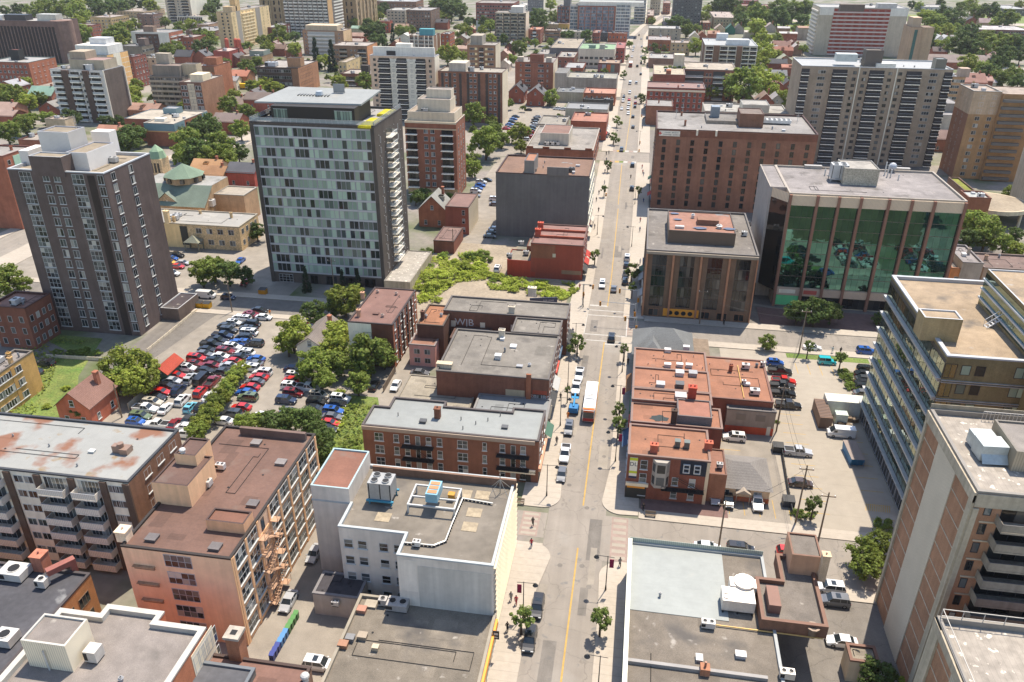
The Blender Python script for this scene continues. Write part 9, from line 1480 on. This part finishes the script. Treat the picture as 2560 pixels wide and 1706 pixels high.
tag(obj('overhead_wires',wr),'thin overhead wires strung between the wooden poles at the right','wires')
def crate(name,at,w,d,h,col,label,cat,grp=None,rz=0,k='metal',lid=None):
 X,Y=P(at,h/2);r=empty(name,(X,Y,.02),rz,label,cat,grp);b=MB();b.raw([(-w/2,-d*.42,0),(w/2,-d*.42,0),(w/2,d*.42,0),(-w/2,d*.42,0),(-w/2,-d/2,h),(w/2,-d/2,h),(w/2,d/2,h),(-w/2,d/2,h)],[(0,1,5,4),(1,2,6,5),(2,3,7,6),(3,0,4,7),(4,5,6,7)],k);[b.box(x,x+.08,-d/2-.05,-d/2+.02,.1,h-.1,k)for x in(-w/2,-.04,w/2-.08)];obj('body',b,r,color=col);b=MB();b.face([(-w/2-.04,-d/2-.05,h+.02),(w/2+.04,-d/2-.05,h+.02),(w/2+.04,d/2+.05,h+.2),(-w/2-.04,d/2+.05,h+.2)],'plain');b.face([(-w/2-.04,-d/2-.05,h),(w/2+.04,-d/2-.05,h),(w/2+.04,-d/2-.05,h+.02),(-w/2-.04,-d/2-.05,h+.02)],'plain');obj('lid',b,r,color=lid or(.03,.03,.03))
for c_,col,lb in((('B0',1815,1320),(.62,.33,.01),'left yellow dumpster by the side street'),(('B0',1888,1325),(.62,.33,.01),'right yellow dumpster by the side street'),(('B0',1758,1315),(.2,.2,.21),'grey dumpster left of the yellow ones'),(('B1',210,1200),(.6,.25,.01),'orange dumpster at the left foot of the glass tower'),(('C3',445,985),(.05,.05,.05),'black dumpster near the brown-roofed annex'),(('C3',525,1400),(.05,.06,.08),'dark dumpster by the right car park fence')):crate('dumpster',c_,2.0,1.7,1.4,col,lb,'dumpster','dumpsters')
for i in range(10):crate('wheelie_bin',('D1',435-20.5*i,1052+35.5*i),.66,.6,1.15,(.06,.16,.05)if i<4 else(.05,.15,.34)if i<7 else(.03,.04,.17),f'{ORD[i]} bin from the top in the row beside the salmon building','bin','bins in the alley',lid=(.10,.26,.08)if i<4 else(.10,.26,.5)if i<7 else(.05,.07,.26))
crate('skip',('C3',1022,1030),2.4,6.2,1.6,(.02,.16,.33),'blue open-topped skip of rubbish beside the banded glass office','skip',rz=.06,lid=(.25,.2,.17));crate('flatbed',('D1',1085,815),6.4,2.2,1.5,(.10,.13,.10),'dark green flatbed load parked behind the pale painted building','flatbed',lid=(.05,.07,.07))
def container(at,w,d,h,col,label,rz=0,k='siding'):
 X,Y=P(at,h);r=empty('shipping_container',(X,Y,.02),rz,label,'container');b=MB();b.box(-w/2,w/2,-d/2,d/2,0,h,k);obj('body',b,r,color=col);b=MB();n=int(d/.6);[b.box(-w/2+.05,w/2-.05,-d/2+.3+i*.6,-d/2+.55+i*.6,h,h+.05,'metal')for i in range(n)];obj('roof_rib',b,r,color=tuple(c*.8 for c in col));b=MB();b.box(-w/2+.1,-.03,-d/2-.04,-d/2,.1,h-.1,'metal',True);b.box(.03,w/2-.1,-d/2-.04,-d/2,.1,h-.1,'metal',True);obj('door',b,r,color=col)
container(('C3',795,680),2.5,7.5,2.6,(.13,.085,.065),'rusty brown shipping container in the right car park',k='siding_across');container(('C3',985,605),9.0,3.2,3.4,(.58,.60,.58),'long white storage container in the right car park');container(('C3',935,715),2.4,1.8,2.2,(.46,.55,.54),'small pale blue locker before the white container')
for i,c_ in enumerate((('C3',990,760),('C3',925,790),('C3',985,800),('C3',1040,770))):X,Y=P(c_,.5);r=empty('pallet_stack',(X,Y,.02),.2*i,f'{ORD[i]} stack of wooden pallets from the top beside the white container' if i else 'highest stack of wooden pallets beside the white container','pallets','pallet stacks');[(lambda b:(b.box(-.6,.6,-.5,.5,.18*j,.18*j+.04,'timber',True),b.box(-.6,.6,-.5,-.4,.18*j+.05,.18*j+.15,'timber'),b.box(-.6,.6,.4,.5,.18*j+.05,.18*j+.15,'timber'),obj('pallet',b,r)))(MB())for j in range(5-i%3)]
for c_,rz,lb in((('D2',305,175),0,'wooden bench on the left pavement corner'),(('D2',1320,275),0,'wooden bench on the right corner by the red brick building')):
 X,Y=P(c_,.4);r=empty('bench',(X,Y,SW),rz,lb,'bench');b=MB();[b.box(-.9,.9,-.25+.17*i,-.12+.17*i,.42,.47,'timber',True)for i in range(3)];obj('seat',b,r);b=MB();[b.box(-.9,.9,.28,.32,.55+.17*i,.67+.17*i,'timber',True)for i in range(3)];obj('backrest',b,r);[(lambda m_:(m_.box(-.05,.05,-.25,.32,0,.42,'iron'),obj('leg',m_,r,(s_*.8,0,0))))(MB())for s_ in(-1,1)]
X,Y=P(('B2',790,1190),0);r=empty('billboard',(-21.5,187.5,0),rad(14),'dark billboard with white lettering on posts at the vacant lot','billboard');b=MB();b.box(-3.6,3.6,-.12,.12,3.0,6.0,'plain',True);obj('board',b,r,color=(.06,.07,.11));b=MB();b.box(.2,3.4,-.14,-.121,3.2,4.4,'pvc',True);[b.box(-3.3+i*.8,-2.8+i*.8,-.14,-.121,3.5,5.2,'pvc',True)for i in range(2)];obj('poster',b,r);[(lambda m_:(m_.box(-.12,.12,-.1,.1,0,3,'timber'),obj('post',m_,r,(x,.1,0))))(MB())for x in(-3.2,3.2)];o_=obj('lettering',text_mesh('FOR LEASE',.6,'pvc'),r,(1.3,-.14,5.2));o_.rotation_euler=(pi/2,0,0)
def fence(label,a,b_,h,k,col,post=2.4,cat='fence'):
 a,b_=Vector(a),Vector(b_);L=(b_-a).length;r=empty(cat.replace(' ','_'),(*a,0),math.atan2(b_.y-a.y,b_.x-a.x),label,cat);m_=MB();m_.box(0,L,-.05,.05,.05,h,k);obj('panel',m_,r,color=col);m_=MB();[m_.box(i*post-.07,i*post+.07,-.07,.07,0,h+.1,k)for i in range(int(L/post)+1)];obj('posts',m_,r,color=col)
fence('grey wooden fence on the left edge of the big car park',P(('C0',1180,830)),P(('C0',1450,570)),1.8,'siding',(.26,.24,.22));fence('long low concrete kerb wall beside the dark brick tower',P(('C0',1345,290)),P(('B0',1800,1375)),.7,'concrete',(.50,.46,.40),cat='wall');fence('low pale wall along the terrace of the dark tower',P(('C0',430,345)),P(('C0',960,375)),.9,'concrete',(.42,.4,.37),cat='wall');fence('board fence at the back of the yard near the white car',P(('C1',1310,660)),P(('C1',1420,470)),1.6,'timber',(.2,.15,.1));fence('thin dark fence dividing the bungalow yard from the car park',P(('C3',470,1020)),P(('C3',550,1500)),1.2,'iron',(.05,.05,.05))
# ================================================================ people
def figure(pose):
 """one skin over a skeleton: legs mid-stride or together, arms hanging a little bent"""
 st=.24 if pose=='walk' else .05;V=[(0,0,.95,.15),(-.1,st*.5,.52,.075),(-.1,st,.07,.05),(-.1,st+.14,.04,.04),(.1,-st*.5+.05,.52,.075),(.1,-st-.1,.09,.05),(.1,-st+.04,.04,.04),(0,.01,1.2,.14),(0,0,1.42,.13),(0,.01,1.52,.06),(0,.03,1.66,.105),(-.2,0,1.4,.065),(-.26,-st*.4,1.13,.048),(-.25,.08-st*.3,.9,.036),(-.25,.12-st*.3,.8,.03),(.2,0,1.4,.065),(.26,st*.4,1.13,.048),(.25,.1+st*.5,.9,.036),(.25,.15+st*.5,.8,.03)]
 Ed=[(0,1),(1,2),(2,3),(0,4),(4,5),(5,6),(0,7),(7,8),(8,9),(9,10),(8,11),(11,12),(12,13),(13,14),(8,15),(15,16),(16,17),(17,18)]
 me=bpy.data.meshes.new('body');me.from_pydata([v[:3]for v in V],Ed,[]);o=bpy.data.objects.new('body',me);COL.objects.link(o);o.modifiers.new('s','SKIN');o.modifiers.new('d','SUBSURF').levels=1
 for d,v in zip(me.skin_vertices[0].data,V):d.radius=(v[3],v[3]*.85)
 me.skin_vertices[0].data[0].use_root=True;r=bpy.data.meshes.new_from_object(o.evaluated_get(bpy.context.evaluated_depsgraph_get()));bpy.data.objects.remove(o);r.name='body'
 for k in('skin','cloth'):r.materials.append(M[k])
 sh=MB();tr_=MB()
 for p in r.polygons:
  c=p.center;pts=[r.vertices[i].co+r.vertices[i].normal*.02 for i in p.vertices]
  if .84<c.z<1.5 and(abs(c.x)<.24 or c.z>1.12):sh.face(pts,'cloth')
  elif .12<c.z<=.97 and abs(c.x)<.23:tr_.face(pts,'cloth')
 hr=MB();hr.sphere((0,.015,1.70),.118,'cloth',8,5,.95);return r,sh.mesh('shirt'),tr_.mesh('trousers'),hr.mesh('hair')
FIG={k:figure(k)for k in('walk','stand')}
SH={'k':((.02,.02,.022),'black'),'w':((.6,.6,.58),'white'),'r':((.42,.03,.05),'red'),'b':((.05,.09,.2),'blue'),'g':((.2,.2,.2),'grey'),'o':((.75,.22,.02),'orange')}
def person(at,sc,tc,rz,pose,where):
 X,Y=P(at,.9);r=empty('person',(X,Y,SW+.01),rz,f'person in {SH[sc][1]} top {where}','person','people on the pavements');f=FIG[pose];obj('body',f[0],r,smooth=False);obj('shirt',f[1],r,color=SH[sc][0]);obj('trousers',f[2],r,color=SH[tc][0]);obj('hair',f[3],r,color=(.03,.02,.015))
for at,sc,tc,rz,ps,wh in((('B2',1375,155),'k','k',0,'walk','crossing the upper street'),(('B2',1085,298),'k','b',pi,'walk','by the blank grey building, higher up'),(('B2',1082,455),'k','k',pi,'walk','by the blank grey building, lower down'),(('B2',950,1030),'g','k',0,'walk','beside the red-painted building'),(('B2',944,1240),'k','k',pi,'stand','at the billboard pavement'),(('B2',1410,1390),'k','b',0,'walk','in the shade of the copper-ribbed office'),(('C2',846,105),'b','k',pi,'stand','waiting at the left crosswalk'),(('C2',840,132),'r','k',pi,'walk','just behind the left crosswalk'),(('C2',1350,380),'k','k',0,'walk','beside the brown-roofed row at the junction'),(('C2',735,700),'k','k',pi,'stand','near the twin lamp by the bus'),(('C2',800,872),'o','o',0,'stand','working behind the blue boom lift'),(('C2',700,1100),'k','g',pi,'walk','next to the flatbed pickup'),(('C2',1345,1270),'k','k',0,'walk','in shade by the red brick corner'),(('D2',410,325),'k','k',0,'walk','crossing the pink crosswalk'),(('D2',398,490),'r','b',pi,'walk','below the pink crosswalk'),(('D2',240,905),'g','g',pi,'walk','by the pale painted building'),(('D2',280,935),'r','r',pi,'walk','under the maroon banner'),(('D2',212,1140),'k','k',0,'walk','by the dark blade sign'),(('D2',1265,215),'k','k',0,'stand','on the shaded brick paving'),(('D2',1085,640),'g','k',0,'walk','at the corner of the white-roofed shop'),(('C3',866,232),'w','w',0,'walk','on the side street before the banded office'),(('C3',928,238),'k','k',0,'walk','next to the one dressed in white'),(('C3',30,20),'k','k',0,'walk','passing the copper-ribbed office on the side street'),(('A2',1152,1402),'k','k',0,'walk','at the rainbow junction, nearer the shops'),(('A2',1175,1392),'g','k',pi,'walk','at the rainbow junction, nearer the road'),(('B1',272,1395),'o','k',0,'walk','in the big car park by the white sedan')):person(at,sc,tc,rz,ps,wh)
rq=random.Random(3)
for s_,n_,x0_,x1_ in(('left',13,-14.6,-12.6),('right',11,.8,3.2)):
 ys=sorted(rq.uniform(205,440)for _ in range(n_))
 for i,y in enumerate(ys):q_=PR(rq.uniform(x0_,x1_)-(1.2 if s_=='left' and y>340 else 0),y,.9);person(('S',q_[0],q_[1]),rq.choice('kkgwbr'),rq.choice('kkbg'),rq.choice((0,pi)),rq.choice(('walk','stand')),f'{ORD[i]} from the near end along the upper {s_} pavement')
for i,(x,y)in enumerate(((.1,372.6),(-11.8,349),(.2,389),(-11.2,300),(.1,452))):r=empty('traffic_barrel',(x,y,SW),0,f'{ORD[i]} orange traffic barrel along the upper street','barrel','orange barrels');b=MB();b.cyl(0,0,0,1.1,.34,'signal_yellow',.26,10);obj('body',b,r,color=(.7,.2,.02));b=MB();b.cyl(0,0,.5,.7,.32,'pvc',.30,10,False);obj('stripe',b,r)
m=bpy.data.materials.new('haze');m.use_nodes=True;nt=m.node_tree;nt.nodes.remove(nt.nodes['Principled BSDF']);pv=nt.nodes.new('ShaderNodeVolumePrincipled');pv.inputs['Color'].default_value=(.93,.95,1,1);pv.inputs['Density'].default_value=.00005;pv.inputs['Anisotropy'].default_value=.1;nt.links.new(pv.outputs[0],nt.nodes['Material Output'].inputs['Volume']);M['haze']=m
b=MB();b.box(-1650,1750,-80,2650,-2,95,'haze',True);o=obj('haze',b);o['kind']='stuff'
dup={k:v for k,v in LABELS.items()if len(v)>1 and 'mirrored' not in k}
if dup:print('DUPLICATE LABELS',{k:len(v)for k,v in dup.items()})
print('OBJECTS',len(bpy.data.objects))
for k in LABELS:
 if not 4<=len(k.split())<=16:print('LONG',len(k.split()),k)
